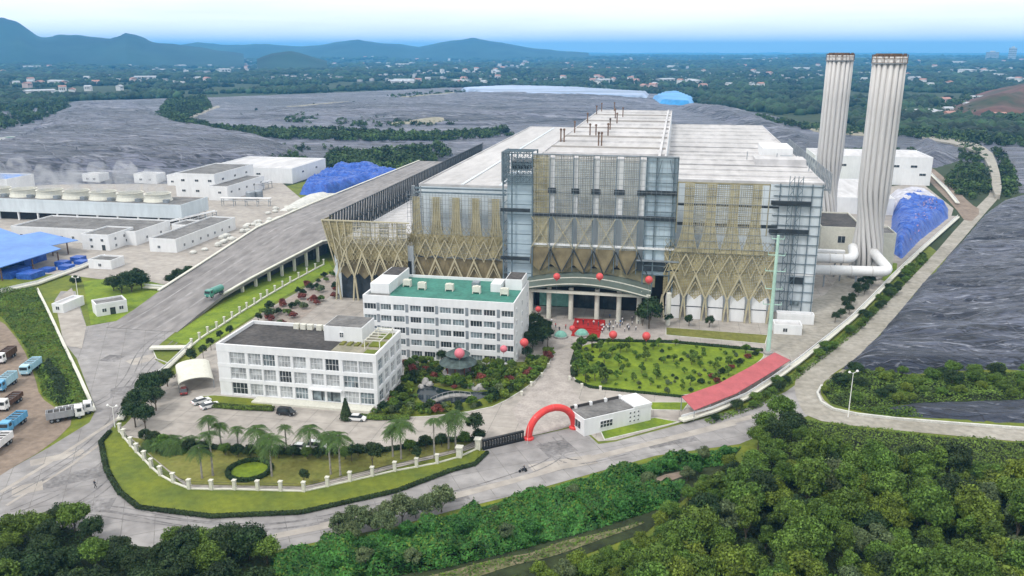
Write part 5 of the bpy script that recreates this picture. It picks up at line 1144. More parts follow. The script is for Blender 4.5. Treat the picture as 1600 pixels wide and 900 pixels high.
def post_fence(label, posts, h, w, big=(), rail=True, plinth=.45):
    P = GP(posts); o = np.array((*P[0], 0)); t = thing('boundary_fence', label, 'fence', (P[0][0], P[0][1], 0))
    pm = MB().box(-w / 2, w / 2, -w / 2, w / 2, 0, h).box(-w / 2 - .1, w / 2 + .1, -w / 2 - .1, w / 2 + .1, h - .02, h + .16).mesh('post', 'white_cream')
    for i, p in enumerate(P):
        q = link('post', pm, t, (p[0] - o[0], p[1] - o[1], 0))
        if i in big: q.scale = (1.9, 1.9, 1.15)
    for a, b in zip(P[:-1], P[1:]):
        A_ = (a[0] - o[0], a[1] - o[1]); B_ = (b[0] - o[0], b[1] - o[1])
        MB().bar((*A_, plinth / 2), (*B_, plinth / 2), .35, plinth).build('plinth', 'white_cream', t)
        if rail:
            mb = MB()
            for z in (h * .42, h * .62, h * .82): mb.bar((*A_, z), (*B_, z), .045)
            mb.build('railing', 'steel_dark', t)
    return t
post_fence('cream post-and-rail fence curving round the palm lawn', [(188, 676), (194, 685), (205, 698), (214, 708), (226, 720), (237, 732), (251, 744), (271, 755), (296, 765), (331, 766), (367, 766), (403, 767), (439, 768), (475, 769), (512, 761), (547, 753), (582, 745), (617, 737), (651, 731), (683, 725), (718, 715), (747, 702)], 2.1, .6, big=(20, 21), plinth=.4)
post_fence('cream post-and-rail fence on the verge below the ramp', [(300, 541), (312, 531), (325, 522), (339, 514), (351, 506), (363, 498), (375, 490), (386, 483), (398, 476), (408, 469), (418, 463), (430, 456), (442, 449), (454, 442), (467, 435), (480, 428), (493, 421), (506, 414)], 2.2, .5, plinth=.6)
def low_wall(label, pts, h, w, m='white_cream', cat='wall', cap=True):
    P = GP(pts); t = thing('boundary_wall', label, cat, (*P[0], 0)); o = P[0]
    for a, b in zip(P[:-1], P[1:]):
        A_ = (a[0] - o[0], a[1] - o[1]); B_ = (b[0] - o[0], b[1] - o[1]); MB().bar((*A_, h / 2), (*B_, h / 2), w, h).build('wall_section', m, t)
        if cap: MB().bar((*A_, h + .05), (*B_, h + .05), w + .16, .12).build('coping', 'white_wall', t)
low_wall('long cream boundary wall climbing beside the track to the chimneys', [(1064, 662), (1112, 648), (1165, 626), (1205, 600), (1245, 571), (1290, 535), (1330, 502), (1362, 470), (1392, 438), (1440, 392), (1496, 342)], 1.8, .4)
low_wall('pale wall between the junction and the car park trees', [(300, 541), (268, 572), (232, 604), (203, 634), (188, 660)], 1.5, .4)
low_wall('thin pale kerb wall dividing weeds from the side road', [(58, 452), (78, 492), (100, 540), (122, 585), (148, 644)], .8, .3, cap=False)
low_wall('short cream wall panel facing the road junction', [(236, 549), (299, 548)], 2.2, .5, cap=False)
low_wall('white yard wall below the little hut', [(226, 452), (262, 455), (300, 432)], 1.8, .4)
low_wall('white parapet along the driveway of the blue shed', [(-10, 462), (60, 446), (130, 420), (165, 404)], 1.6, .5)
low_wall('long white wall at the foot of the western landfill', [(60, 262), (150, 260), (240, 258), (275, 256)], 2.2, .5)
low_wall('pale retaining wall between annex and tarpaulin heap', [(1455, 275), (1480, 300), (1496, 320)], 2.0, .5)

# ================================================================== VEHICLES
def wheel_mesh(r, w): return MB().tube([(0, -w / 2, 0), (0, w / 2, 0)], r, 14).mesh('wheel', 'rubber'), MB().tube([(0, -w / 2 - .02, 0), (0, w / 2 + .02, 0)], r * .55, 10).mesh('rim', 'steel_grey')
CW = wheel_mesh(.33, .22); TW = wheel_mesh(.5, .32)
def side_prism(mb, prof, hw0, hw1, mi=0, zmid=.7):
    """profile in x-z lofted across y, narrower towards the top"""
    n = len(prof); hw = [hw0 if z <= zmid else hw1 for x, z in prof]
    return mb.add([(x, -hw[i], z) for i, (x, z) in enumerate(prof)] + [(x, hw[i], z) for i, (x, z) in enumerate(prof)], [tuple(range(n)), tuple(range(2 * n - 1, n - 1, -1))] + [(i, n + i, n + (i + 1) % n, (i + 1) % n) for i in range(n)], mi)
def car(label, px, py, head, m, van=False, group='cars in the office car park', z=.07):
    x, y = G(px, py); t = thing('parked_car', label, 'car', (x, y, z), head, group)
    mb = MB(); side_prism(mb, [(-2.15, .3), (2.1, .3), (2.2, .55), (2.1, .78), (1.2, .92), (-1.9, .95), (-2.2, .8), (-2.25, .5)], .88, .84)
    body = mb.build('body', m, t)
    top = 1.75 if van else 1.45
    prof = [(1.25, .9), (.55, top - .05), (-1.2, top), (-2.0, .93)] if not van else [(1.5, .9), (.9, top - .05), (-1.9, top), (-2.15, .93)]
    side_prism(MB(), prof, .82, .64, 0, 1.0).build('cabin_glass', 'glass_dark', t)
    rx = (prof[2][0] + .05, prof[1][0] - .05); MB().box(rx[0], rx[1], -.63, .63, top - .06, top + .03).build('roof', m, t)
    for sx in (-1.35, 1.35):
        for sy in (-.8, .8): w = link('wheel', CW[0], t, (sx, sy, .33)); link('rim', CW[1], w)
    for sy in (-.6, .6): MB().box(2.1, 2.2, sy - .2, sy + .2, .58, .72).build('headlight', 'lamp', t); MB().box(-2.26, -2.18, sy - .2, sy + .2, .62, .76).build('tail_light', 'red_vinyl', t)
    return t
car('white hatchback parked by the conifer at the office corner', 558, 657, R(4), 'car_white')
car('black people carrier parked in front of the office hedge', 448, 648, R(-2), 'car_black', True)
car('white saloon parked slantwise beside the office lawn', 328, 637, R(52), 'car_white')
car('smaller white car behind the slanted white saloon', 315, 630, R(55), 'car_white')
car('dark red car by the arched carport', 288, 614, R(120), 'car_maroon')
car('white car half hidden under the palms by the car park', 470, 703, R(5), 'car_white'); car('white van under the palm fronds next to another car', 497, 701, R(3), 'car_white', True)
def truck(label, px, py, head, m, box, load=1.9, z=.08, tank=False):
    x, y = G(px, py, z); t = thing('truck', label, 'truck', (x, y, z), head, None)
    MB().box(-3.9, 3.6, -.5, .5, .65, .95).build('chassis', 'steel_dark', t)
    cb_ = MB(); side_prism(cb_, [(1.9, .7), (3.8, .7), (3.85, 1.7), (3.55, 2.75), (1.9, 2.85)], 1.15, 1.05, 0, 1.8); cb_.build('cab', m, t)
    MB().box(3.45, 3.86, -.95, .95, 1.72, 2.5).build('windscreen', 'glass_dark', t)
    for s in (-1, 1): MB().box(2.4, 3.3, s * 1.1 - .04, s * 1.1 + .04, 1.75, 2.5).build('side_window', 'glass_dark', t)
    if tank: MB().tube([(-3.9, 0, 1.9), (-3.6, 0, 1.9), (1.4, 0, 1.9), (1.7, 0, 1.9)], [.7, 1.15, 1.15, .7], 16).build('tank', box, t)
    else:
        b = MB(); b.box(-3.95, 1.7, -1.2, 1.2, 1.0, 1.1); h = 1.1 + load
        b.box(-3.95, 1.7, -1.2, -1.12, 1.1, h); b.box(-3.95, 1.7, 1.12, 1.2, 1.1, h); b.box(-3.95, -3.87, -1.12, 1.12, 1.1, h); b.box(1.62, 1.7, -1.12, 1.12, 1.1, h)
        bo = b.build('cargo_body', box, t); MB().box(-3.85, 1.6, -1.1, 1.1, 1.1, h - .25).build('load', 'roof_dark', bo)
        for k in range(5): MB().box(-3.7 + k * 1.25, -3.55 + k * 1.25, -1.26, 1.26, 1.0, h - .05).build('rib', box, bo)
    for sx in (-2.9, -1.7, 2.7):
        for sy in (-.98, .98): w = link('wheel', TW[0], t, (sx, sy, .5)); link('rim', TW[1], w)
    for sy in (-.8, .8): MB().box(3.78, 3.87, sy - .18, sy + .18, .95, 1.15).build('headlight', 'lamp', t)
    return t
truck('pale blue lorry alone beside the weed bank on the dirt yard', 49, 580, R(-75), 'truck_pale', 'truck_pale', 1.6)
truck('blue lorry with dark bed behind a brown one on the dirt yard', 22, 668, R(-78), 'truck_blue', 'truck_blue', 1.4)
truck('bright blue refuse lorry in the middle of the lorry queue', 10, 605, R(-75), 'truck_blue', 'truck_pale', 1.9)
truck('dark brown lorry with white cab at the head of the queue', 10, 562, R(-75), 'car_white', 'truck_brown', 1.6)
truck('brown tipper between the two blue lorries', 16, 634, R(-78), 'car_white', 'truck_brown', 1.0)
truck('grey lorry at the tail of the queue by the road', -2, 702, R(-78), 'truck_grey', 'car_white', 1.4)
truck('grey and white lorry turning from the dirt yard onto the road', 104, 655, R(38), 'car_white', 'truck_grey', 1.5)
truck('white lorry parked alongside the turning grey one', 118, 648, R(38), 'car_white', 'car_white', 1.2)
truck('green tanker lorry driving down the concrete ramp', 336, 462, R(-97), 'truck_green', 'truck_green', z=rz_(251) + .14, tank=True)

# ================================================================== PEOPLE
def person_mat(name, shirt, trousers, skin=(.42, .27, .19), hair=(.02, .016, .014)):
    m = bpy.data.materials.new(name); m.use_nodes = True; MATS[name] = m; n = m.node_tree.nodes; l = m.node_tree.links
    tcn = n.new('ShaderNodeTexCoord'); s = n.new('ShaderNodeSeparateXYZ'); l.new(tcn.outputs['Object'], s.inputs[0])
    dv = n.new('ShaderNodeMath'); dv.operation = 'DIVIDE'; dv.inputs[1].default_value = 1.8; l.new(s.outputs[2], dv.inputs[0])
    r = n.new('ShaderNodeValToRGB'); r.color_ramp.interpolation = 'CONSTANT'; e = r.color_ramp.elements
    e[0].position = 0; e[0].color = (.02, .02, .02, 1); e[1].position = .045; e[1].color = (*trousers, 1)
    for p, c in ((.53, shirt), (.80, skin), (.90, hair)): q = e.new(p); q.color = (*c, 1)
    l.new(dv.outputs[0], r.inputs[0]); l.new(r.outputs[0], n['Principled BSDF'].inputs['Base Color']); n['Principled BSDF'].inputs['Roughness'].default_value = .8
person_mat('cloth_white', (.75, .75, .75), (.04, .045, .06)); person_mat('cloth_red', (.5, .05, .05), (.05, .05, .06)); person_mat('cloth_dark', (.03, .035, .05), (.03, .03, .035)); person_mat('cloth_blue', (.12, .22, .42), (.06, .06, .07))
def body_mesh(name, m, swing=0.0, sit=False):
    J = {'pel': (0, 0, .95, .13), 'ch': (0, 0, 1.28, .16), 'nk': (0, 0, 1.47, .055), 'h1': (.01, 0, 1.56, .085), 'h2': (.01, 0, 1.68, .09)}
    E = [('pel', 'ch'), ('ch', 'nk'), ('nk', 'h1'), ('h1', 'h2')]
    for s, k in ((1, 'l'), (-1, 'r')):
        sw = swing * s
        if sit: hip, kn, an, toe = (.03, s * .12, .88), (.42, s * .2, .85), (.40, s * .22, .38), (.58, s * .22, .34)
        else: hip, kn, an, toe = (0, s * .1, .88), (.04 + sw * .5, s * .11, .48), (-.01 + sw, s * .11, .08), (.15 + sw, s * .12, .05)
        sh, el, wr, hd = ((0, s * .2, 1.40), (-.03 - sw * .5, s * .27, 1.13), (.1 - sw, s * .27, .9), (.14 - sw, s * .26, .8)) if not sit else ((0, s * .2, 1.40), (.12, s * .3, 1.15), (.4, s * .32, 1.08), (.5, s * .31, 1.06))
        for nme, p, r in (('hip', hip, .1), ('kn', kn, .075), ('an', an, .05), ('toe', toe, .045), ('sh', sh, .065), ('el', el, .05), ('wr', wr, .036), ('hd', hd, .042)): J[nme + k] = (*p, r)
        E += [('pel', 'hip' + k), ('hip' + k, 'kn' + k), ('kn' + k, 'an' + k), ('an' + k, 'toe' + k), ('ch', 'sh' + k), ('sh' + k, 'el' + k), ('el' + k, 'wr' + k), ('wr' + k, 'hd' + k)]
    ks = list(J); me = bpy.data.meshes.new(name); me.from_pydata([J[k][:3] for k in ks], [(ks.index(a), ks.index(b)) for a, b in E], [])
    o = bpy.data.objects.new(name, me); COL.objects.link(o); md = o.modifiers.new('skin', 'SKIN'); ss = o.modifiers.new('sub', 'SUBSURF'); ss.levels = ss.render_levels = 1
    for i, k in enumerate(ks): v = me.skin_vertices[0].data[i]; v.radius = (J[k][3], J[k][3]); v.use_root = (k == 'pel')
    dg = bpy.context.evaluated_depsgraph_get(); ev = bpy.data.meshes.new_from_object(o.evaluated_get(dg)); bpy.data.objects.remove(o); ev.materials.clear(); ev.materials.append(MATS[m]); ev.name = name
    return ev
BM = {(m, s): body_mesh('person', m, s) for m in ('cloth_white', 'cloth_red', 'cloth_dark', 'cloth_blue') for s in (0.0, .22)}
LABP = {'cloth_white': 'person in white shirt and dark trousers', 'cloth_red': 'person in red top and dark trousers', 'cloth_dark': 'person in dark suit', 'cloth_blue': 'person in blue shirt and dark trousers'}
def person(px, py, m, rz, where, sw=0.0, z=.1, group=None):
    x, y = G(px, py, z); return tag(link('person', BM[(m, sw)], None, (x, y, z), rz), LABP[m] + ' ' + where, 'person', group)
prs = np.random.default_rng(5)
# red-carpeted stage in front of the entrance
stg = thing('stage', 'red-carpeted stage under the entrance canopy', 'stage', (-23.4, 243, 0))
MB().box(-4.6, 5.0, -3.2, 3.4, 0, .7).build('platform', 'carpet', stg); MB().box(-3.8, 4.2, -4.4, -3.2, 0, .35).build('step', 'carpet', stg)
MB().box(-4.6, 5.0, 3.2, 3.4, .7, 1.5).build('backdrop', 'carpet', stg)
sheet('carpet_strip', [(-27.5, 233.2), (-19, 233.2), (-19, 238.7), (-27.5, 238.7)], .115, 'carpet')
for i in range(5): x, y = -26.5 + i * 1.6, 242 + (i % 2) * 1.2; tag(link('person', BM[(['cloth_white', 'cloth_dark', 'cloth_red'][i % 3], 0.0)], None, (x, y, .7), R(-90 + prs.uniform(-30, 30))), LABP[['cloth_white', 'cloth_dark', 'cloth_red'][i % 3]] + ' standing on the red stage', 'person', 'people on the red stage')
for i in range(34):
    m = ['cloth_white', 'cloth_white', 'cloth_dark', 'cloth_white', 'cloth_blue'][i % 5]
    person(prs.uniform(938, 1000), prs.uniform(497, 520), m, prs.uniform(0, 6.2), 'in the crowd beside the stage', 0.0, .1, 'crowd beside the stage')
for px, py, m in [(868, 512, 'cloth_red'), (874, 518, 'cloth_dark'), (862, 505, 'cloth_white'), (884, 514, 'cloth_red')]: person(px, py, m, prs.uniform(0, 6), 'waiting left of the red carpet', 0.0, .1, 'people left of the carpet')
person(149, 762, 'cloth_dark', R(60), 'walking alone across the wide road junction', .22, .05)
# motorbike and rider
mbk = thing('motorbike', 'small dark motorbike riding past the red arch', 'motorbike', (*G(817, 738), .06), R(205))
for x in (-.62, .62): w = MB().tube([(x, -.06, .3), (x, .06, .3)], .3, 14).build('wheel', 'rubber', mbk)
b = MB(); b.bar((-.6, 0, .35), (.1, 0, .45), .22); b.bar((.1, 0, .45), (.5, 0, .85), .16); b.box(-.35, .2, -.12, .12, .35, .62); b.build('frame', 'steel_dark', mbk)
MB().box(-.75, .05, -.14, .14, .68, .82).build('seat', 'black_gloss', mbk); b = MB(); b.bar((.45, -.32, 1.0), (.45, .32, 1.0), .05); b.bar((.62, 0, .3), (.45, 0, 1.0), .07); b.build('handlebar', 'steel_grey', mbk)
x, y = G(817, 738); tag(link('person', body_mesh('person', 'cloth_dark', 0, True), None, (x + .28, y + .12, -.02), R(205)), 'person in dark clothes riding the motorbike', 'person')

# ================================================================== STREET FURNITURE, DECORATIONS
def balloon(px, py, b, r, m, label):
    u = px - 800; v = py - 450; d = v * _c + FPX * _s; g = FPX * _c - v * _s
    al = u * math.cos(YAW) - g * math.sin(YAW); be = u * math.sin(YAW) + g * math.cos(YAW); t_ = b / be; x, z = al * t_, CAM_H - d * t_
    r *= .85; z = max(z, r + .6); t = thing('balloon', label, 'balloon', (x, b, 0), 0, 'tethered balloons')
    MB().lathe([(r * math.cos(a) if abs(a) < 1.55 else .03, z + r * math.sin(a)) for a in np.linspace(-1.55, 1.55, 13)], 18).build('envelope', m, t, smooth=True)
    MB().lathe([(.16, z - r - .3), (.08, z - r + .05)], 8).build('neck', m, t)
    MB().tube([(0, 0, .2), (0, 0, z - r - .25)], .025, 5).build('tether', 'steel_grey', t); MB().lathe([(.35, 0), (.35, .35), (.1, .45)], 10).build('weight', 'stone', t)
balloon(870, 432, 240, 1.25, 'balloon_red', 'red balloon in front of the canopy, over its left column')
balloon(937, 432, 240, 1.3, 'balloon_red', 'red balloon floating before the crown of the canopy')
balloon(1014, 437, 240, 1.35, 'balloon_red', 'red balloon at the right end of the canopy')
balloon(718, 552, 191, 1.55, 'balloon_pink', 'large pink balloon above the garden pavilion')
balloon(787, 545, 202, 1.15, 'balloon_pink', 'pink balloon before the dormitory ground floor')
balloon(819, 535, 204, 1.35, 'balloon_red', 'red balloon at the dormitory corner')
balloon(894, 513, 226, 1.0, 'balloon_red', 'small red balloon above the driveway end')
balloon(958, 523, 226, 1.4, 'balloon_red', 'red balloon at the lawn edge nearer the driveway')
balloon(1010, 525, 226, 1.4, 'balloon_red', 'red balloon at the lawn edge under the dark tree')
balloon(841, 483, 244, 1.1, 'balloon_red', 'red balloon beside the left canopy column')
# inflatable arch
A0, B0 = np.array(G(826, 686)), np.array(G(897, 669)); c0 = (A0 + B0) / 2; sp = np.linalg.norm(B0 - A0) / 2; ang = math.atan2(*(B0 - A0)[::-1])
ar_ = thing('inflatable_arch', 'red inflatable arch spanning the site entrance', 'arch', (c0[0], c0[1], .05), ang)
pts = [(-sp * math.cos(t), 0, 6.1 * math.sin(t) ** .85 if 0 < t < math.pi else 0) for t in np.linspace(0, math.pi, 25)]
MB().tube(pts, .78, 16).build('tube', 'red_vinyl', ar_, smooth=True)
for s in (-1, 1): MB().lathe([(1.15, 0), (1.15, .35), (.85, .6)], 14, (s * sp, 0, 0)).build('foot', 'red_vinyl', ar_); MB().bar((s * sp, 0, 3.5), (s * (sp + 1.6), -2.2, .05), .04).build('guy_rope', 'kerb', ar_)
for k in (6, 12, 18): p = pts[k]; q = pts[k + 1]; d = np.array(q) - np.array(p); d = d / np.linalg.norm(d) * .12; MB().tube([np.array(p) - d, np.array(p) + d], .81, 16).build('seam_band', 'balloon_red', ar_)
A0, B0 = np.array(G(754, 703)), np.array(G(818, 688)); c0 = (A0 + B0) / 2; ln = np.linalg.norm(B0 - A0) / 2; ang = math.atan2(*(B0 - A0)[::-1])
sg = thing('sliding_gate', 'low black sliding gate between white pillar and red arch', 'gate', (c0[0], c0[1], .05), ang)
MB().box(-ln, ln, -.35, .35, 0, .5).build('track_base', 'black_gloss', sg); MB().box(-ln, ln, -.3, .3, 1.9, 2.3).build('top_rail', 'black_gloss', sg)
for k in range(16): x = -ln + .15 + k * (2 * ln - .3) / 15; MB().box(x - .09, x + .09, -.26, .26, .5, 1.9).build('gate_bar', 'black_gloss', sg)
MB().box(-ln + 1, ln - .6, -.1, .1, .8, 1.6).build('panel', 'sign_grey', sg)
# mast
ms = thing('lattice_mast', 'tall pale green mast with short cross arms beside the red shelter', 'mast', (28.6, 229, 0))
MB().tube([(0, 0, 0), (0, 0, 34)], .62, 10, r2=.38).build('pole', 'mint', ms); MB().lathe([(1.3, 0), (1.3, .6), (.7, .9)], 12).build('base', 'stone', ms)
for z, w in ((33, 1.6), (28.5, 2.2), (24, 2.6), (19, 2.2), (14.5, 2.4)): b = MB(); b.bar((-w, 0, z), (w, 0, z), .2); b.bar((-w, 0, z), (-w, 0, z + .8), .14); b.bar((w, 0, z), (w, 0, z + .8), .14); b.build('cross_arm', 'mint', ms)
def lamp_post(px, py, h, label, rz=0):
    t = thing('street_lamp', label, 'street lamp', (*G(px, py), .05), rz)
    MB().tube([(0, 0, 0), (0, 0, h)], .12, 8, r2=.07).build('pole', 'lamp', t); b = MB()
    for s in (-1, 1): b.bar((0, 0, h - .1), (s * 1.0, 0, h + .25), .08)
    b.build('arm', 'lamp', t)
    for s in (-1, 1): MB().lathe([(.1, -.2), (.32, 0), (.2, .3)], 10, (s * 1.1, 0, h + .25)).build('lamp_head', 'lamp', t)
lamp_post(1325, 652, 11, 'double-headed street lamp on the outside of the track bend', R(30))
lamp_post(123, 470, 8, 'lamp post beside the lawn of the white hut'); lamp_post(180, 668, 5, 'short lamp post at the car park corner')
bol = MB().box(-.28, .28, -.28, .28, 0, .95).box(-.34, .34, -.34, .34, .93, 1.1).mesh('bollard', 'white_cream')
for i, (px, py) in enumerate([(857, 574), (846, 589), (830, 603), (815, 618), (893, 577), (890, 594), (909, 606), (938, 610)]):
    tag(link('bollard', bol, None, (*G(px, py), .05), R(11)), 'stubby cream bollard edging the driveway on the %s side' % ('garden' if i < 4 else 'lawn'), 'bollard', 'driveway bollards')
for px, py, l in ((876, 527, 'round teal planting dome left of the driveway head'), (909, 524, 'round teal planting dome right of the driveway head')):
    t = thing('planter', l, 'planter', (*G(px, py), .1)); MB().lathe([(2.2, 0), (2.2, .5), (2.0, .5)], 18).build('ring', 'stone', t)
    MB().lathe([(1.95, .4), (1.7, 1.1), (1.0, 1.7), (.1, 1.9)], 14).build('dome', 'teal', t)
# garden pavilion
pv = thing('garden_pavilion', 'round garden pavilion with two-tier dark tiled roof', 'pavilion', (*G(716, 584), .15))
MB().lathe([(4.2, 0), (4.2, .5), (3.9, .55)], 16).build('base', 'stone', pv)
for k in range(8): th = k * math.pi / 4; MB().tube([(3.2 * math.cos(th), 3.2 * math.sin(th), .5), (3.2 * math.cos(th), 3.2 * math.sin(th), 3.3)], .16, 8).build('column', 'leaf_red', pv)
MB().lathe([(5.0, 3.1), (4.6, 3.5), (3.2, 4.2), (2.2, 4.9), (2.2, 5.4)], 16).build('lower_roof', 'pavilion_roof', pv); MB().lathe([(3.3, 5.4), (2.6, 5.8), (1.2, 6.6), (.2, 7.6), (.1, 8.2)], 16).build('upper_roof', 'pavilion_roof', pv)
MB().lathe([(2.1, 4.8), (2.1, 5.5)], 12).build('drum', 'interior_dark', pv)
mb = MB(); N = 18
for i in range(N):
    a, b = i / N * 2.6 + 3.4, (i + 1) / N * 2.6 + 3.4; mb.bar((5 * math.cos(a), 5 * math.sin(a), .7), (5 * math.cos(b), 5 * math.sin(b), .7), .15); mb.bar((5 * math.cos(a), 5 * math.sin(a), 0), (5 * math.cos(a), 5 * math.sin(a), .7), .12)
mb.build('railing', 'white_cream', pv)
# footbridge and rocks by the pond
fb = thing('footbridge', 'small pale arched footbridge at the pond edge', 'bridge', (*G(706, 626), .2), R(30)); mb = MB()
P_ = [(-5 + 10 * i / 14, 0, .25 + 1.0 * math.sin(math.pi * i / 14)) for i in range(15)]
for p, q in zip(P_[:-1], P_[1:]): mb.add([(p[0], -.8, p[2]), (q[0], -.8, q[2]), (q[0], .8, q[2]), (p[0], .8, p[2]), (p[0], -.8, p[2] - .25), (q[0], -.8, q[2] - .25), (q[0], .8, q[2] - .25), (p[0], .8, p[2] - .25)], [(0, 1, 2, 3), (7, 6, 5, 4), (0, 4, 5, 1), (2, 6, 7, 3)])
mb.build('deck', 'stone', fb); mb = MB()
for s in (-.8, .8):
    for p, q in zip(P_[:-1], P_[1:]): mb.bar((p[0], s, p[2] + .7), (q[0], s, q[2] + .7), .1)
    for p in P_[::2]: mb.bar((p[0], s, p[2] - .1), (p[0], s, p[2] + .7), .1)
mb.build('railing', 'stone', fb)
_rk = bmesh.new(); bmesh.ops.create_icosphere(_rk, subdivisions=2, radius=1)
for v in _rk.verts: v.co *= 1 + random.uniform(-.22, .22); v.co.z *= .8
RK = bpy.data.meshes.new('rock'); _rk.to_mesh(RK); _rk.free(); RK.materials.append(MATS['stone'])
for px, py, s in ((665, 600, 1.6), (672, 603, 1.1), (736, 606, 1.3), (744, 611, 1.0), (752, 608, 1.5), (658, 607, 1.0)): tag(link('rock', RK, None, (*G(px, py), .4), random.uniform(0, 6), (s, s * .8, s)), 'weathered grey rock on the bank of the pond', 'rock', 'rocks round the pond')
# arched carport left of the office
cp = thing('carport', 'pale arched carport roof left of the office', 'carport', (*G(305, 596), 0.06), R(35)); mb = MB()
for i in range(10):
    a, b = math.pi * i / 10, math.pi * (i + 1) / 10; f2 = lambda t: (-4.2 * math.cos(t), 2.3 + 1.3 * math.sin(t))
    (x0, z0), (x1, z1) = f2(a), f2(b); mb.add([(x0, -7, z0), (x1, -7, z1), (x1, 7, z1), (x0, 7, z0), (x0, -7, z0 - .15), (x1, -7, z1 - .15), (x1, 7, z1 - .15), (x0, 7, z0 - .15)], [(0, 1, 2, 3), (7, 6, 5, 4), (0, 4, 5, 1), (2, 6, 7, 3)])
mb.build('roof', 'white_cream', cp)
for x in (-4.1, 4.1):
    for y in (-6.5, 0, 6.5): MB().bar((x, y, 0), (x, y, 2.3), .18).build('post', 'steel_grey', cp)
# bales and crates in the treatment yard
bag = MB().lathe([(.9, 0), (1.15, .35), (1.1, .9), (.6, 1.25), (.15, 1.3)], 10).mesh('white_sack', 'kerb')
for i in range(46):
    P1 = sample_poly(GP([(290, 400), (395, 372), (440, 345), (400, 345), (330, 380)]) if i < 30 else GP([(360, 365), (440, 322), (480, 318), (440, 345), (380, 372)]), 1)[0]
    tag(link('white_sack', bag, None, (P1[0], P1[1], .06), random.uniform(0, 6), (1.3, 1.3, random.uniform(.8, 1.5))), 'bulging white sack in the yard beside the ramp', 'sack', 'sacks stored beside the ramp')

# ================================================================== VEGETATION
def crown_quads(rx, rz, zc, ncl, nl, ls, seed, flat=.0, rc=.36):
    r = np.random.default_rng(seed); d = r.normal(size=(ncl, 3)); d[:, 2] = np.abs(d[:, 2]) * 1.1 - .35; d /= np.linalg.norm(d, axis=1)[:, None]
    cen = d * r.uniform(.45, .82, (ncl, 1)) * np.array([rx, rx, rz]); cr = rx * rc * r.uniform(.65, 1.25, ncl)
    k = r.integers(0, ncl, nl); q = r.normal(size=(nl, 3)); q[:, 2] += .35; q /= np.linalg.norm(q, axis=1)[:, None]
    C = cen[k] + q * (cr[k] * r.uniform(.55, 1.05, nl))[:, None] * np.array([1, 1, .8])
    N = q + r.normal(size=(nl, 3)) * .45; N /= np.linalg.norm(N, axis=1)[:, None]
    C[:, 2] += zc; return leaf_quads(C, N, ls * r.uniform(.6, 1.35, nl), r)
def trunk_mesh(h, r0, seed, m='bark', limbs=4, spread=1.2):
    r = np.random.default_rng(seed); mb = MB(); b = (r.uniform(-.2, .2), r.uniform(-.2, .2))
    mb.tube([(0, 0, -.3), (b[0] * .5, b[1] * .5, h * .45), (b[0], b[1], h)], r0, 8, r2=r0 * .5)
    for i in range(limbs):
        th = i * 2 * math.pi / limbs + r.uniform(0, 1); z0 = h * r.uniform(.5, .8); mb.tube([(b[0] * .6, b[1] * .6, z0), (spread * .5 * math.cos(th), spread * .5 * math.sin(th), z0 + h * .25), (spread * math.cos(th), spread * math.sin(th), z0 + h * .6)], r0 * .45, 6, r2=r0 * .15)
    return mb.mesh('trunk', m)
# kinds: name, crown mesh, trunk mesh
def kind(rx, rz, zc, ncl, nl, ls, seed, m, th, tr, sp=1.4, rc=.36): return (quads_mesh('crown', crown_quads(rx, rz, zc, ncl, nl, ls, seed, rc=rc), m), trunk_mesh(th, tr, seed, spread=sp))
K_MID = [kind(3.4, 3.0, 5.6, 44, 5200, .37, s, 'leaf_mid', 4.6, .24) for s in (1, 2)]
K_YEL = [kind(3.0, 2.6, 5.2, 36, 4400, .36, s, 'leaf_yellow', 4.4, .22) for s in (3, 4)]
K_DRK = [kind(3.6, 3.3, 5.6, 44, 5200, .39, s, 'leaf_dark', 4.4, .26) for s in (5, 6)]
K_GRY = [kind(3.1, 2.8, 5.4, 38, 4600, .35, s, 'leaf_grey', 4.6, .22) for s in (7, 8)]
K_VINE = [kind(3.2, 2.6, 4.2, 30, 2600, .50, s, 'leaf_vine', 3.2, .2) for s in (15, 16)]
K_ROUND = kind(1.9, 2.0, 4.4, 26, 2200, .36, 9, 'leaf_dark', 3.4, .16, .8, .42)
K_SMALL = kind(1.25, 1.3, 2.4, 16, 900, .34, 10, 'leaf_mid', 1.8, .09, .5, .42)
def tree(k, x, y, z, s, rz, label, group, sz=None, name='broadleaf_tree'):
    t = thing(name, label, 'tree', (x, y, z), rz, group); t.scale = (s, s, sz or s); link('trunk', k[1], t); link('crown', k[0], t); return t
def spaced(poly, n, dmin, seed, avoid=()):
    r = np.random.default_rng(seed); pa = np.array(poly); lo, hi = pa.min(0), pa.max(0); out = []; tries = 0
    while len(out) < n and tries < n * 60:
        tries += 1; p = lo + r.random(2) * (hi - lo)
        if not in_poly(p[None], poly)[0] or any(in_poly(p[None], a)[0] for a in avoid): continue
        if all((p[0] - q[0]) ** 2 + (p[1] - q[1]) ** 2 > dmin * dmin for q in out): out.append(tuple(p))
    return out
FOREST = GP([(1163, 742), (1200, 716), (1262, 722), (1350, 738), (1480, 752), (1700, 768), (1900, 905), (2000, 1050), (1000, 1050), (1030, 905), (1072, 850), (1110, 795)])
SCRUB = GP([(760, 1000), (790, 925), (905, 886), (1010, 845), (1068, 792), (1110, 755), (1150, 730), (1160, 745), (1108, 797), (1070, 852), (1028, 907), (1000, 1000)])
KF = [(K_MID[0], 'spreading mid-green tree'), (K_MID[1], 'lumpy mid-green tree'), (K_YEL[0], 'yellow-green tree'), (K_DRK[0], 'dark green tree'), (K_DRK[1], 'broad dark green tree'), (K_GRY[0], 'grey-green tree'), (K_YEL[1], 'loose yellow-green tree')]
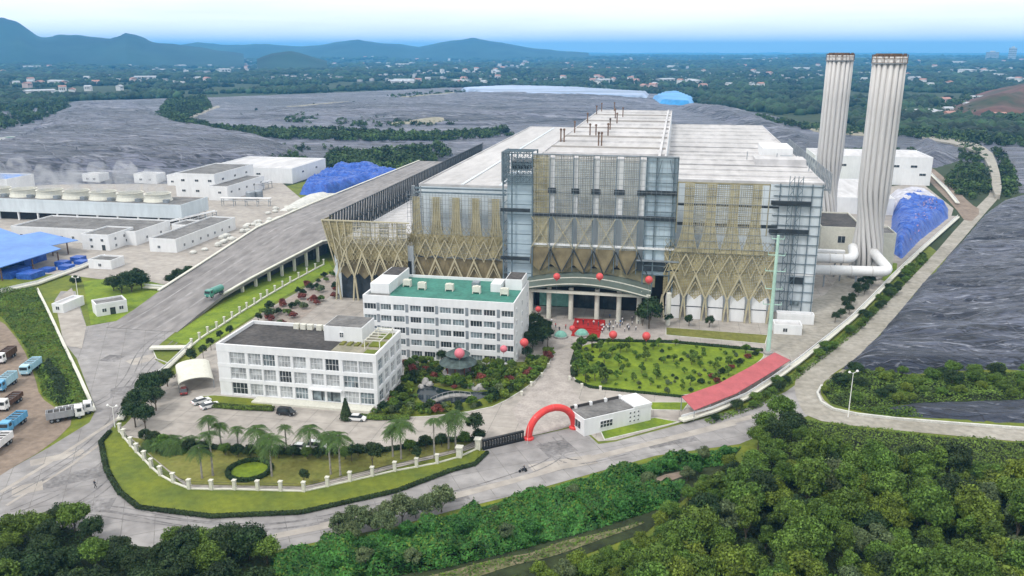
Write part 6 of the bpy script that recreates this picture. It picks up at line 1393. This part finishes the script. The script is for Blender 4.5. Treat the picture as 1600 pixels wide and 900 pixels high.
K_TALL = [kind(2.1, 3.9, 6.4, 36, 3800, .34, s, 'leaf_mid', 5.4, .2, 1.0, .42) for s in (17, 18)]
K_WIDE = [kind(4.3, 2.0, 5.8, 26, 4200, .38, s, m, 5.0, .25, 2.4, .27) for s, m in ((19, 'leaf_mid'), (20, 'leaf_dark'))]
KF += [(K_TALL[0], 'tall narrow green tree'), (K_TALL[1], 'slim upright green tree'), (K_WIDE[0], 'wide flat-crowned green tree'), (K_WIDE[1], 'wide flat-crowned dark tree')]
fr = np.random.default_rng(12)
for i, (x, y) in enumerate(spaced(FOREST, 230, 3.2, 21)):
    nz_ = float(fbm(np.array([x / 14.0]), np.array([y / 14.0]))[0]); k = int(fr.choice(11, p=[.20, .18, .12, .04, .03, .09, .07, .10, .07, .08, .02]) if nz_ < .52 else fr.choice(11, p=[.13, .13, .09, .14, .12, .08, .06, .07, .06, .06, .06]))
    kk, nm = KF[k]; s = fr.uniform(.62, 1.12); d_ = float(edge_dist(np.array([[x, y]]), FOREST)[0]); top = y > 152 + .25 * x; zone = ('along the bend-road side of the dense wood' if top else 'on the outer fringe of the dense wood') if d_ < 6 else 'inside the dense wood, behind its roadside rows' if top else 'in the heart of the dense wood'
    tree(kk, x, y, -1.5 * s, s, fr.uniform(0, 6.2), nm + ' ' + zone, 'trees of the dense wood', s * fr.uniform(.8, 1.3))
for i, (x, y) in enumerate(spaced(GP([(450, 872), (640, 832), (800, 794), (925, 760), (1040, 728), (1140, 708), (1120, 728), (1060, 760), (1000, 800), (820, 852), (600, 900), (450, 905)]), 46, 3.2, 91)):
    s = fr.uniform(.28, .55); k = [0, 5, 3, 1, 0][i % 5]; tree(K_VINE[i % 2] if i % 5 != 1 else KF[5][0], x, y, -1.6 * s, s, i, ['deep green bush', 'grey-green bush'][i % 5 == 1] + ' on the overgrown bank below the road', 'bushes on the overgrown bank', s, 'bush')
for i, (x, y) in enumerate(spaced(SCRUB, 52, 2.7, 95)):
    s = fr.uniform(.38, .66); k = [0, 6, 1, 2, 0, 5][i % 6]; tree(KF[k][0], x, y, -1.2 * s, s, i, ['spreading low green tree', 'loose yellow-green low tree', 'lumpy low green tree', 'yellow-green low tree', 'spreading low green tree', 'grey-green low tree'][i % 6] + ' in the scrub beside the dirt path', 'scrub trees beside the dirt path', name='scrub_tree')
for px, py, s, k in [(1218, 672, .95, 1), (1196, 692, .85, 0), (1236, 690, .8, 3), (1184, 706, .7, 0), (1210, 700, .8, 4), (1250, 700, .6, 0)]:
    x, y = G(px, py); tree(KF[k][0], x, y, 0, s, px, KF[k][1] + ' at the road edge beside the track bend', 'trees at the track bend')
BL = GP([(-120, 920), (-90, 850), (0, 838), (50, 822), (110, 826), (180, 850), (260, 858), (410, 850), (428, 868), (400, 960), (200, 1000), (-150, 1000)])
for i, (x, y) in enumerate(spaced(BL, 54, 3.0, 33)):
    k = [3, 4, 3, 0, 4, 1][i % 6]; s = fr.uniform(.6, .95); tree(KF[k][0], x, y, -1.5 * s, s, fr.uniform(0, 6), KF[k][1] + ' in the grove below the wide junction', 'grove below the junction', name='grove_tree')
for i, (px, py) in enumerate([(535, 838), (560, 832), (582, 826), (606, 820), (628, 815), (650, 810), (672, 806), (690, 800), (548, 848), (600, 836)]):
    x, y = G(px, py); s = .72 + .15 * math.sin(i * 2.1); tree(K_GRY[i % 2], x, y, -1.8 * s, s, i * 1.3, 'small grey-green tree leaning over the lower road', 'roadside row on the lower road')
def leaf_mass(name, poly, n, size, m, label, h=1.2, sc=5.0, zb=0.0):
    P = sample_poly(poly, n); d = edge_dist(P, poly); e = smooth01(d / 2.0); f = fbm(P[:, 0] / sc + 3, P[:, 1] / sc + 8, 3)
    z = zb + e * (h * np.maximum(0, f - .22) * 2.6) + rng.uniform(-.15, .3, n); g = 0.35
    fx = fbm((P[:, 0] + g) / sc + 3, P[:, 1] / sc + 8, 3) - f; fy = fbm(P[:, 0] / sc + 3, (P[:, 1] + g) / sc + 8, 3) - f
    N = np.column_stack([-fx * h * 2.6 / g, -fy * h * 2.6 / g, np.ones(n)]) + rng.normal(size=(n, 3)) * .5; N[:, 2] = np.abs(N[:, 2]) + .2; N /= np.linalg.norm(N, axis=1)[:, None]
    o = stuff(link(name, quads_mesh(name, leaf_quads(np.column_stack([P, z + .1]), N, size * rng.uniform(.6, 1.4, n), rng), m)), label, 'undergrowth'); return o
mat('soil_green', (0.030, 0.042, 0.014), 0.95, 0.3, 0.3, 0.4)
UND = GP([(425, 868), (530, 848), (640, 824), (800, 782), (925, 747), (1060, 714), (1158, 700), (1130, 735), (1075, 775), (1010, 832), (900, 872), (830, 905), (700, 960), (300, 960), (420, 905)])
sheet('undergrowth_soil', UND, .09, 'soil_green')
DIRT = smooth_poly(GP([(560, 925), (690, 897), (780, 872), (830, 866), (880, 845), (940, 834), (1012, 814), (1000, 822), (905, 856), (860, 872), (800, 884), (740, 905), (660, 925)]), 2)
mat('dirt_mossy', (0.24, 0.205, 0.13), 0.95, 0, 0.3, 0.4, col2=(0.10, 0.12, 0.04), stain=0.3)
sheet('dirt_path', DIRT, .14, 'dirt_mossy'); sheet('dirt_patch', GP([(1000, 757), (1040, 742), (1085, 733), (1075, 742), (1020, 762)]), .14, 'soil')
PU = UND
def mass_avoid(*a, **k): return leaf_mass(*a, **k)
U1 = GP([(425, 868), (530, 848), (640, 824), (800, 782), (925, 747), (1060, 714), (1158, 700), (1130, 728), (1040, 738), (990, 755), (1010, 765), (1070, 752), (1060, 785), (1000, 806), (930, 828), (820, 858), (700, 888), (590, 905), (500, 960), (300, 960), (420, 905)])
leaf_mass('undergrowth', U1, 60000, .44, 'leaf_vine', 'deep green creeping undergrowth on the bank below the road', 2.6, 3.6)
leaf_mass('undergrowth', DIRT, 1500, .35, 'leaf_weed', 'tufts of weeds on the dirt path', .5, 3)
leaf_mass('undergrowth', U1, 9000, .40, 'leaf_weed', 'lighter weeds mixed through the creeping undergrowth', 2.9, 3.6)
sheet('undergrowth_soil', SCRUB, .1, 'soil_green'); leaf_mass('undergrowth', SCRUB, 16000, .40, 'leaf_weed', 'yellow-green scrub between the dirt path and the wood', 1.6, 3.5)
leaf_mass('undergrowth', FOREST, 26000, .5, 'leaf_dark', 'dark undergrowth on the floor of the dense wood', 1.0, 4); sheet('woodland_floor', FOREST, .08, 'soil_green')
leaf_mass('undergrowth', BL, 9000, .45, 'leaf_dark', 'dark undergrowth in the grove below the junction', 1.0, 4); sheet('woodland_floor', BL, .08, 'soil_green')
leaf_mass('undergrowth', GP([(1200, 716), (1185, 690), (1225, 668), (1262, 658), (1350, 671), (1480, 684), (1700, 700), (1900, 718), (1900, 800), (1480, 754), (1350, 740), (1262, 724)]), 19000, .42, 'leaf_mid', 'leafy verge between the bend road and the dense wood', 1.4, 3.5)
sheet('verge_soil', GP([(1195, 720), (1185, 690), (1225, 668), (1262, 658), (1350, 671), (1480, 684), (1700, 700), (1900, 718), (1900, 800), (1480, 756), (1350, 742), (1262, 726)]), .1, 'soil_green')
BANK = GP([(1100, 657), (1168, 634), (1250, 577), (1335, 508), (1398, 442), (1440, 402), (1452, 404), (1402, 458), (1340, 520), (1262, 580), (1238, 600), (1190, 636), (1110, 664)])
leaf_mass('undergrowth', BANK, 9000, .4, 'leaf_mid', 'leafy bank between the boundary wall and the track', 1.5, 3)
HED = GP([(1292, 596), (1350, 580), (1430, 588), (1560, 582), (1700, 592), (1900, 610), (1900, 642), (1640, 626), (1500, 628), (1400, 632), (1330, 640), (1298, 630), (1285, 612)])
sheet('scrub_soil', HED, .10, 'soil_green'); leaf_mass('undergrowth', HED, 20000, .42, 'leaf_mid', 'low scrub inside the track bend', 1.2, 4)
leaf_mass('undergrowth', GP([(1330, 640), (1400, 634), (1470, 640), (1440, 652), (1380, 652)]), 2500, .4, 'leaf_weed', 'bright weeds beside the white kerb of the bend', .8, 3)
WEED = GP([(-200, 470), (0, 456), (60, 452), (100, 540), (122, 585), (146, 642), (122, 648), (98, 640), (66, 618), (58, 585), (38, 540), (2, 494), (-200, 470 + 20)])
leaf_mass('undergrowth', WEED, 22000, .5, 'leaf_weed', 'rank bright weeds on the bank above the lorry yard', 2.0, 6)
leaf_mass('undergrowth', GP([(60, 570), (85, 565), (110, 600), (118, 640), (80, 625)]), 3500, .5, 'leaf_dark', 'dark bushes at the foot of the weed bank', 3.0, 6)
for i, (x, y) in enumerate(spaced(HED, 58, 3.4, 41)):
    s = fr.uniform(.35, .72); k = [0, 1, 3, 0, 6][i % 5]; tree(KF[k][0], x, y, -1.2 * s, s, i * .9, ['rounded green bush', 'lumpy green bush', 'dark green bush', 'rounded green bush', 'yellowish bush'][i % 5] + ' in the scrub inside the track bend', 'bushes inside the track bend', s * .8, 'bush')
for i, (x, y) in enumerate(spaced(BANK, 44, 2.6, 43)):
    s = fr.uniform(.3, .55); k = [0, 3, 1][i % 3]; tree(KF[k][0], x, y, -1.0 * s, s, i * .9, ['rounded green bush', 'dark green bush', 'lumpy green bush'][i % 3] + ' on the bank outside the boundary wall', 'bushes on the wall bank', s * .8, 'bush')

# shrubs along the car park hedge
for i, (px, py) in enumerate([(228, 690), (242, 694), (256, 698), (296, 706), (318, 708), (352, 712), (372, 714), (392, 716), (412, 718), (436, 716), (458, 716), (480, 718), (500, 718), (520, 716), (540, 718), (560, 714), (588, 712), (640, 706), (665, 700), (690, 698), (726, 694), (748, 690)]):
    x, y = G(px, py); tree(KF[[3, 4, 0][i % 3]][0], x, y, -1.6 * .42, .42, i, ['dark rounded bush', 'broad dark bush', 'mid-green bush'][i % 3] + ' against the car park hedge', 'bushes against the car park hedge', .42, 'bush')
# palms
def palm_mesh(nf, L, seed, m='leaf_palm', droop=1.0):
    r = np.random.default_rng(seed); Q = []
    for f in range(nf):
        th = f * 2.399 + r.uniform(-.2, .2); el = r.uniform(.15, 1.15); l = L * r.uniform(.8, 1.1); pts = []
        for i in range(9):
            t = i / 8; rad = l * t * math.cos(el * (1 - .4 * t)); z = l * (math.sin(el) * t - droop * .75 * t * t); pts.append(np.array((rad * math.cos(th), rad * math.sin(th), z)))
        side = np.array((-math.sin(th), math.cos(th), 0))
        for i in range(8):
            p, q = pts[i], pts[i + 1]; w = .62 * math.sin(math.pi * min(1, (i + 1.2) / 9.2)) * L / 2.6
            for s in (-1, 1):
                for h in (0, .5):
                    a = p + (q - p) * h; b = p + (q - p) * (h + .32); tip = (q - p) * .9 + side * s * w + np.array((0, 0, -.32 * w)); Q.append([a, b, b + tip * .98, a + tip])
    return quads_mesh('fronds', np.array(Q), m)
PF = [palm_mesh(24, 3.2, 1, droop=1.25), palm_mesh(20, 2.9, 2, droop=1.1), palm_mesh(26, 3.4, 3, droop=1.2)]
PT = MB().tube([(0, 0, -.2), (0, 0, 1), (.05, 0, 5), (0, 0, 9.6)], [.26, .2, .17, .13], 9).tube([(0, 0, 9.3), (0, 0, 10.4)], .2, 8, r2=.08).mesh('trunk', 'palm_bark')
def palm(px, py, h, where, k=0, fs=1.0):
    x, y = G(px, py); t = thing('palm_tree', 'palm tree ' + where, 'palm tree', (x, y, .15), px * .7, 'palms of the front lawn')
    tr_ = link('trunk', PT, t, None, 0, (1, 1, h / 10)); link('fronds', PF[k], t, (0, 0, h), 0, (fs, fs, fs)); return t
for i, (px, py, h, fs, w) in enumerate([(316, 748, 6.5, .8, 'with thin trunk near the fence bend'), (333, 744, 9.0, .9, 'taller of the pair near the fence bend'), (330, 702, 7, .75, 'with dark crown at the car park edge'), (346, 698, 5, .7, 'short and slim at the car park edge'), (373, 702, 4.5, .7, 'short one beside the hedge gap'), (425, 745, 8, 1.15, 'beside the round hedge island'), (405, 716, 6.5, 1.0, 'behind the round hedge island'), (448, 706, 5.5, .7, 'in front of the hidden white cars'), (517, 742, 8.5, .9, 'with pale trunk, one of the twin palms by the dark bush'), (532, 744, 8.6, 1.0, 'with full crown, other of the twin palms by the dark bush'), (614, 714, 6.0, .95, 'with arching fronds by the low shrub'), (627, 718, 8.0, 1.1, 'tallest with arching fronds by the low shrub'), (679, 716, 8.5, .65, 'very thin with a small crown next to the lamp'), (701, 702, 7.0, 1.0, 'left of the two beside the round tree'), (712, 704, 8.0, 1.1, 'right of the two beside the round tree'), (486, 712, 6.0, 1.0, 'close to the parked white cars')]):
    palm(px, py, h, w, i % 3, fs)
for i, (px, py) in enumerate([(238, 700), (252, 704), (266, 706), (282, 704), (298, 698), (270, 696)]):
    x, y = G(px, py); t = thing('feather_palm', 'bushy yellow-green feather palm clump by the car park trees', 'palm tree', (x, y, .1), i, 'feather palm clumps'); link('trunk', PT, t, None, 0, (.7, .7, .12)); link('fronds', PF[i % 3], t, (0, 0, 1.2), 0, (1.0, 1.0, 1.35))
for px, py, s, w, k in [(743, 690, 1.05, 'round dark tree at the sliding gate', K_ROUND), (583, 736, .95, 'round dark tree inside the front fence', K_ROUND), (651, 726, .62, 'small dark column-shaped tree near the front fence', K_ROUND), (550, 722, .6, 'low round dark tree behind the twin palms', K_ROUND), (476, 760, .55, 'little flat-topped tree at the fence corner', K_ROUND), (410, 712, .55, 'low dark tree behind the hedge island', K_ROUND),
                        (1014, 514, 1.9, 'dark tree standing right of the entrance canopy', K_ROUND), (1004, 509, 1.3, 'smaller dark tree between the canopy end and the bigger one', K_ROUND), (300, 574, .8, 'dark tree at the bend of the pale wall', K_ROUND), (855, 548, 1.15, 'bright bushy tree at the driveway head', K_ROUND)]:
    x, y = G(px, py); tree(k, x, y, .1 if s < 1.2 else -2.2, s, px, w, None)
for i, (px, py, s) in enumerate([(222, 652, .85), (236, 628, .85), (250, 618, .75), (212, 668, .75), (228, 672, .7), (206, 650, .6), (244, 642, .7), (262, 604, .55)]):
    x, y = G(px, py); tree(K_DRK[i % 2], x, y, 0, s, i, 'dense dark tree between the junction and the car park', 'dark trees at the car park corner')
for i, (px, py, s) in enumerate([(190, 458, .95), (206, 456, 1.05), (222, 452, .9), (178, 455, .8), (214, 446, .9), (198, 448, .8), (280, 440, .7), (296, 434, .65), (120, 448, .6), (268, 446, .6)]):
    x, y = G(px, py); tree(K_DRK[i % 2], x, y, -1.6 * s, s, i, 'dark bushy tree by the yard wall above the white hut', 'trees by the yard wall')
for i, (px, py, s) in enumerate([(832, 545, .8), (826, 528, .75), (842, 530, .8), (836, 512, .7), (852, 520, .6), (848, 538, .7), (824, 560, .5)]):
    x, y = G(px, py); tree(K_DRK[i % 2], x, y, -1.7 * s, s, i, 'dark tree between the dormitory end and the driveway', 'trees beside the dormitory')
for i, (px, py) in enumerate([(1045, 508), (1076, 510), (1108, 512)]):
    x, y = G(px, py); tree(K_ROUND, x, y, -.9, .75, i, 'clipped dark dome shrub before the arched wall panels', 'clipped domes by the facade', name='shrub')
x, y = G(541, 656); t = thing('conifer', 'dark cone-shaped conifer at the office corner', 'conifer', (x, y, .1)); link('trunk', K_SMALL[1], t)
r_ = np.random.default_rng(77); n = 2200; zz_ = r_.uniform(.2, 5.2, n); th = r_.uniform(0, 6.283, n); rad = 1.55 * (1 - zz_ / 5.8) * r_.uniform(.7, 1.08, n)
C = np.column_stack([rad * np.cos(th), rad * np.sin(th), zz_]); N = np.column_stack([np.cos(th), np.sin(th), np.full(n, .5)]) + r_.normal(size=(n, 3)) * .4; N /= np.linalg.norm(N, axis=1)[:, None]
link('crown', quads_mesh('crown', leaf_quads(C, N, .36 * r_.uniform(.6, 1.3, n), r_), 'leaf_dark'), t)
# garden shrubs
SH = [(quads_mesh('foliage', crown_quads(1.2, 1.0, .9, 14, 900, .32, 60 + i, rc=.42), m), nm) for i, (m, nm) in enumerate([('leaf_mid', 'rounded mid-green shrub'), ('leaf_yellow', 'yellow-green shrub'), ('leaf_dark', 'dark green shrub'), ('leaf_red', 'reddish-leaved shrub'), ('leaf_weed', 'fresh green shrub'), ('leaf_grey', 'grey-green shrub')])]
def shrub(k, x, y, s, where, group, z=.1):
    return tag(link('shrub', SH[k][0], None, (x, y, z), random.uniform(0, 6), (s, s, s * random.uniform(.8, 1.2))), SH[k][1] + ' ' + where, 'shrub', group)
POND = GP([(644, 608), (665, 596), (700, 608), (742, 610), (774, 610), (758, 628), (710, 636), (655, 638)]); PVL = GP([(690, 592), (742, 592), (742, 570), (690, 568)])
GARD = GP([(634, 566), (805, 576), (866, 548), (860, 562), (842, 588), (798, 620), (756, 638), (640, 652), (575, 648), (600, 640), (630, 604)])
for i, (x, y) in enumerate(spaced(GARD, 165, 1.4, 51, (POND, PVL))): shrub([0, 1, 2, 0, 4, 1, 2, 5, 0, 4, 1, 3][i % 12], x, y, fr.uniform(.6, 1.35), 'in the pond garden between office and driveway', 'shrubs of the pond garden')
for i, (px, py, s) in enumerate([(640, 580, .42), (660, 574, .38), (690, 566, .4), (760, 576, .4), (780, 580, .42), (800, 582, .4), (648, 598, .4), (640, 615, .42), (632, 632, .35), (775, 600, .36)]):
    x, y = G(px, py); tree(KF[[0, 1, 3, 2][i % 4]][0], x, y, .1, s, i, ['low spreading tree', 'lumpy low tree', 'low dark tree', 'low yellow-green tree'][i % 4] + ' in the pond garden', 'small trees of the pond garden', name='garden_tree')
# hedge rows
def hedge(pts, w, h, label, m='leaf_dark', dens=160):
    P = GP(pts); Q = []; t = thing('hedge', label, 'hedge', (*P[0], 0)); o = np.array((*P[0], 0)); core = MB()
    for a, b in zip(P[:-1], P[1:]):
        L = math.hypot(b[0] - a[0], b[1] - a[1]); n = max(20, int(L * dens)); u = np.array(((b[0] - a[0]) / L, (b[1] - a[1]) / L, 0)); v = np.array((-u[1], u[0], 0))
        s = rng.uniform(0, L, n); an = rng.uniform(-.2, math.pi + .2, n); N = v[None] * np.cos(an)[:, None] + np.array((0, 0, 1.0)) * np.sin(an)[:, None]
        C = np.array((*a, 0)) - o + u[None] * s[:, None] + v[None] * (np.cos(an) * w / 2)[:, None] + np.array((0, 0, 1.0)) * (h * .45 + np.sin(an) * h * .5)[:, None] + rng.normal(size=(n, 3)) * .07
        N = N + rng.normal(size=(n, 3)) * .4; N /= np.linalg.norm(N, axis=1)[:, None]; Q.append(leaf_quads(C, N, rng.uniform(.18, .38, n), rng))
        core.bar(np.array((*a, h * .4)) - o, np.array((*b, h * .4)) - o, w * .8, h * .75)
    link('foliage', quads_mesh('foliage', np.concatenate(Q), m), t); core.build('stems', 'soil_green', t)
hedge([(172, 676), (158, 692), (167, 737), (187, 771), (217, 795), (330, 809), (470, 803), (620, 769), (705, 737), (742, 727)], .9, .7, 'low dark hedge edging the grass strip beside the road')
hedge([(742, 727), (762, 708)], .7, .6, 'short hedge stub by the gate apron')
hedge([(236, 690), (300, 698), (380, 706), (470, 710), (600, 706), (700, 690), (745, 690)], 1.2, 1.0, 'long dark hedge between the palm lawn and the car park')
hedge([(330, 636), (380, 640), (428, 642)], 1.6, 1.1, 'clipped green hedge in front of the office', 'leaf_mid'); hedge([(545, 652), (590, 656), (640, 655)], 1.4, 1.1, 'dark hedge round the office corner', 'leaf_mid')
cx, cy = G(390, 737); rad = 4.2
hp = [(cx + rad * math.cos(a), cy + rad * 1.0 * math.sin(a)) for a in np.linspace(0, 2 * math.pi, 25)]
_GP = GP; GP = lambda p, z=0: p
hedge(hp, .9, .9, 'ring-shaped hedge island on the palm lawn')
GP = _GP
sheet('lawn', [(cx + 3.8 * math.cos(a), cy + 3.8 * math.sin(a)) for a in np.linspace(0, 2 * math.pi, 25)[:-1]], .22, 'lawn_bright')
hedge([(897, 590), (896, 570), (906, 536)], 1.6, 1.1, 'dark hedge along the driveway side of the big lawn'); hedge([(906, 533), (1050, 536), (1192, 549)], 1.0, .8, 'thin dark hedge at the top of the big lawn')
hedge([(900, 596), (922, 606), (985, 613), (1078, 622)], .7, .5, 'low hedge along the bottom of the big lawn')
LAWN = GP([(908, 538), (1050, 541), (1185, 553), (1145, 590), (1080, 618), (985, 609), (922, 602), (900, 590)])
for i, (x, y) in enumerate(spaced(LAWN, 122, 2.0, 61)):
    if i % 3 == 0: s = fr.uniform(.55, 1.15); tree(K_SMALL, x, y, -.45 * s, s, i, 'young tree planted on the big lawn', 'young trees of the big lawn', name='young_tree')
    else: shrub([2, 0, 0, 4, 5][i % 5], x, y, fr.uniform(.35, .7), 'dotted on the big lawn', 'shrubs dotted on the big lawn', .16)
for i, (px, py) in enumerate([(900, 560), (902, 572), (905, 585), (915, 598), (930, 596), (912, 588), (945, 600), (918, 575), (908, 550), (925, 545)]): x, y = G(px, py); tree(K_SMALL, x, y, .15, 1.2, i, 'leafy young tree at the driveway corner of the big lawn', 'young trees at the lawn corner', name='young_tree')
for i, (px, py) in enumerate([(1095, 600), (1112, 592), (1128, 584), (1142, 577), (1155, 569), (1168, 561), (1180, 556), (1120, 600)]): x, y = G(px, py); shrub(3 if i % 2 else 2, x, y, .8, 'in the row beside the red shelter', 'shrubs beside the red shelter', .1)
for i, (x, y) in enumerate(spaced(GP([(405, 492), (520, 424), (548, 440), (520, 470), (470, 498), (440, 515)]), 34, 2.6, 71)): shrub([2, 3, 0, 3, 2, 5][i % 6], x, y, fr.uniform(.7, 1.4), 'in the strip between ramp fence and dormitory', 'shrubs of the side strip')
for i, (px, py) in enumerate([(330, 548), (345, 536), (360, 528), (318, 560), (420, 500), (405, 508)]): x, y = G(px, py); tree(K_ROUND, x, y, .1, .6, i, 'small dark tree behind the office along the pale wall', 'trees behind the office')
for i, (x, y) in enumerate(spaced(GP([(1300, 500), (1345, 440), (1365, 445), (1330, 490), (1310, 512)]), 16, 2.2, 81)): tree(K_DRK[i % 2], x, y, 0, .4, i, 'dark bush inside the boundary wall below the chimney', 'bushes below the chimney', name='bush')

LP = sample_poly(GP([(1418, 380), (1428, 340), (1450, 325), (1470, 335), (1440, 366), (1420, 390)]), 170); LN_ = rng.normal(size=(170, 3)); LN_[:, 2] = np.abs(LN_[:, 2]) + .6; LN_ /= np.linalg.norm(LN_, axis=1)[:, None]
LPD = edge_dist(LP, GP([(1386, 392), (1392, 330), (1402, 312), (1440, 312), (1484, 326), (1484, 342), (1440, 376), (1410, 408)]))
stuff(link('litter', quads_mesh('litter', leaf_quads(np.column_stack([LP, 2.6 * smooth01(LPD / 7) + 3.2]), LN_, rng.uniform(.4, 1.1, 170), rng), 'litter')), 'red and white litter strewn over the blue tarpaulin heap', 'litter')
# ================================================================== STEAM AND HAZE
def volume_mat(name, col, dens, aniso=0.0):
    m = bpy.data.materials.new(name); m.use_nodes = True; t = m.node_tree; t.nodes.clear(); o = t.nodes.new('ShaderNodeOutputMaterial'); v = t.nodes.new('ShaderNodeVolumePrincipled')
    v.inputs['Color'].default_value = (*col, 1); v.inputs['Density'].default_value = dens; v.inputs['Anisotropy'].default_value = aniso; t.links.new(v.outputs[0], o.inputs['Volume']); MATS[name] = m; return m
ms_ = volume_mat('steam', (0.62, 0.63, 0.66), 0.03); t_ = ms_.node_tree; v_ = [n for n in t_.nodes if n.type == 'PRINCIPLED_VOLUME'][0]
g_ = t_.nodes.new('ShaderNodeNewGeometry'); n_ = t_.nodes.new('ShaderNodeTexNoise'); n_.inputs['Scale'].default_value = 0.22; n_.inputs['Detail'].default_value = 4; r_m = t_.nodes.new('ShaderNodeMapRange'); r_m.inputs[1].default_value = .42; r_m.inputs[2].default_value = .68; r_m.inputs[3].default_value = 0; r_m.inputs[4].default_value = 0.16
t_.links.new(g_.outputs['Position'], n_.inputs['Vector']); t_.links.new(n_.outputs['Fac'], r_m.inputs[0]); t_.links.new(r_m.outputs[0], v_.inputs['Density'])
pr_ = [(5.0, 0), (5.6, 4), (6.2, 9), (5.6, 14), (3.0, 18)]
SM = MB().lathe(pr_, 14).mesh('steam_plume', 'steam')
for v in SM.vertices: v.co.x += -v.co.z * .08 + random.uniform(-.5, .5); v.co.y += random.uniform(-.5, .5)
for k in range(9): tag(link('steam_plume', SM, None, (-372 + k * 15.2, 368, 13.35), 0, (1.05, 1.05, .72 + .06 * (k % 4))), 'grey steam plume rising from a cooling fan stack', 'steam', 'steam over the cooling fans')
volume_mat('haze', (0.14, 0.52, 1.0), 0.000105, 0.0)
hz = MB().box(-24500, 24500, -3500, 26500, -120, 285).build('haze', 'haze'); hz['kind'] = 'stuff'; hz['label'] = 'pale blue haze lying over the whole plain'; hz['category'] = 'haze'
